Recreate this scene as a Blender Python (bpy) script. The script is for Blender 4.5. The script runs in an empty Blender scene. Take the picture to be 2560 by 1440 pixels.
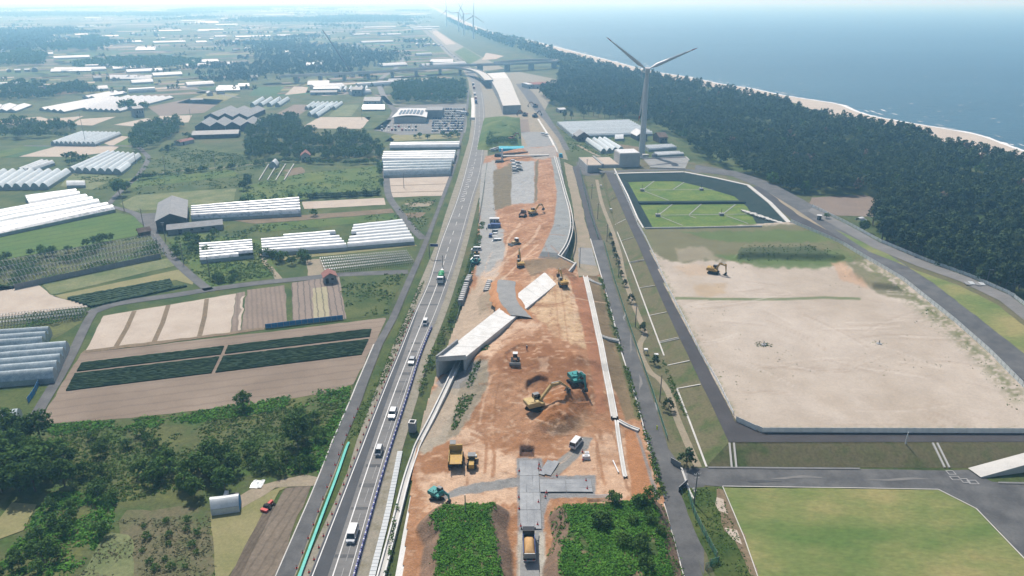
import bpy, bmesh, math, random
import numpy as np
from mathutils import Vector, Matrix
from mathutils.geometry import tessellate_polygon
SC = bpy.context.scene
COL = SC.collection
R = math.radians
# ---------------------------------------------------------------- camera, sky, sun, exposure
F = 1775.0; CAMH = 105.0; PIT = math.atan(725 / F)
cam = bpy.data.cameras.new('camera'); cam.sensor_width = 36.0; cam.lens = 36.0 * F / 2560.0
cam.clip_start = 1.0; cam.clip_end = 60000.0
cam_o = bpy.data.objects.new('camera', cam); COL.objects.link(cam_o)
cam_o.location = (0, 0, CAMH); cam_o.rotation_euler = (math.pi / 2 - PIT, 0, 0)
SC.camera = cam_o
SUN_EL = R(54); SUN_AZ = math.atan2(-0.375, 0.927)      # sun ahead of the camera, a little to the left
sun = bpy.data.lights.new('sun', 'SUN'); sun.energy = 5.0; sun.angle = R(0.53); sun.color = (1.0, 0.96, 0.90)
sun_o = bpy.data.objects.new('sun', sun); COL.objects.link(sun_o)
sd = Vector((math.sin(SUN_AZ) * math.cos(SUN_EL), math.cos(SUN_AZ) * math.cos(SUN_EL), math.sin(SUN_EL)))
sun_o.rotation_euler = sd.to_track_quat('Z', 'Y').to_euler(); sun_o.location = (0, 0, 400)
W = bpy.data.worlds.new('World'); SC.world = W; W.use_nodes = True
wn = W.node_tree.nodes; wl = W.node_tree.links
sky = wn.new('ShaderNodeTexSky'); sky.sky_type = 'NISHITA'; sky.sun_disc = False
sky.sun_elevation = SUN_EL; sky.sun_rotation = SUN_AZ; sky.air_density = 1.2; sky.dust_density = 2.0; sky.ozone_density = 1.0
wl.new(sky.outputs[0], wn['Background'].inputs[0]); wn['Background'].inputs[1].default_value = 0.10
SC.view_settings.view_transform = 'Standard'; SC.view_settings.look = 'None'
SC.view_settings.exposure = 0.32; SC.view_settings.gamma = 1.0; SC.view_settings.use_curve_mapping = False
SC.cycles.max_bounces = 4; SC.cycles.diffuse_bounces = 2; SC.cycles.glossy_bounces = 2; SC.cycles.transmission_bounces = 2
SC.cycles.volume_bounces = 1; SC.cycles.transparent_max_bounces = 4; SC.cycles.use_denoising = True
SC.cycles.caustics_reflective = False; SC.cycles.caustics_refractive = False; SC.cycles.sample_clamp_indirect = 4.0
# ---------------------------------------------------------------- helpers
CP, SP = math.cos(PIT), math.sin(PIT)
def P(x, y, z=0.0):
    """ground position (at height z) of a point of the photograph (2560 x 1440 px)"""
    u = (x - 1280) / F; v = (y - 720) / F
    dy = CP - v * SP; dz = -SP - v * CP
    t = (z - CAMH) / dz
    return Vector((u * t, dy * t, z))
def topx(X, Y, Z):
    d = Y * CP - (Z - CAMH) * SP; up = Y * SP + (Z - CAMH) * CP
    return 1280 + F * X / d, 720 - F * up / d
def hash2(ix, iy, s):
    h = (ix.astype(np.int64) * 374761393 + iy.astype(np.int64) * 668265263 + s * 974711) & 0x7fffffff
    h = ((h ^ (h >> 13)) * 1274126177) & 0x7fffffff
    return ((h ^ (h >> 16)) & 0xffff) / 65535.0
def vnoise(x, y, s=0):
    x = np.asarray(x, float); y = np.asarray(y, float)
    ix = np.floor(x); iy = np.floor(y); fx = x - ix; fy = y - iy
    fx = fx * fx * (3 - 2 * fx); fy = fy * fy * (3 - 2 * fy)
    a = hash2(ix, iy, s); b = hash2(ix + 1, iy, s); c = hash2(ix, iy + 1, s); d = hash2(ix + 1, iy + 1, s)
    return (a + (b - a) * fx) * (1 - fy) + (c + (d - c) * fx) * fy
def fbm(x, y, s=0, o=4):
    r = 0; a = 0.5
    for i in range(o):
        r = r + a * vnoise(x, y, s + i * 17); x = x * 2.03 + 5.1; y = y * 2.03 + 1.7; a *= 0.5
    return r / (1 - 0.5 ** o)
def inpoly(px, py, poly):
    c = np.zeros(px.shape, bool); n = len(poly)
    for i in range(n):
        x1, y1 = poly[i][:2]; x2, y2 = poly[(i + 1) % n][:2]
        if y1 == y2: continue
        c ^= ((y1 > py) != (y2 > py)) & (px < (x2 - x1) * (py - y1) / (y2 - y1) + x1)
    return c
def dpoly(px, py, poly, closed=True):
    """signed distance (inside > 0) to a polygon, or distance to a polyline"""
    d = np.full(px.shape, 1e9); n = len(poly)
    for i in range(n if closed else n - 1):
        x1, y1 = poly[i][:2]; x2, y2 = poly[(i + 1) % n][:2]
        ex, ey = x2 - x1, y2 - y1; L = ex * ex + ey * ey + 1e-9
        t = np.clip(((px - x1) * ex + (py - y1) * ey) / L, 0, 1)
        d = np.minimum(d, (px - x1 - t * ex) ** 2 + (py - y1 - t * ey) ** 2)
    d = np.sqrt(d)
    return np.where(inpoly(px, py, poly), d, -d) if closed else d
class MB:
    """collects faces for one mesh"""
    def __init__(s): s.v = []; s.f = []
    def add(s, vs, fs):
        b = len(s.v); s.v += [tuple(v) for v in vs]; s.f += [tuple(i + b for i in f) for f in fs]; return s
    def box(s, cx, cy, cz, sx, sy, sz, rz=0.0, top=None, rx=0.0):
        """box with its centre at c; top=(kx,ky) scales the top face"""
        k = top or (1, 1); vs = []
        for z in (-1, 1):
            for x, y in ((-1, -1), (1, -1), (1, 1), (-1, 1)):
                kk = k if z > 0 else (1, 1)
                v = Vector((x * sx / 2 * kk[0], y * sy / 2 * kk[1], z * sz / 2))
                if rx: v = Matrix.Rotation(rx, 3, 'X') @ v
                if rz: v = Matrix.Rotation(rz, 3, 'Z') @ v
                vs.append((v.x + cx, v.y + cy, v.z + cz))
        return s.add(vs, [(3, 2, 1, 0), (4, 5, 6, 7), (0, 1, 5, 4), (1, 2, 6, 5), (2, 3, 7, 6), (3, 0, 4, 7)])
    def tube(s, a, b, r0, r1=None, n=8, caps=True):
        a = Vector(a); b = Vector(b); r1 = r0 if r1 is None else r1
        d = (b - a).normalized(); u = d.orthogonal().normalized(); w = d.cross(u)
        vs = []
        for p, r in ((a, r0), (b, r1)):
            for i in range(n):
                t = 2 * math.pi * i / n; vs.append(p + u * (math.cos(t) * r) + w * (math.sin(t) * r))
        fs = [(i, (i + 1) % n, n + (i + 1) % n, n + i) for i in range(n)]
        if caps: fs += [tuple(range(n - 1, -1, -1)), tuple(range(n, 2 * n))]
        return s.add(vs, fs)
    def beam(s, a, b, w, h, w1=None, h1=None):
        """rectangular bar from a to b, w wide (sideways) and h deep (in the vertical plane)"""
        a = Vector(a); b = Vector(b); d = (b - a).normalized()
        side = d.cross(Vector((0, 0, 1)))
        side = side.normalized() if side.length > 1e-4 else Vector((1, 0, 0))
        up = side.cross(d); w1 = w if w1 is None else w1; h1 = h if h1 is None else h1; vs = []
        for p, ww, hh in ((a, w, h), (b, w1, h1)):
            for i, j in ((-1, -1), (1, -1), (1, 1), (-1, 1)): vs.append(p + side * (i * ww / 2) + up * (j * hh / 2))
        return s.add(vs, [(3, 2, 1, 0), (4, 5, 6, 7), (0, 1, 5, 4), (1, 2, 6, 5), (2, 3, 7, 6), (3, 0, 4, 7)])
    def extrude(s, prof, axis0, axis1, ln, o, side):
        """profile points (u,v) in the plane axis0/axis1 at origin o, extruded by ln along side, centred"""
        o = Vector(o); a0 = Vector(axis0); a1 = Vector(axis1); sd_ = Vector(side); n = len(prof)
        vs = [o + a0 * u + a1 * v + sd_ * (k * ln / 2) for k in (-1, 1) for u, v in prof]
        fs = [(i, (i + 1) % n, n + (i + 1) % n, n + i) for i in range(n)] + [tuple(range(n - 1, -1, -1)), tuple(range(n, 2 * n))]
        return s.add(vs, fs)
    def prism(s, pts, z0, z1):
        n = len(pts); vs = [(p[0], p[1], z0) for p in pts] + [(p[0], p[1], z1) for p in pts]
        return s.add(vs, [(i, (i + 1) % n, n + (i + 1) % n, n + i) for i in range(n)] + [tuple(range(n - 1, -1, -1)), tuple(range(n, 2 * n))])
    def mesh(s, name):
        m = bpy.data.meshes.new(name); m.from_pydata(s.v, [], s.f); m.update(); return m
    def obj(s, name, m, parent=None, smooth=False):
        me = s.mesh(name); bm = bmesh.new(); bm.from_mesh(me); bmesh.ops.recalc_face_normals(bm, faces=bm.faces); bm.to_mesh(me); bm.free()
        if smooth:
            for p in me.polygons: p.use_smooth = True
        return link(name, me, m, parent)
def link(name, me, m, parent=None):
    o = bpy.data.objects.new(name, me); COL.objects.link(o)
    if m is not None and len(me.materials) == 0: me.materials.append(M[m] if isinstance(m, str) else m)
    if parent is not None: o.parent = parent
    return o
def tag(o, label=None, cat=None, group=None, kind=None):
    if label: o['label'] = label
    if cat: o['category'] = cat
    if group: o['group'] = group
    if kind: o['kind'] = kind
    return o
def thing(name, label, cat, loc=(0, 0, 0), rotz=0.0, group=None):
    o = bpy.data.objects.new(name, None); COL.objects.link(o); o.location = loc; o.rotation_euler = (0, 0, rotz); o.empty_display_size = 0.3
    return tag(o, label, cat, group)
KIDS = {}
def dup(root, loc, rotz=0.0, label=None, group=None, scale=None):
    r = root.copy(); COL.objects.link(r); r.location = loc; r.rotation_euler = (0, 0, rotz)
    if scale: r.scale = (scale,) * 3 if not hasattr(scale, '__len__') else scale
    if label: r['label'] = label
    if group: r['group'] = group
    if root.name not in KIDS:
        KIDS[root.name] = [(c, [g for g in bpy.data.objects if g.parent == c]) for c in bpy.data.objects if c.parent == root]
    for ch, gs in KIDS[root.name]:
        c = ch.copy(); COL.objects.link(c); c.parent = r
        for g in gs:
            d = g.copy(); COL.objects.link(d); d.parent = c
    return r
def npmesh(name, V, Fq, m, parent=None, smooth=False, col=None, colname='soil'):
    """mesh from numpy arrays; Fq is (n,3) or (n,4)"""
    V = np.asarray(V, np.float32); Fq = np.asarray(Fq, np.int32); k = Fq.shape[1]; n = len(Fq)
    me = bpy.data.meshes.new(name); me.vertices.add(len(V)); me.vertices.foreach_set('co', V.ravel())
    me.loops.add(n * k); me.loops.foreach_set('vertex_index', Fq.ravel())
    me.polygons.add(n); me.polygons.foreach_set('loop_start', np.arange(0, n * k, k, dtype=np.int32))
    if smooth: me.polygons.foreach_set('use_smooth', np.ones(n, bool))
    me.update(calc_edges=True)
    if col is not None:
        a = me.attributes.new(colname, 'FLOAT_COLOR', 'POINT'); c = np.ones((len(V), 4), np.float32); c[:, :col.shape[1]] = col
        a.data.foreach_set('color', c.ravel())
    return link(name, me, m, parent)
# ---------------------------------------------------------------- materials (all procedural)
M = {}; ALB = .70      # one scale for all base colours
def nodes(name):
    m = bpy.data.materials.new(name); m.use_nodes = True; M[name] = m
    nt = m.node_tree; return m, nt, nt.nodes['Principled BSDF'], nt.nodes.new, nt.links.new
def mk(name, c, c2=None, scale=1.0, rough=0.9, metal=0.0, fine=0.25, fscale=None, rows=None, bump=0.0, spec=0.2, trans=0.0, detail=5.0, rand=0.0, c3=None, stretch=None, attr=None, lo=.35, hi=.65):
    """colour between c and c2 by a world-space noise of `scale` per metre, fine grain on top;
       rows=(dx,dy,period,strength,duty,colour) adds furrows that run along the direction (dx,dy)"""
    c, c2, c3 = [tuple(v * ALB for v in q) if q else None for q in (c, c2, c3)]
    m, nt, b, N, L = nodes(name)
    geo = N('ShaderNodeNewGeometry'); pos = geo.outputs['Position']
    if stretch:
        mp = N('ShaderNodeMapping'); mp.inputs['Rotation'].default_value = (0, 0, stretch[0]); mp.inputs['Scale'].default_value = (stretch[1], 1, 1)
        L(pos, mp.inputs[0]); pos2 = mp.outputs[0]
    else: pos2 = pos
    n1 = N('ShaderNodeTexNoise'); n1.inputs['Scale'].default_value = scale; n1.inputs['Detail'].default_value = detail; n1.inputs['Roughness'].default_value = .6; L(pos2, n1.inputs['Vector'])
    r = N('ShaderNodeValToRGB'); r.color_ramp.elements[0].position = lo; r.color_ramp.elements[1].position = hi
    r.color_ramp.elements[0].color = (*c, 1); r.color_ramp.elements[1].color = (*(c2 or c), 1)
    if c3: e = r.color_ramp.elements.new((lo + hi) / 2); e.color = (*c3, 1)
    L(n1.outputs[0], r.inputs[0]); out = r.outputs[0]
    if attr:
        at = N('ShaderNodeAttribute'); at.attribute_name = attr; mx = N('ShaderNodeMixRGB'); mx.blend_type = 'MULTIPLY'; mx.inputs[0].default_value = 1.0
        L(out, mx.inputs[1]); L(at.outputs['Color'], mx.inputs[2]); out = mx.outputs[0]
    if rows:
        dx, dy, per, st, duty, rc = rows; l = math.hypot(dx, dy); nx, ny = -dy / l / per, dx / l / per
        dt = N('ShaderNodeVectorMath'); dt.operation = 'DOT_PRODUCT'; dt.inputs[1].default_value = (nx, ny, 0); L(pos, dt.inputs[0])
        nw = N('ShaderNodeTexNoise'); nw.inputs['Scale'].default_value = .25; L(pos, nw.inputs['Vector'])
        ad = N('ShaderNodeMath'); ad.operation = 'MULTIPLY_ADD'; ad.inputs[1].default_value = .5; L(nw.outputs[0], ad.inputs[0]); L(dt.outputs['Value'], ad.inputs[2])
        fr = N('ShaderNodeMath'); fr.operation = 'PINGPONG'; fr.inputs[1].default_value = .5; L(ad.outputs[0], fr.inputs[0])
        mr = N('ShaderNodeMapRange'); mr.inputs[1].default_value = duty * .5 - .08; mr.inputs[2].default_value = duty * .5 + .08; mr.inputs[3].default_value = st; mr.inputs[4].default_value = 0; L(fr.outputs[0], mr.inputs[0])
        mx = N('ShaderNodeMixRGB'); L(mr.outputs[0], mx.inputs[0]); L(out, mx.inputs[1]); mx.inputs[2].default_value = (*[v * ALB for v in rc], 1); out = mx.outputs[0]
    if fine:
        n2 = N('ShaderNodeTexNoise'); n2.inputs['Scale'].default_value = fscale or scale * 9; n2.inputs['Detail'].default_value = 4; n2.inputs['Roughness'].default_value = .7; L(pos2, n2.inputs['Vector'])
        mr = N('ShaderNodeMapRange'); mr.inputs[1].default_value = .25; mr.inputs[2].default_value = .75; mr.inputs[3].default_value = 1 - fine; mr.inputs[4].default_value = 1 + fine; L(n2.outputs[0], mr.inputs[0])
        mx = N('ShaderNodeMixRGB'); mx.blend_type = 'MULTIPLY'; mx.inputs[0].default_value = 1; L(out, mx.inputs[1]); L(mr.outputs[0], mx.inputs[2]); out = mx.outputs[0]
    if rand:
        oi = N('ShaderNodeObjectInfo'); mr = N('ShaderNodeMapRange'); mr.inputs[3].default_value = 1 - rand; mr.inputs[4].default_value = 1 + rand; L(oi.outputs['Random'], mr.inputs[0])
        mx = N('ShaderNodeMixRGB'); mx.blend_type = 'MULTIPLY'; mx.inputs[0].default_value = 1; L(out, mx.inputs[1]); L(mr.outputs[0], mx.inputs[2]); out = mx.outputs[0]
    L(out, b.inputs['Base Color']); b.inputs['Roughness'].default_value = rough; b.inputs['Metallic'].default_value = metal
    b.inputs['Specular IOR Level'].default_value = spec
    if bump:
        bp = N('ShaderNodeBump'); bp.inputs['Strength'].default_value = min(1, bump); bp.inputs['Distance'].default_value = bump
        n3 = N('ShaderNodeTexNoise'); n3.inputs['Scale'].default_value = fscale or scale * 6; n3.inputs['Detail'].default_value = 6; L(pos2, n3.inputs['Vector'])
        L(n3.outputs[0], bp.inputs['Height']); L(bp.outputs[0], b.inputs['Normal'])
    if trans:
        tr = N('ShaderNodeBsdfTranslucent'); L(out, tr.inputs[0]); ms = N('ShaderNodeMixShader'); ms.inputs[0].default_value = trans
        L(b.outputs[0], ms.inputs[1]); L(tr.outputs[0], ms.inputs[2]); L(ms.outputs[0], nt.nodes['Material Output'].inputs[0])
    return m
rng = random.Random(7); nr = np.random.default_rng(7)
def wdir(a, b): d = P(*b) - P(*a); return d.x, d.y
RD = wdir((195, 931), (925, 846)); RD2 = wdir((660, 715), (668, 818)); RD3 = wdir((780, 720), (788, 804)); RD4 = wdir((800, 655), (1035, 630))
mk('land', (.034, .058, .015), (.105, .10, .038), .045, fine=.4, fscale=.6, c3=(.07, .095, .028))
mk('grass', (.030, .068, .011), (.095, .115, .03), .075, fine=.35, fscale=1.2, bump=.2)
mk('grass_bright', (.045, .105, .013), (.115, .15, .03), .06, fine=.35, fscale=1.0, bump=.15)
mk('grass_dry', (.20, .21, .10), (.10, .14, .05), .09, fine=.3, fscale=1.0)
mk('grass_olive', (.115, .12, .055), (.075, .105, .035), .10, fine=.35, fscale=1.5, bump=.2, c3=(.14, .125, .07))
mk('grass_rows', (.065, .135, .022), (.095, .155, .03), .06, fine=.2, rows=(*wdir((0, 640), (340, 580)), 7.0, .6, .12, (.03, .07, .015)))
mk('weeds', (.05, .10, .018), (.125, .14, .04), .07, fine=.4, fscale=1.0, c3=(.085, .10, .035), bump=.3)
mk('pit_grass', (.075, .15, .018), (.15, .20, .035), .12, fine=.35, fscale=1.2, bump=.2)
mk('lawn', (.10, .16, .042), (.28, .25, .105), .06, fine=.25, fscale=1.4, rows=(.35, 1, 13.0, .22, .5, (.10, .17, .045)), c3=(.18, .205, .07), stretch=(.45, .45))
mk('pale_soil', (.43, .36, .295), (.50, .43, .36), .12, fine=.1, fscale=1.5)
mk('plowed', (.215, .165, .125), (.28, .22, .17), .05, fine=.12, fscale=2.0, rows=(*RD, 4.2, .4, .16, (.13, .095, .075)))
mk('furrow', (.215, .17, .14), (.26, .205, .165), .1, fine=.15, rows=(*RD2, 1.7, .5, .4, (.15, .115, .09)))
mk('furrow_beds', (.235, .19, .16), (.27, .215, .18), .1, fine=.12, rows=(*RD3, 2.2, .75, .18, (.07, .06, .05)))
mk('yellow_beds', (.34, .31, .20), (.38, .34, .23), .1, fine=.12, rows=(*RD3, 2.2, .75, .18, (.07, .06, .05)))
mk('brown_dry', (.16, .12, .075), (.22, .165, .105), .15, fine=.35, fscale=1.5)
mk('tilled_dark', (.105, .085, .065), (.15, .12, .09), .15, fine=.3, rows=(*wdir((600, 1440), (740, 1230)), .9, .35, .35, (.07, .055, .04)))
mk('tilled', (.16, .13, .10), (.21, .17, .13), .12, fine=.25, rows=(*wdir((640, 1440), (775, 1230)), 1.9, .45, .2, (.085, .068, .05)))
mk('dry_lawn', (.20, .20, .085), (.26, .235, .115), .12, fine=.2, fscale=1.5)
mk('sand_far', (.46, .40, .34), (.52, .46, .40), .05, fine=.08)
mk('asphalt', (.080, .082, .087), (.135, .136, .138), .18, fine=.18, fscale=2.2, rough=.8)
mk('asphalt_old', (.165, .163, .16), (.22, .215, .21), .10, fine=.16, fscale=1.5, rough=.85, stretch=(math.atan2(120, 25), .25))
mk('asphalt_dark', (.055, .06, .07), (.075, .08, .09), .12, fine=.15, fscale=2, rough=.75)
mk('asphalt_new', (.052, .05, .055), (.075, .072, .078), .12, fine=.15, fscale=2, rough=.8)
mk('gravel', (.235, .24, .24), (.30, .30, .295), .25, fine=.2, fscale=3)
mk('track', (.33, .27, .20), (.26, .23, .16), .2, fine=.2, fscale=1.5)
mk('verge', (.30, .265, .21), (.21, .19, .135), .35, fine=.25, fscale=2, c3=(.27, .25, .20))
mk('paint', (.74, .74, .73), (.62, .62, .61), .6, fine=.08, rough=.6)
mk('paint_worn', (.38, .38, .38), (.24, .24, .24), .8, fine=.2, rough=.7)
mk('concrete', (.52, .51, .485), (.60, .59, .565), .25, fine=.07, fscale=2.5)
mk('concrete_white', (.60, .59, .565), (.74, .735, .72), .3, fine=.12, fscale=2)
mk('concrete_grey', (.30, .305, .31), (.38, .385, .39), .3, fine=.1, fscale=2)
mk('concrete_dark', (.16, .165, .17), (.22, .225, .23), .3, fine=.12)
mk('plastic', (.50, .56, .58), (.62, .67, .69), .35, fine=.1, fscale=1.5, rough=.3, spec=.5, rand=.08)
mk('plastic_white', (.56, .60, .62), (.70, .73, .74), .3, fine=.08, fscale=1.2, rough=.35, spec=.45, rand=.05)
mk('plastic_glass', (.34, .41, .44), (.50, .56, .58), .5, fine=.2, fscale=2, rough=.18, spec=.6, rand=.08)
mk('plastic_patchy', (.70, .72, .73), (.36, .40, .43), .5, fine=.15, fscale=1.2, rough=.3, spec=.5, lo=.5, hi=.62)
mk('end_film', (.30, .36, .38), (.40, .45, .47), .5, fine=.15, rough=.3)
mk('roof_grey', (.23, .235, .245), (.29, .295, .30), .4, fine=.1, fscale=2, rough=.6)
mk('roof_red', (.27, .12, .10), (.33, .16, .135), .5, fine=.12, fscale=2)
mk('roof_white', (.60, .61, .62), (.72, .72, .73), .4, fine=.05, rough=.5)
mk('wall_grey', (.26, .265, .27), (.33, .335, .34), .4, fine=.1)
mk('wall_pale', (.48, .47, .45), (.56, .55, .53), .3, fine=.06)
mk('wall_dark', (.05, .045, .045), (.085, .075, .07), .5, fine=.15)
mk('wall_wood', (.13, .09, .07), (.19, .14, .11), .6, fine=.15)
mk('glass_dark', (.02, .025, .03), (.03, .035, .04), .5, fine=0, rough=.08, spec=.6)
mk('solar', (.03, .04, .07), (.05, .06, .09), .6, fine=.1, rough=.15, spec=.6)
mk('steel', (.34, .35, .36), (.42, .43, .44), .6, fine=.1, rough=.4, metal=.6)
mk('steel_plate', (.20, .215, .235), (.30, .315, .33), .35, fine=.14, fscale=2.2, rough=.55, metal=.1)
mk('steel_dark', (.04, .04, .042), (.07, .07, .072), .6, fine=.15, rough=.5)
mk('rubber', (.02, .02, .02), (.035, .034, .033), 1, fine=.2, rough=.85)
mk('teal_sheet', (.05, .42, .36), (.08, .50, .43), .5, fine=.14, fscale=2, rough=.5)
mk('cyan_tarp', (.02, .36, .50), (.04, .48, .60), .5, fine=.15, rough=.4)
mk('blue_net', (.05, .22, .48), (.09, .30, .55), .8, fine=.25, fscale=3)
mk('blue_plastic', (.025, .04, .22), (.05, .07, .32), 1, fine=.1, rough=.4)
mk('red_plastic', (.50, .035, .03), (.60, .06, .05), 1, fine=.1, rough=.5)
mk('white_plastic', (.72, .73, .75), (.80, .80, .81), 1, fine=.05, rough=.4)
mk('lime_plastic', (.60, .70, .02), (.70, .78, .05), 1, fine=.05, rough=.5)
mk('net_green', (.05, .20, .15), (.09, .26, .20), .6, fine=.2, fscale=3)
mk('liner', (.03, .048, .046), (.045, .062, .06), .15, fine=.15, rough=.95, spec=.02)
mk('panel_white', (.74, .79, .82), (.84, .88, .90), .5, fine=.08, rough=.45, trans=.4)
mk('trunk', (.10, .075, .055), (.15, .115, .085), 1.5, fine=.2)
mk('leaf', (.042, .105, .018), (.10, .19, .036), .35, fine=.4, fscale=1.3, trans=.25, rand=.25)
mk('leaf_bright', (.045, .125, .016), (.075, .175, .028), .35, fine=.4, fscale=1.3, trans=.3, rand=.2)
mk('leaf_pine', (.024, .054, .022), (.082, .125, .042), .16, fine=.35, fscale=1.0, trans=.12, rand=.3)
mk('leaf_far', (.032, .065, .02), (.06, .10, .03), .06, fine=.4, fscale=.4)
mk('leaf_cover', (.06, .19, .018), (.13, .31, .04), .25, fine=.4, fscale=1.5, trans=.25)
mk('leaf_weed', (.055, .125, .02), (.12, .185, .04), .2, fine=.4, fscale=1.2, trans=.2)
mk('leaf_tan', (.22, .20, .11), (.14, .16, .07), .3, fine=.35, fscale=1.3, trans=.15)
mk('crop_dark', (.022, .055, .022), (.036, .07, .028), .4, fine=.35, fscale=2.5)
mk('crop_mid', (.04, .10, .03), (.055, .12, .035), .4, fine=.3, fscale=2.0)
mk('soil', (.90, .89, .88), (1.10, 1.10, 1.10), .5, fine=.22, fscale=2.4, attr='soil', bump=.5)
mk('soil_fine', (.93, .92, .91), (1.06, 1.06, 1.06), .12, fine=.12, fscale=1.6, attr='soil', bump=.1)
mk('soil_pile', (.40, .185, .075), (.50, .25, .12), .5, fine=.22, fscale=2.5, bump=.2)
mk('soil_load', (.50, .30, .13), (.58, .36, .17), .8, fine=.15, fscale=4)
mk('machine_yellow', (.52, .33, .06), (.46, .29, .11), 1.2, fine=.28, fscale=5, rough=.55)
mk('machine_cream', (.60, .46, .20), (.48, .34, .16), 1.2, fine=.25, fscale=5, rough=.55)
mk('machine_teal', (.012, .30, .30), (.07, .27, .25), 1.2, fine=.25, fscale=5, rough=.45)
mk('machine_rust', (.22, .12, .08), (.28, .16, .10), .8, fine=.2)
mk('car_white', (.76, .77, .78), (.80, .81, .82), .5, fine=.02, rough=.25, spec=.5)
mk('car_silver', (.42, .44, .46), (.46, .48, .50), .5, fine=.02, rough=.3, metal=.3)
mk('car_black', (.018, .019, .022), (.025, .026, .03), .5, fine=.02, rough=.25, spec=.5)
mk('car_blue', (.03, .06, .22), (.05, .09, .28), .5, fine=.02, rough=.25, spec=.5)
mk('car_red', (.35, .03, .03), (.40, .05, .04), .5, fine=.02, rough=.3)
mk('car_green', (.05, .30, .12), (.07, .36, .16), .5, fine=.05, rough=.35)
mk('turbine', (.56, .58, .60), (.60, .62, .64), .2, fine=.03, rough=.45)
mk('turbine_red', (.42, .07, .06), (.48, .10, .08), .5, fine=.05, rough=.5)
mk('skin', (.35, .20, .13), (.38, .22, .15), 3, fine=.05)
mk('navy_cloth', (.025, .03, .06), (.04, .045, .08), 3, fine=.2)
mk('orange_cloth', (.60, .16, .03), (.65, .2, .04), 3, fine=.1)
mk('foam', (.74, .76, .77), (.82, .83, .83), .2, fine=.1)
# sea: dark blue body, wind ripples as bump, sky in the gloss
m_, nt_, b_, N_, L_ = nodes('sea')
g_ = N_('ShaderNodeNewGeometry'); mp_ = N_('ShaderNodeMapping'); mp_.inputs['Rotation'].default_value = (0, 0, .5); mp_.inputs['Scale'].default_value = (.35, 1, 1); L_(g_.outputs['Position'], mp_.inputs[0])
w1 = N_('ShaderNodeTexNoise'); w1.inputs['Scale'].default_value = .16; w1.inputs['Detail'].default_value = 8; w1.inputs['Roughness'].default_value = .68; L_(mp_.outputs[0], w1.inputs['Vector'])
bp_ = N_('ShaderNodeBump'); bp_.inputs['Strength'].default_value = 1.0; bp_.inputs['Distance'].default_value = 2.6; L_(w1.outputs[0], bp_.inputs['Height']); L_(bp_.outputs[0], b_.inputs['Normal'])
w2 = N_('ShaderNodeTexNoise'); w2.inputs['Scale'].default_value = .004; w2.inputs['Detail'].default_value = 5; L_(mp_.outputs[0], w2.inputs['Vector'])
r_ = N_('ShaderNodeValToRGB'); r_.color_ramp.elements[0].color = (.010, .060, .105, 1); r_.color_ramp.elements[1].color = (.022, .088, .14, 1); r_.color_ramp.elements[0].position = .3; r_.color_ramp.elements[1].position = .7
L_(w2.outputs[0], r_.inputs[0]); L_(r_.outputs[0], b_.inputs['Base Color']); b_.inputs['Roughness'].default_value = .32; b_.inputs['IOR'].default_value = 1.33; b_.inputs['Specular IOR Level'].default_value = .3
# haze
mh = bpy.data.materials.new('haze'); mh.use_nodes = True; M['haze'] = mh; mh.node_tree.nodes.remove(mh.node_tree.nodes['Principled BSDF'])
HAZE_D = 3.6e-4
pv = mh.node_tree.nodes.new('ShaderNodeVolumePrincipled'); pv.inputs['Color'].default_value = (.30, .64, 1.0, 1); pv.inputs['Absorption Color'].default_value = (1, 1, 1, 1)
pv.inputs['Density'].default_value = HAZE_D; pv.inputs['Anisotropy'].default_value = .4
mh.node_tree.links.new(pv.outputs[0], mh.node_tree.nodes['Material Output'].inputs['Volume'])

# ---------------------------------------------------------------- flat pieces of the setting
def fill(pts, hole=None):
    """triangulated polygon from 3-D points, with an optional hole"""
    lp = [[Vector((p[0], p[1], 0)) for p in pts]] + ([[Vector((p[0], p[1], 0)) for p in hole]] if hole else [])
    tr = tessellate_polygon(lp); pts = list(pts) + list(hole or [])
    mb = MB(); fs = []
    for t in tr:
        a, b, c = (pts[i] for i in t)
        s = (b[0] - a[0]) * (c[1] - a[1]) - (b[1] - a[1]) * (c[0] - a[0])
        fs.append(t if s > 0 else (t[0], t[2], t[1]))
    mb.add(pts, fs); return mb
def wobble(pts, amp, step):
    out = []; n = len(pts)
    for i in range(n):
        a, b = Vector(pts[i]), Vector(pts[(i + 1) % n]); k = max(1, min(60, int((b - a).length / step)))
        for j in range(k):
            p = a.lerp(b, j / k)
            if amp:
                p.x += amp * 2 * (float(vnoise(p.x / step * .7, p.y / step * .7, 3)) - .5); p.y += amp * 2 * (float(vnoise(p.x / step * .7, p.y / step * .7, 9)) - .5)
            out.append(p)
    return out
SHEETS = []
def sheet(name, poly, m, lay=1, z=0.0, amp=.35, kind='structure', label=None, parent=None):
    pts = [P(p[0], p[1], z) for p in poly]
    pts = wobble(pts, amp, 2.5 + max(0, pts[0].y - 300) * .01) if amp else pts
    zz = z + .012 + .03 * lay
    o = link(name, fill([(p.x, p.y, zz) for p in pts]).mesh(name), m, parent)
    tag(o, label, None, None, kind if parent is None else None); return o
def strip(name, left, right, m, z=.06, parent=None, kind='structure', label=None, zs=None, px=True):
    mb = MB(); n = len(left)
    for i in range(n):
        zz = zs[i] if zs else z
        for q in (left[i], right[i]): mb.v.append(tuple(P(q[0], q[1], zz)) if px else (q[0], q[1], zz))
    mb.f = [(2 * i, 2 * i + 1, 2 * i + 3, 2 * i + 2) for i in range(n - 1)]
    o = mb.obj(name, m, parent); 
    if parent is None: tag(o, label, None, None, kind)
    return o
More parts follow.
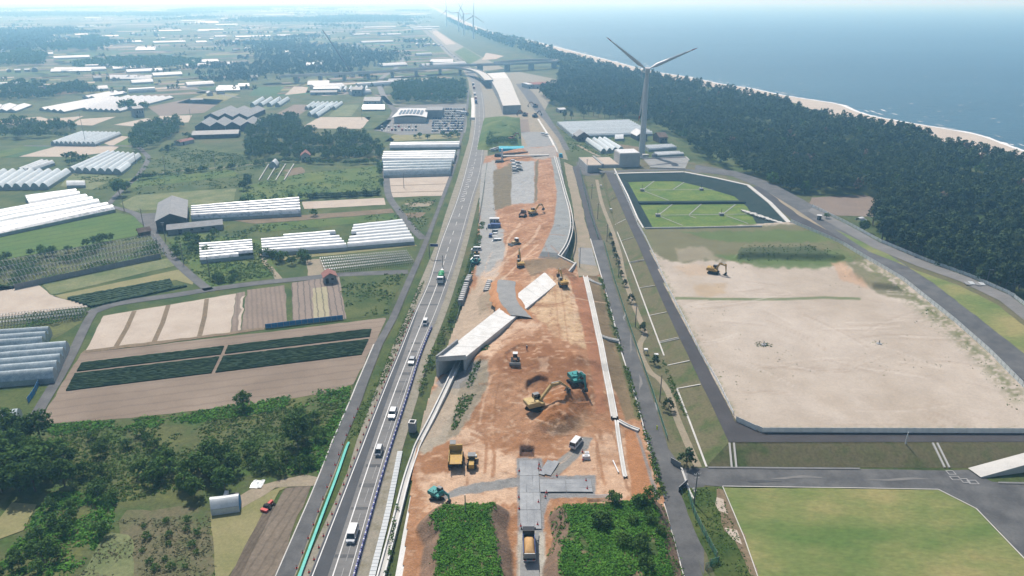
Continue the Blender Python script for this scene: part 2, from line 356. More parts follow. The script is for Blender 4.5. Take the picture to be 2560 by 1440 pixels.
def line(name, ctr, w, m, z=.1, parent=None, px=True, zs=None, kind='structure', label=None):
    """ribbon of world width w along a polyline"""
    c = [P(p[0], p[1], (zs[i] if zs else 0)) if px else Vector((p[0], p[1], 0)) for i, p in enumerate(ctr)]
    Lp, Rp = [], []
    for i in range(len(c)):
        d = (c[min(i + 1, len(c) - 1)] - c[max(i - 1, 0)]); d.z = 0; d.normalize(); s = Vector((d.y, -d.x, 0)) * (w / 2)
        Lp.append(c[i] - s); Rp.append(c[i] + s)
    return strip(name, Lp, Rp, m, z, parent, px=False, zs=[v + z for v in zs] if zs else None, kind=kind, label=label)
def spline(pts, k=6):
    """Catmull-Rom through 2-D points"""
    out = []; n = len(pts)
    for i in range(n - 1):
        p0, p1, p2, p3 = pts[max(i - 1, 0)], pts[i], pts[i + 1], pts[min(i + 2, n - 1)]
        for j in range(k):
            t = j / k
            out.append(tuple(.5 * (2 * b + (c - a) * t + (2 * a - 5 * b + 4 * c - d) * t * t + (3 * b - a - 3 * c + d) * t ** 3) for a, b, c, d in zip(p0, p1, p2, p3)))
    out.append(tuple(pts[-1])); return out
# coast line (photo px of the water's edge), land, sea, beach
SHORE = [(2700, 412), (2560, 377), (2460, 341), (2390, 326), (2269, 306), (2192, 292), (2144, 279), (2095, 260), (2022, 248), (1949, 236), (1869, 219), (1800, 209), (1720, 192), (1630, 178), (1540, 155), (1440, 130), (1340, 104), (1250, 85), (1200, 70), (1160, 52), (1130, 38)]
SEAZ = -1.2
sh = [P(x, y, SEAZ) for x, y in spline(SHORE, 4)]
FAR = 15000.0
end = sh[-1] + (sh[-1] - sh[-9]).normalized() * 9000
near = sh[0] + (sh[0] - sh[4]).normalized() * 700
coast = [near] + sh + [end]
def off(pts, d):
    o = []
    for i, p in enumerate(pts):
        t = (pts[min(i + 1, len(pts) - 1)] - pts[max(i - 1, 0)]); t.z = 0; t.normalize(); o.append(p + Vector((-t.y, t.x, 0)) * d)
    return o
inl = off(coast, 46)                       # back of the beach
land_pts = [(p.x, p.y, 0) for p in inl] + [(-FAR, inl[-1].y, 0), (-FAR, -300, 0), (inl[0].x, -300, 0)]
tag(link('land', fill(land_pts).mesh('land'), 'land'), 'green farm land beside the sea', None, None, 'structure')
mb = MB(); mb.add([(-4000, -400, SEAZ - .3), (FAR, -400, SEAZ - .3), (FAR, FAR, SEAZ - .3), (-4000, FAR, SEAZ - .3)], [(0, 1, 2, 3)])
tag(mb.obj('sea', 'sea'), 'hazy blue sea', None, None, 'structure')
mb = MB(); sea2 = off(coast, -14)
for a, b in zip(inl, sea2): mb.v += [(a.x, a.y, .05), (b.x, b.y, SEAZ - .8)]
mb.f = [(2 * i, 2 * i + 1, 2 * i + 3, 2 * i + 2) for i in range(len(inl) - 1)]
tag(mb.obj('beach', 'sand_far'), 'narrow sandy beach', None, None, 'structure')
# foam: broken surf lines along the water's edge and whitecaps
V, Fq = [], []
def quadpatch(c, d, l, w, z):
    n = Vector((-d.y, d.x, 0)); b = len(V)
    for a, e in ((-1, -.3), (.2, -1), (1, .2), (-.1, 1)):
        q = c + d * (a * l / 2) + n * (e * w / 2); V.append((q.x, q.y, z))
    Fq.append((b, b + 1, b + 2, b + 3))
for i in range(1, len(coast) - 2):
    a, b = coast[i], coast[i + 1]; L_ab = (b - a).length; d = (b - a).normalized()
    if a.y > 5000: break
    for k in range(int(L_ab / 5)):
        p = a.lerp(b, rng.random()); s = rng.choice((0, 0, 0, 0, 1, 1, 2)) 
        o_ = rng.gauss(2.0, 1.6) + (s == 1) * rng.uniform(10, 16) + (s == 2) * rng.uniform(24, 44)
        if s and float(vnoise(p.x / 60, p.y / 60, 5 + s)) < .52: continue
        quadpatch(p + Vector((d.y, -d.x, 0)) * o_, d, rng.uniform(6, 20), rng.uniform(1.0, 4.0 if s == 0 else 2.2), SEAZ - .22 + rng.random() * .05)
dense = [c for c in coast[1:-1] if c.y < 6000]; run = []
for a, b in zip(dense, dense[1:]):
    for j in range(max(1, int((b - a).length / 6))): run.append(a.lerp(b, j / max(1, int((b - a).length / 6))))
for i in range(len(run) - 1):       # continuous surf line of uneven width
    p, q = run[i], run[i + 1]; d = (q - p).normalized(); o = Vector((d.y, -d.x, 0)); w0, w1 = [1.0 + 3.4 * float(fbm(np.array(r.x / 25), np.array(r.y / 25), 15)) ** 1.6 for r in (p, q)]; b = len(V)
    for r, w in ((p - o * 1.5, 0), (p + o * w0, 0), (q + o * w1, 0), (q - o * 1.5, 0)): V.append((r.x, r.y, SEAZ - .15))
    Fq.append((b, b + 1, b + 2, b + 3))
for k in range(230):
    yy = rng.uniform(40, 420); xx = rng.uniform(1300, 2600)
    p = P(xx, yy, SEAZ)
    q = min(coast, key=lambda c: (c - p).length)
    if p.x < q.x + 40: continue
    quadpatch(p, Vector((.94, .34, 0)), rng.uniform(3, 12), rng.uniform(.8, 2.2), SEAZ - .2)
tag(npmesh('surf_foam', V, Fq, 'foam'), 'white surf foam and whitecaps on the sea', 'foam', None, 'stuff')
# ---------------------------------------------------------------- fields and farm roads on the left
S = sheet
S('grass_field', [(-400, 700), (-60, 330), (300, 330), (620, 380), (960, 400), (1100, 500), (1010, 690), (860, 960), (690, 1440), (300, 1700), (-700, 1700)], 'grass', 0, amp=0)
# plain below the crop field: rough meadow
S('rough_meadow', [(95, 1060), (480, 1028), (640, 1008), (800, 986), (880, 962), (880, 985), (700, 1440), (640, 1560), (-500, 1560), (-150, 1060)], 'weeds', 1)
S('plowed_field', [(202, 884), (480, 852), (700, 827), (960, 795), (966, 797), (948, 838), (915, 897), (884, 962), (800, 986), (640, 1008), (480, 1028), (300, 1047), (97, 1062), (150, 970)], 'plowed', 2, label='brown ploughed field with dark crop rows')
S('pale_field', [(257, 791), (335, 777), (420, 763), (516, 747), (591, 734), (575, 832), (498, 842), (385, 855), (290, 868), (213, 880)], 'pale_soil', 3)
for a, b in (((336, 778), (291, 866)), ((421, 763), (386, 854)), ((517, 748), (499, 841))):
    line('weedy_strip', [a, ((a[0] + b[0]) / 2 + 3, (a[1] + b[1]) / 2), b], 1.6, 'brown_dry', .13)
S('furrowed_field', [(592, 733), (612, 730), (601, 829), (576, 832)], 'furrow', 2)
S('pale_field', [(606, 742), (612, 740), (603, 826), (595, 828)], 'pale_soil', 4, amp=.6)
S('furrowed_field', [(618, 726), (712, 713), (718, 811), (604, 828)], 'furrow', 3)
S('grass_strip', [(712, 712), (730, 708), (732, 807), (718, 811)], 'grass', 3)
S('furrowed_field', [(730, 707), (848, 690), (866, 797), (732, 808)], 'furrow_beds', 3)
S('mulched_beds', [(781, 721), (818, 717), (824, 799), (786, 803)], 'yellow_beds', 4)
S('grass_field', [(850, 690), (1012, 683), (996, 722), (966, 789), (866, 798)], 'grass', 3)
S('dry_grass_strip', [(203, 884), (380, 862), (560, 840), (664, 824), (664, 818), (560, 834), (380, 855), (213, 876)], 'brown_dry', 4, amp=.6)
# beyond the lane
S('pale_field', [(-200, 700), (20, 716), (95, 712), (128, 738), (222, 766), (120, 780), (-200, 815)], 'pale_soil', 3)
S('grass_strip', [(100, 708), (425, 645), (445, 663), (130, 738)], 'grass_dry', 3)
S('bean_field', [(132, 741), (450, 674), (488, 702), (482, 712), (440, 700), (160, 748)], 'dry_lawn', 3)
S('grass_field', [(-300, 640), (288, 531), (335, 541), (362, 569), (342, 589), (200, 617), (-300, 700)], 'grass_rows', 3)
S('dry_field', [(340, 488), (470, 478), (590, 471), (585, 502), (470, 520), (330, 528), (300, 510)], 'grass_dry', 3)
S('grass_field', [(598, 472), (700, 440), (950, 415), (948, 478), (760, 500), (610, 505)], 'grass_bright', 2)
S('grass_field', [(350, 395), (600, 380), (720, 410), (700, 440), (590, 470), (340, 487), (300, 460)], 'grass', 2)
S('grass_field', [(300, 448), (580, 425), (600, 440), (330, 470)], 'grass_bright', 4)
S('bare_patch', [(710, 425), (755, 417), (760, 432), (715, 445)], 'brown_dry', 3, amp=2)
S('vegetable_plot', [(770, 485), (950, 477), (950, 490), (772, 498)], 'crop_dark', 3)
S('vegetable_plot', [(755, 505), (960, 495), (965, 512), (760, 523)], 'pale_soil', 3)
S('bare_strip', [(560, 548), (755, 538), (980, 522), (985, 532), (640, 560)], 'brown_dry', 3)
S('grass_strip', [(640, 562), (985, 534), (1000, 548), (650, 582)], 'grass_bright', 3)
S('grass_strip', [(660, 638), (1030, 606), (1045, 615), (700, 652)], 'dry_lawn', 3)
S('dirt_track', [(645, 632), (662, 632), (668, 655), (700, 690), (710, 697), (690, 700), (655, 655)], 'track', 4, amp=.6)
S('grass_field', [(420, 600), (500, 585), (650, 600), (700, 690), (520, 720)], 'grass_bright', 2)
S('bare_patch', [(765, 650), (800, 648), (825, 690), (770, 690)], 'track', 4)
S('pale_field', [(968, 445), (1126, 436), (1112, 489), (974, 494)], 'pale_soil', 3)
line('bed', [(975, 465), (1118, 460)], 1.2, 'brown_dry', .13); line('bed', [(975, 482), (1112, 478)], 1.2, 'brown_dry', .13)
S('grass_field', [(975, 500), (1098, 492), (1075, 545), (1050, 590), (1000, 535)], 'grass', 3)
S('bare_patch', [(1010, 510), (1085, 503), (1070, 516), (1020, 520)], 'track', 4, amp=1.5)
S('bare_patch', [(1000, 535), (1060, 532), (1050, 545), (1010, 545)], 'brown_dry', 4, amp=1.5)
S('pale_field', [(748, 321), (800, 293), (928, 293), (905, 322)], 'pale_soil', 3)
S('slope', [(905, 324), (930, 293), (985, 292), (960, 325)], 'grass', 4)
for pl, mm in (([(960, 355), (1150, 345), (1150, 337), (985, 337)], 'dry_lawn'), ([(870, 330), (960, 330), (985, 350), (960, 372)], 'grass')): S('grass_field', pl, mm, 3)
# mid-left patches
for pl, mm in (([(0, 300), (100, 292), (130, 300), (40, 312), (0, 312)], 'pale_soil'), ([(120, 298), (210, 290), (170, 308), (110, 312)], 'pale_soil'), ([(200, 298), (290, 292), (230, 314), (180, 312)], 'pale_soil'),
               ([(285, 312), (365, 296), (400, 300), (330, 316)], 'pale_soil'), ([(400, 290), (480, 288), (470, 306), (385, 312)], 'pale_soil'), ([(370, 268), (480, 245), (560, 250), (510, 282), (400, 290)], 'furrow'),
               ([(45, 392), (140, 366), (300, 366), (280, 380), (180, 392)], 'pale_soil'), ([(0, 395), (110, 366), (140, 366), (40, 394)], 'crop_mid'), ([(0, 378), (60, 366), (110, 366), (0, 396)], 'grass_bright'),
               ([(260, 358), (302, 340), (325, 342), (280, 366)], 'pale_soil'), ([(280, 366), (330, 340), (400, 345), (330, 370)], 'grass_bright'), ([(690, 285), (735, 262), (790, 262), (740, 292)], 'furrow'),
               ([(560, 285), (640, 262), (700, 262), (620, 290)], 'grass_dry'), ([(150, 466), (180, 432), (300, 442), (230, 475)], 'grass_dry'), ([(820, 292), (850, 262), (900, 262), (880, 290)], 'grass_dry'),
               ([(440, 258), (520, 232), (600, 235), (540, 262)], 'dry_lawn'), ([(620, 240), (640, 218), (712, 216), (690, 238)], 'crop_mid'), ([(712, 238), (735, 216), (770, 218), (765, 232)], 'pale_soil'),
               ([(900, 285), (960, 275), (985, 270), (975, 300), (920, 300)], 'grass')):
    S('farm_field', pl, mm, 3)
S('asphalt_yard', [(328, 535), (398, 533), (396, 590), (375, 580)], 'asphalt', 4)
# lanes
def lane(name, pts, w, m='asphalt', z=.16, label=None): return line(name, spline(pts, 4), w, m, z, label=label)
lane('farm_lane', [(225, 783), (280, 763), (340, 752), (440, 738), (520, 725), (640, 709), (760, 697), (840, 688), (900, 685), (1020, 680)], 4.6, label='narrow asphalt lane between the fields')
lane('farm_lane', [(270, 515), (340, 535), (370, 565), (392, 595), (412, 622), (440, 655), (480, 692), (523, 726)], 3.6)
lane('farm_lane', [(240, 772), (222, 800), (203, 838), (183, 880), (150, 940), (110, 1005), (70, 1075)], 3.1, z=.19)
lane('farm_lane', [(960, 405), (965, 440), (972, 490), (995, 525), (1030, 570), (1058, 598)], 4.0)
lane('farm_lane', [(330, 455), (345, 440), (370, 400), (360, 382), (330, 366), (200, 366), (60, 365)], 3.4)
lane('farm_lane', [(345, 440), (318, 465), (290, 490), (270, 515)], 3.2)
lane('farm_lane', [(345, 440), (480, 425), (600, 415), (720, 400)], 1.5, 'track')
lane('farm_lane', [(955, 240), (975, 262), (990, 285), (972, 300)], 6, 'asphalt', .16)
lane('farm_road', [(1010, 145), (985, 175), (955, 195), (950, 215), (962, 245), (985, 262), (1080, 262), (1165, 257)], 7, 'asphalt_old')
lane('farm_lane', [(600, 245), (480, 222), (360, 215), (250, 212)], 4, 'asphalt_old')
side_l = [(640, 1520), (690, 1440), (773, 1250), (802, 1180), (833, 1100), (877, 1000), (893, 960), (936, 860), (971, 800), (998, 740), (1015, 700), (1043, 640), (1060, 600), (1085, 540), (1119, 450), (1138, 400), (1148, 350), (1158, 310), (1166, 265), (1170, 225)]
side_r = [(690, 1520), (735, 1440), (806, 1250), (835, 1180), (863, 1100), (905, 1000), (918, 960), (957, 860), (990, 800), (1015, 740), (1032, 700), (1057, 640), (1073, 600), (1094, 540), (1128, 450), (1145, 400), (1155, 350), (1164, 310), (1171, 265), (1174, 225)]
strip('side_road', side_l, side_r, 'asphalt', .2, label='grey side road left of the highway')
strip('kerb_strip', [(x - 3, y) for x, y in side_l[:8]], side_l[:8], 'concrete', .22)
# ---------------------------------------------------------------- highway
HW = {1500: (759, 813, 857), 1440: (782, 833, 874), 1166: (888, 922, 953), 980: (960, 987, 1014), 880: (1001, 1026, 1047), 780: (1041, 1066, 1089), 700: (1076, 1097, 1118), 610: (1103, 1124, 1147), 500: (1144, 1161, 1178),
      420: (1167, 1184, 1201), 340: (1185, 1197, 1208), 290: (1189, 1198, 1209), 250: (1188, 1197, 1206), 220: (1182, 1191, 1200), 200: (1178, 1185.5, 1193), 180: (1167, 1173, 1179), 160: (1152, 1157, 1161.5), 135: (1123, 1127, 1130.5), 107: (1094, 1097, 1099.5), 77: (1061, 1063, 1065), 55: (1036.5, 1038, 1039.5), 40: (1026, 1027, 1028)}
ys = sorted(HW, reverse=True)
def hw(i): return [P(HW[y][i], y) for y in ys]
def wsp(pts, k=5): return [Vector((a, b, 0)) for a, b in spline([(p.x, p.y) for p in pts], k)]
hl, hm, hr = wsp(hw(0)), wsp(hw(1)), wsp(hw(2))
def shift(pts, d): return [p - Vector((0, 0, 0)) + q for p, q in zip(pts, [Vector((t.y, -t.x, 0)) * d for t in [((pts[min(i + 1, len(pts) - 1)] - pts[max(i - 1, 0)])).normalized() for i in range(len(pts))]])]
def wstrip(name, A, B, m, z, parent=None, label=None): return strip(name, A, B, m, z, parent, px=False, label=label)
wstrip('road_shoulder', shift(hl, -4.5), shift(hr, 4.0), 'verge', .12)
highway = wstrip('highway', shift(hl, -.7), shift(hr, 1.5), 'asphalt_old', .2, label='worn grey two lane highway')
dk = wsp([P(x, y) for x, y in ((795, 1500), (820, 1440), (910, 1166), (975, 980), (1011, 880), (1045, 780))]); hl2 = wsp([P(HW[y][0], y) for y in ys[:6]])
wstrip('new_asphalt_lane', shift(hl2, -.5), dk, 'asphalt_dark', .235, highway)
near_i = [i for i, p in enumerate(hl) if p.y < 900]
for pts, w, mm in ((hl, .22, 'paint'), (hr, .16, 'paint')):
    line('edge_line', [pts[i] for i in near_i], w, mm, .27, highway, px=False)
line('lane_line', [p for p in hm if p.y < 262], .26, 'paint', .27, highway, px=False)
acc = 0; far_m = [p for p in hm if 255 < p.y < 800]
def dashes(pts, a, b, w, m, z, parent, name='lane_dash'):
    """dashes a metres long with b metres of gap along a polyline"""
    s = 0; seg = []
    for i in range(len(pts) - 1):
        L_ = (pts[i + 1] - pts[i]).length; d = (pts[i + 1] - pts[i]) / L_; t = 0
        while t < L_:
            ph = s % (a + b)
            if ph < a:
                e = min(a - ph, L_ - t); p0, p1 = pts[i] + d * t, pts[i] + d * (t + e); seg.append((p0, p1)); t += e + 1e-6; s += e + 1e-6
            else:
                e = a + b - ph; t += e; s += e
    for p0, p1 in seg:
        if (p1 - p0).length > .3: line(name, [p0, p1], w, m, z, parent, px=False)
dashes(far_m, 6, 9, .2, 'paint', .27, highway)
worn = wsp([P(x, y) for x, y in ((846, 1470), (900, 1290), (951, 1140), (1001, 990), (1040, 890), (1075, 800))])
dashes(worn, 5, 5, .16, 'paint_worn', .262, highway)
for k in range(26):   # repair joints across the carriageway
    i = 6 + k; 
    if i < len(hl) and hl[i].y < 700 and rng.random() < .8: line('patch_joint', [hl[i].lerp(hr[i], .42 if hl[i].y < 230 else .02), hl[i].lerp(hr[i], .98)], rng.uniform(.3, 1.6), 'asphalt', .245, highway, px=False)
# hatched gore
for k in range(16):
    a = P(1150 + k * 1.9, 505 - k * 6); line('hatch_mark', [a, a + Vector((1.9, 2.2, 0))], .45, 'paint', .27, highway, px=False)
# verges beside the highway
strip('grass_verge', [(x + 4, y) for x, y in side_r], [(HW[y][0] - (18 if y > 800 else 9 if y > 420 else 5) if y in HW else 0, y) for y in []] or [(p.x, p.y) for p in [Vector((x, y)) for x, y in
      ((716, 1520), (750, 1440), (838, 1250), (868, 1180), (892, 1100), (930, 1000), (945, 960), (984, 860), (1012, 800), (1036, 740), (1052, 700), (1078, 640), (1094, 600), (1112, 540), (1142, 450), (1157, 400), (1172, 350), (1178, 310), (1179, 265), (1176.5, 225))]], 'grass', .16)
for a_, b_ in (((770, 1400), (878, 1100)), ):
    tl = spline([(744, 1440), (774, 1360), (808, 1270), (838, 1190), (862, 1120), (870, 1104)], 4); tr_ = spline([(752, 1440), (781, 1361), (814, 1271), (844, 1191), (868, 1121), (875, 1105)], 4)
    tl[0] = (717, 1505); tr_[0] = (731, 1505)
    tz = [.75] * len(tl)
    o = strip('slope_sheet', tl, tr_, 'teal_sheet', .7, kind=None); tag(o, 'teal protective sheeting laid along the verge beside the highway', 'tarpaulin')
    mo = o.modifiers.new('thick', 'SOLIDIFY'); mo.thickness = .2
# ---------------------------------------------------------------- far farmland: fields, woods, villages to the horizon
ang = math.atan2(*reversed(wdir((300, 240), (700, 215))))
ux, uy = math.cos(ang), math.sin(ang)
road_far = [(P(HW[y][0], y).x, P(HW[y][0], y).y) for y in ys if y <= 250]
def xroad(Y): 
    r = road_far
    for (x0, y0), (x1, y1) in zip(r, r[1:]):
        if y0 <= Y <= y1: return x0 + (x1 - x0) * (Y - y0) / (y1 - y0)
    return r[-1][0] + (Y - r[-1][1]) * (r[-1][0] - r[-3][0]) / (r[-1][1] - r[-3][1])
WOODS = []; FARGH = []; FARHOUSE = []
def farpatch(x, y, w, h, m, nm='farm_field', z=.1):
    c = [(x + a * w * ux / 2 - b * h * uy / 2 + rng.uniform(-.06, .06) * w, y + a * w * uy / 2 + b * h * ux / 2 + rng.uniform(-.06, .06) * h, z) for a, b in ((-1, -1), (1, -1), (1, 1), (-1, 1))]
    tag(link(nm, fill(c).mesh(nm), m), None, None, None, 'structure')
Y = 860
while Y < 9000:
    dep = Y / 850; h = 21 * dep ** .95; X = -(Y * .78)
    while X < xroad(Y) - 60:
        w = rng.uniform(26, 82) * dep ** .75; cx, cy = X + w / 2, Y + rng.uniform(-.2, .2) * h
        t = float(fbm(np.array(cx / (330 * dep ** .35)), np.array(cy / (260 * dep ** .5)), 21)); r = rng.random()
        if t > .63: WOODS.append((cx, cy, w * 1.05, h * 1.5))
        elif r < .46: farpatch(cx, cy, w * .95, h * .9, rng.choice(('grass', 'grass_bright', 'dry_lawn', 'crop_mid', 'grass_olive')))
        elif r < .76: farpatch(cx, cy, w * .9, h * .85, rng.choice(('furrow', 'pale_soil', 'plowed', 'brown_dry')))
        elif r < .87: WOODS.append((cx, cy, w * .8, h * .35))
        elif r < .945: FARGH.append((cx, cy, w * rng.uniform(.5, .9), rng.uniform(8, 22) * dep ** .3))
        else: FARHOUSE.append((cx, cy, w, h))
        X += w
    Y += h
print('far', len(WOODS), len(FARGH), len(FARHOUSE))
# ---------------------------------------------------------------- vegetation builders
def leafcloud(C, n_per, spread, size, rs, flat=.6, up=.35):
    """n_per leaf quads round every clump centre C; returns vertices, quads"""
    C = np.asarray(C, float); n = len(C) * n_per
    o = rs.normal(size=(n, 3)); o /= np.linalg.norm(o, axis=1)[:, None] + 1e-9; o *= (rs.random((n, 1)) ** .45)
    sp = np.repeat(np.asarray(spread, float).reshape(-1, 1) if np.ndim(spread) else np.full((len(C), 1), spread), n_per, axis=0)
    c = np.repeat(C, n_per, axis=0) + o * sp * np.array([1, 1, flat])
    nrm = o + rs.normal(size=(n, 3)) * .55; nrm[:, 2] += up; nrm /= np.linalg.norm(nrm, axis=1)[:, None]
    a = np.cross(nrm, rs.normal(size=(n, 3))); a /= np.linalg.norm(a, axis=1)[:, None] + 1e-9; b = np.cross(nrm, a)
    s = size * (.6 + .8 * rs.random((n, 1)))
    V = np.stack([c - a * s * .55, c - b * s * .4, c + a * s * .55, c + b * s * .4], 1).reshape(-1, 3)
    return V, np.arange(n * 4).reshape(-1, 4)
def crown_pts(kind, h, r, n, rs):
    """clump centres of a crown of height h and radius r"""
    C = []
    for i in range(n):
        t = (i + .5) / n; a = i * 2.4 + rs.random(); 
        if kind == 'pine':
            z = h * (.42 + .56 * t); rr = r * (1.05 - t) ** .6 * (.35 + .65 * rs.random())
        elif kind == 'young':
            z = h * (.28 + .68 * t); rr = r * (1.02 - t) ** .5 * (.5 + .5 * rs.random())
        else:
            z = h * (.36 + .52 * t + .08 * rs.random()); rr = r * math.sin(math.pi * (.22 + .7 * t)) ** .7 * (.45 + .5 * rs.random())
        C.append((rr * math.cos(a), rr * math.sin(a), z))
    return np.array(C)
CROWNS = {}
def tree_proto(key, kind, h, r, nclump, per, size, leaf, spread, seed):
    rs = np.random.default_rng(seed); C = crown_pts(kind, h, r, nclump, rs)
    V, Fc = leafcloud(C, per, spread, size, rs, .45 if kind == 'pine' else .75)
    me = npmesh('crown', V, Fc, leaf).data; bpy.data.objects.remove([o for o in bpy.data.objects if o.data == me][0])
    mb = MB(); top = Vector((rs.normal() * .25, rs.normal() * .25, h * .82)); mb.tube((0, 0, -.3), top, h * .028, h * .009, 6)
    for c in C[::max(1, nclump // 5)]:
        s = Vector((0, 0, 0)).lerp(top, min(.9, c[2] / h * .75)); mb.tube(s, c, h * .01, h * .004, 4, False)
    tm = mb.mesh('trunk'); tm.materials.append(M['trunk'])
    CROWNS[key] = (me, tm, V, Fc, h)
def tree(name, key, loc, s, label, cat, group, rz=None):
    me, tm = CROWNS[key][:2]
    t = thing(name, label, cat, loc, rng.uniform(0, 6.28) if rz is None else rz, group); t.scale = (s * rng.uniform(.92, 1.08), s * rng.uniform(.92, 1.08), s)
    link('crown', me, None, t); link('trunk', tm, None, t); return t
for k in range(5): tree_proto('pine%d' % k, 'pine', 10.5, 2.9, 20, 22, .8, 'leaf_pine', 1.35, 40 + k)
for k in range(3): tree_proto('young%d' % k, 'young', 4.6, 1.9, 14, 26, .5, 'leaf_pine', .75, 60 + k)
for k in range(4): tree_proto('broad%d' % k, 'broad', 7.5, 3.4, 26, 34, .62, 'leaf', 1.25, 80 + k)
for k in range(3): tree_proto('bush%d' % k, 'broad', 3.4, 2.0, 14, 30, .42, 'leaf', .85, 90 + k)
for k in range(3): tree_proto('farbroad%d' % k, 'broad', 8.0, 3.6, 12, 9, 1.7, 'leaf', 1.7, 100 + k)
for k in range(2): tree_proto('shrub%d' % k, 'broad', 2.2, 1.5, 10, 26, .36, 'leaf_bright', .7, 110 + k)
LOD = {}
for k in range(4):
    for nm, ncl, per, sz, sp in (('a', 15, 12, .95, 1.25), ('b', 9, 8, 1.45, 1.5), ('c', 4, 4, 3.0, 2.0)):
        rs = np.random.default_rng(200 + k); LOD[nm + str(k)] = leafcloud(crown_pts('pine', 10.5, 3.0, ncl, rs), per, sp, sz, rs, .5)
for k in range(4):
    for nm, ncl, per, sz, sp in (('w', 14, 14, 1.05, 1.5), ('v', 9, 8, 1.7, 1.8)):
        rs = np.random.default_rng(240 + k); LOD[nm + str(k)] = leafcloud(crown_pts('broad', 8.0, 3.6, ncl, rs), per, sp, sz, rs, .75)
def wood(poly, sep, lod, s0, s1, label, m='leaf'):
    """a wood whose trees run together into one mass"""
    w = [P(*q) for q in poly]; pl = [(p.x, p.y) for p in w]; x0, x1 = min(p.x for p in w), max(p.x for p in w); y0, y1 = min(p.y for p in w), max(p.y for p in w)
    X, Y_ = np.meshgrid(np.arange(x0, x1, sep), np.arange(y0, y1, sep)); X = X.ravel() + nr.uniform(-.45, .45, X.size) * sep; Y_ = Y_.ravel() + nr.uniform(-.45, .45, Y_.size) * sep
    k = inpoly(X, Y_, pl) & (fbm(X / 22, Y_ / 22, 97) > .40); return mass('wood', [(x, y, 0) for x, y in zip(X[k], Y_[k])], [lod] * int(k.sum()), m, label, 'wood', s0, s1)
def mass(name, pts, lods, m, label, cat, s0=.8, s1=1.2):
    """many trees joined into one object that reads as one wood; pts (n,3)"""
    Vs, Fs, b = [], [], 0
    for i, p in enumerate(pts):
        V, Fc = LOD[lods[i] + str(i % 4)]; a = rng.uniform(0, 6.28); s = rng.uniform(s0, s1) * (p[3] if len(p) > 3 else 1)
        c, sn = math.cos(a), math.sin(a)
        W_ = np.empty_like(V); W_[:, 0] = (V[:, 0] * c - V[:, 1] * sn) * s + p[0]; W_[:, 1] = (V[:, 0] * sn + V[:, 1] * c) * s + p[1]; W_[:, 2] = V[:, 2] * s + p[2]
        Vs.append(W_); Fs.append(Fc + b); b += len(V)
    return tag(npmesh(name, np.concatenate(Vs), np.concatenate(Fs), m), label, cat, None, 'stuff')
def scatter(name, poly, dens, size, per, spread, m, zf=None, seed=1, label=None, flat=.5, mask=None, kind='stuff', cat='plants', lift=.15, zpx=0.0):
    """low plants spread over a patch given in photo px; zf(X,Y) gives the ground height"""
    rs = np.random.default_rng(seed); w = [P(p[0], p[1], zpx) for p in poly]
    x0, x1 = min(p.x for p in w), max(p.x for p in w); y0, y1 = min(p.y for p in w), max(p.y for p in w)
    n = int(dens * (x1 - x0) * (y1 - y0)); X = rs.uniform(x0, x1, n); Y_ = rs.uniform(y0, y1, n)
    k = inpoly(X, Y_, [(p.x, p.y) for p in w]); X, Y_ = X[k], Y_[k]
    if mask is not None: k = mask(X, Y_, rs); X, Y_ = X[k], Y_[k]
    if len(X) == 0: return None
    Z = zf(X, Y_) if zf else np.full(len(X), zpx)
    V, Fc = leafcloud(np.stack([X, Y_, Z + lift], 1), per, spread * (.6 + .8 * rs.random(len(X))), size, rs, flat, .8)
    return tag(npmesh(name, V, Fc, m), label, cat, None, kind)
def clumpy(sc, thr, s): return lambda X, Y_, rs: fbm(X / sc, Y_ / sc, s) + rs.normal(size=len(X)) * .04 > thr

# ---------------------------------------------------------------- raised platform on the right
PZ = 3.0
ring_l = [(1512, 428), (1545, 500), (1571, 560), (1593, 607), (1624, 679), (1654, 749), (1690, 827), (1720, 888), (1752, 957), (1772, 997), (1822, 1106)]
toe = [(1502, 438), (1525, 510), (1540, 575), (1556, 615), (1583, 684), (1610, 757), (1640, 838), (1664, 900), (1690, 968), (1706, 1008), (1766, 1166)]
fence_l = [(1535, 433), (1568, 500), (1593, 560), (1615, 599), (1643, 660), (1665, 715), (1693, 768), (1718, 818), (1750, 884), (1793, 957), (1839, 1052), (1901, 1081)]
outer = [(1460, 408), (1620, 397), (1740, 405), (1830, 428), (1900, 452), (1990, 500), (2050, 540), (2180, 612), (2300, 662), (2420, 702), (2520, 752), (2560, 792), (2700, 900)]
top_poly = outer + [(2700, 1107), (1822, 1107)] + ring_l[::-1]
rim = [(1537, 435), (1600, 433), (1710, 431), (1790, 446), (1870, 464), (1925, 508), (1970, 556), (1870, 566), (1740, 569), (1606, 571)]
tag(link('platform', fill([tuple(P(x, y, PZ)) for x, y in top_poly], [tuple(P(x, y, PZ)) for x, y in rim]).mesh('platform'), 'grass_olive'), 'raised platform of the disposal site', None, None, 'structure')
mb = MB(); o2 = [P(x, y, PZ) for x, y in outer]; o3 = off(o2, 9)
for a, b in zip(o2, o3): mb.v += [(a.x, a.y, PZ), (b.x, b.y, .02)]
mb.f = [(2 * i, 2 * i + 1, 2 * i + 3, 2 * i + 2) for i in range(len(o2) - 1)]; tag(mb.obj('embankment', 'grass'), None, None, None, 'structure')
mb = MB()
for a, b in zip(ring_l, toe): mb.v += [tuple(P(*a, PZ)), tuple(P(*b, .03))]
mb.f = [(2 * i, 2 * i + 1, 2 * i + 3, 2 * i + 2) for i in range(len(toe) - 1)]
n0 = len(mb.v); mb.v += [tuple(P(2700, 1107, PZ)), tuple(P(2700, 1172, .03))]; mb.f.append((n0 - 2, n0 - 1, n0 + 1, n0))
tag(mb.obj('embankment', 'grass_olive'), 'mown grass embankment below the ring road', None, None, 'structure')
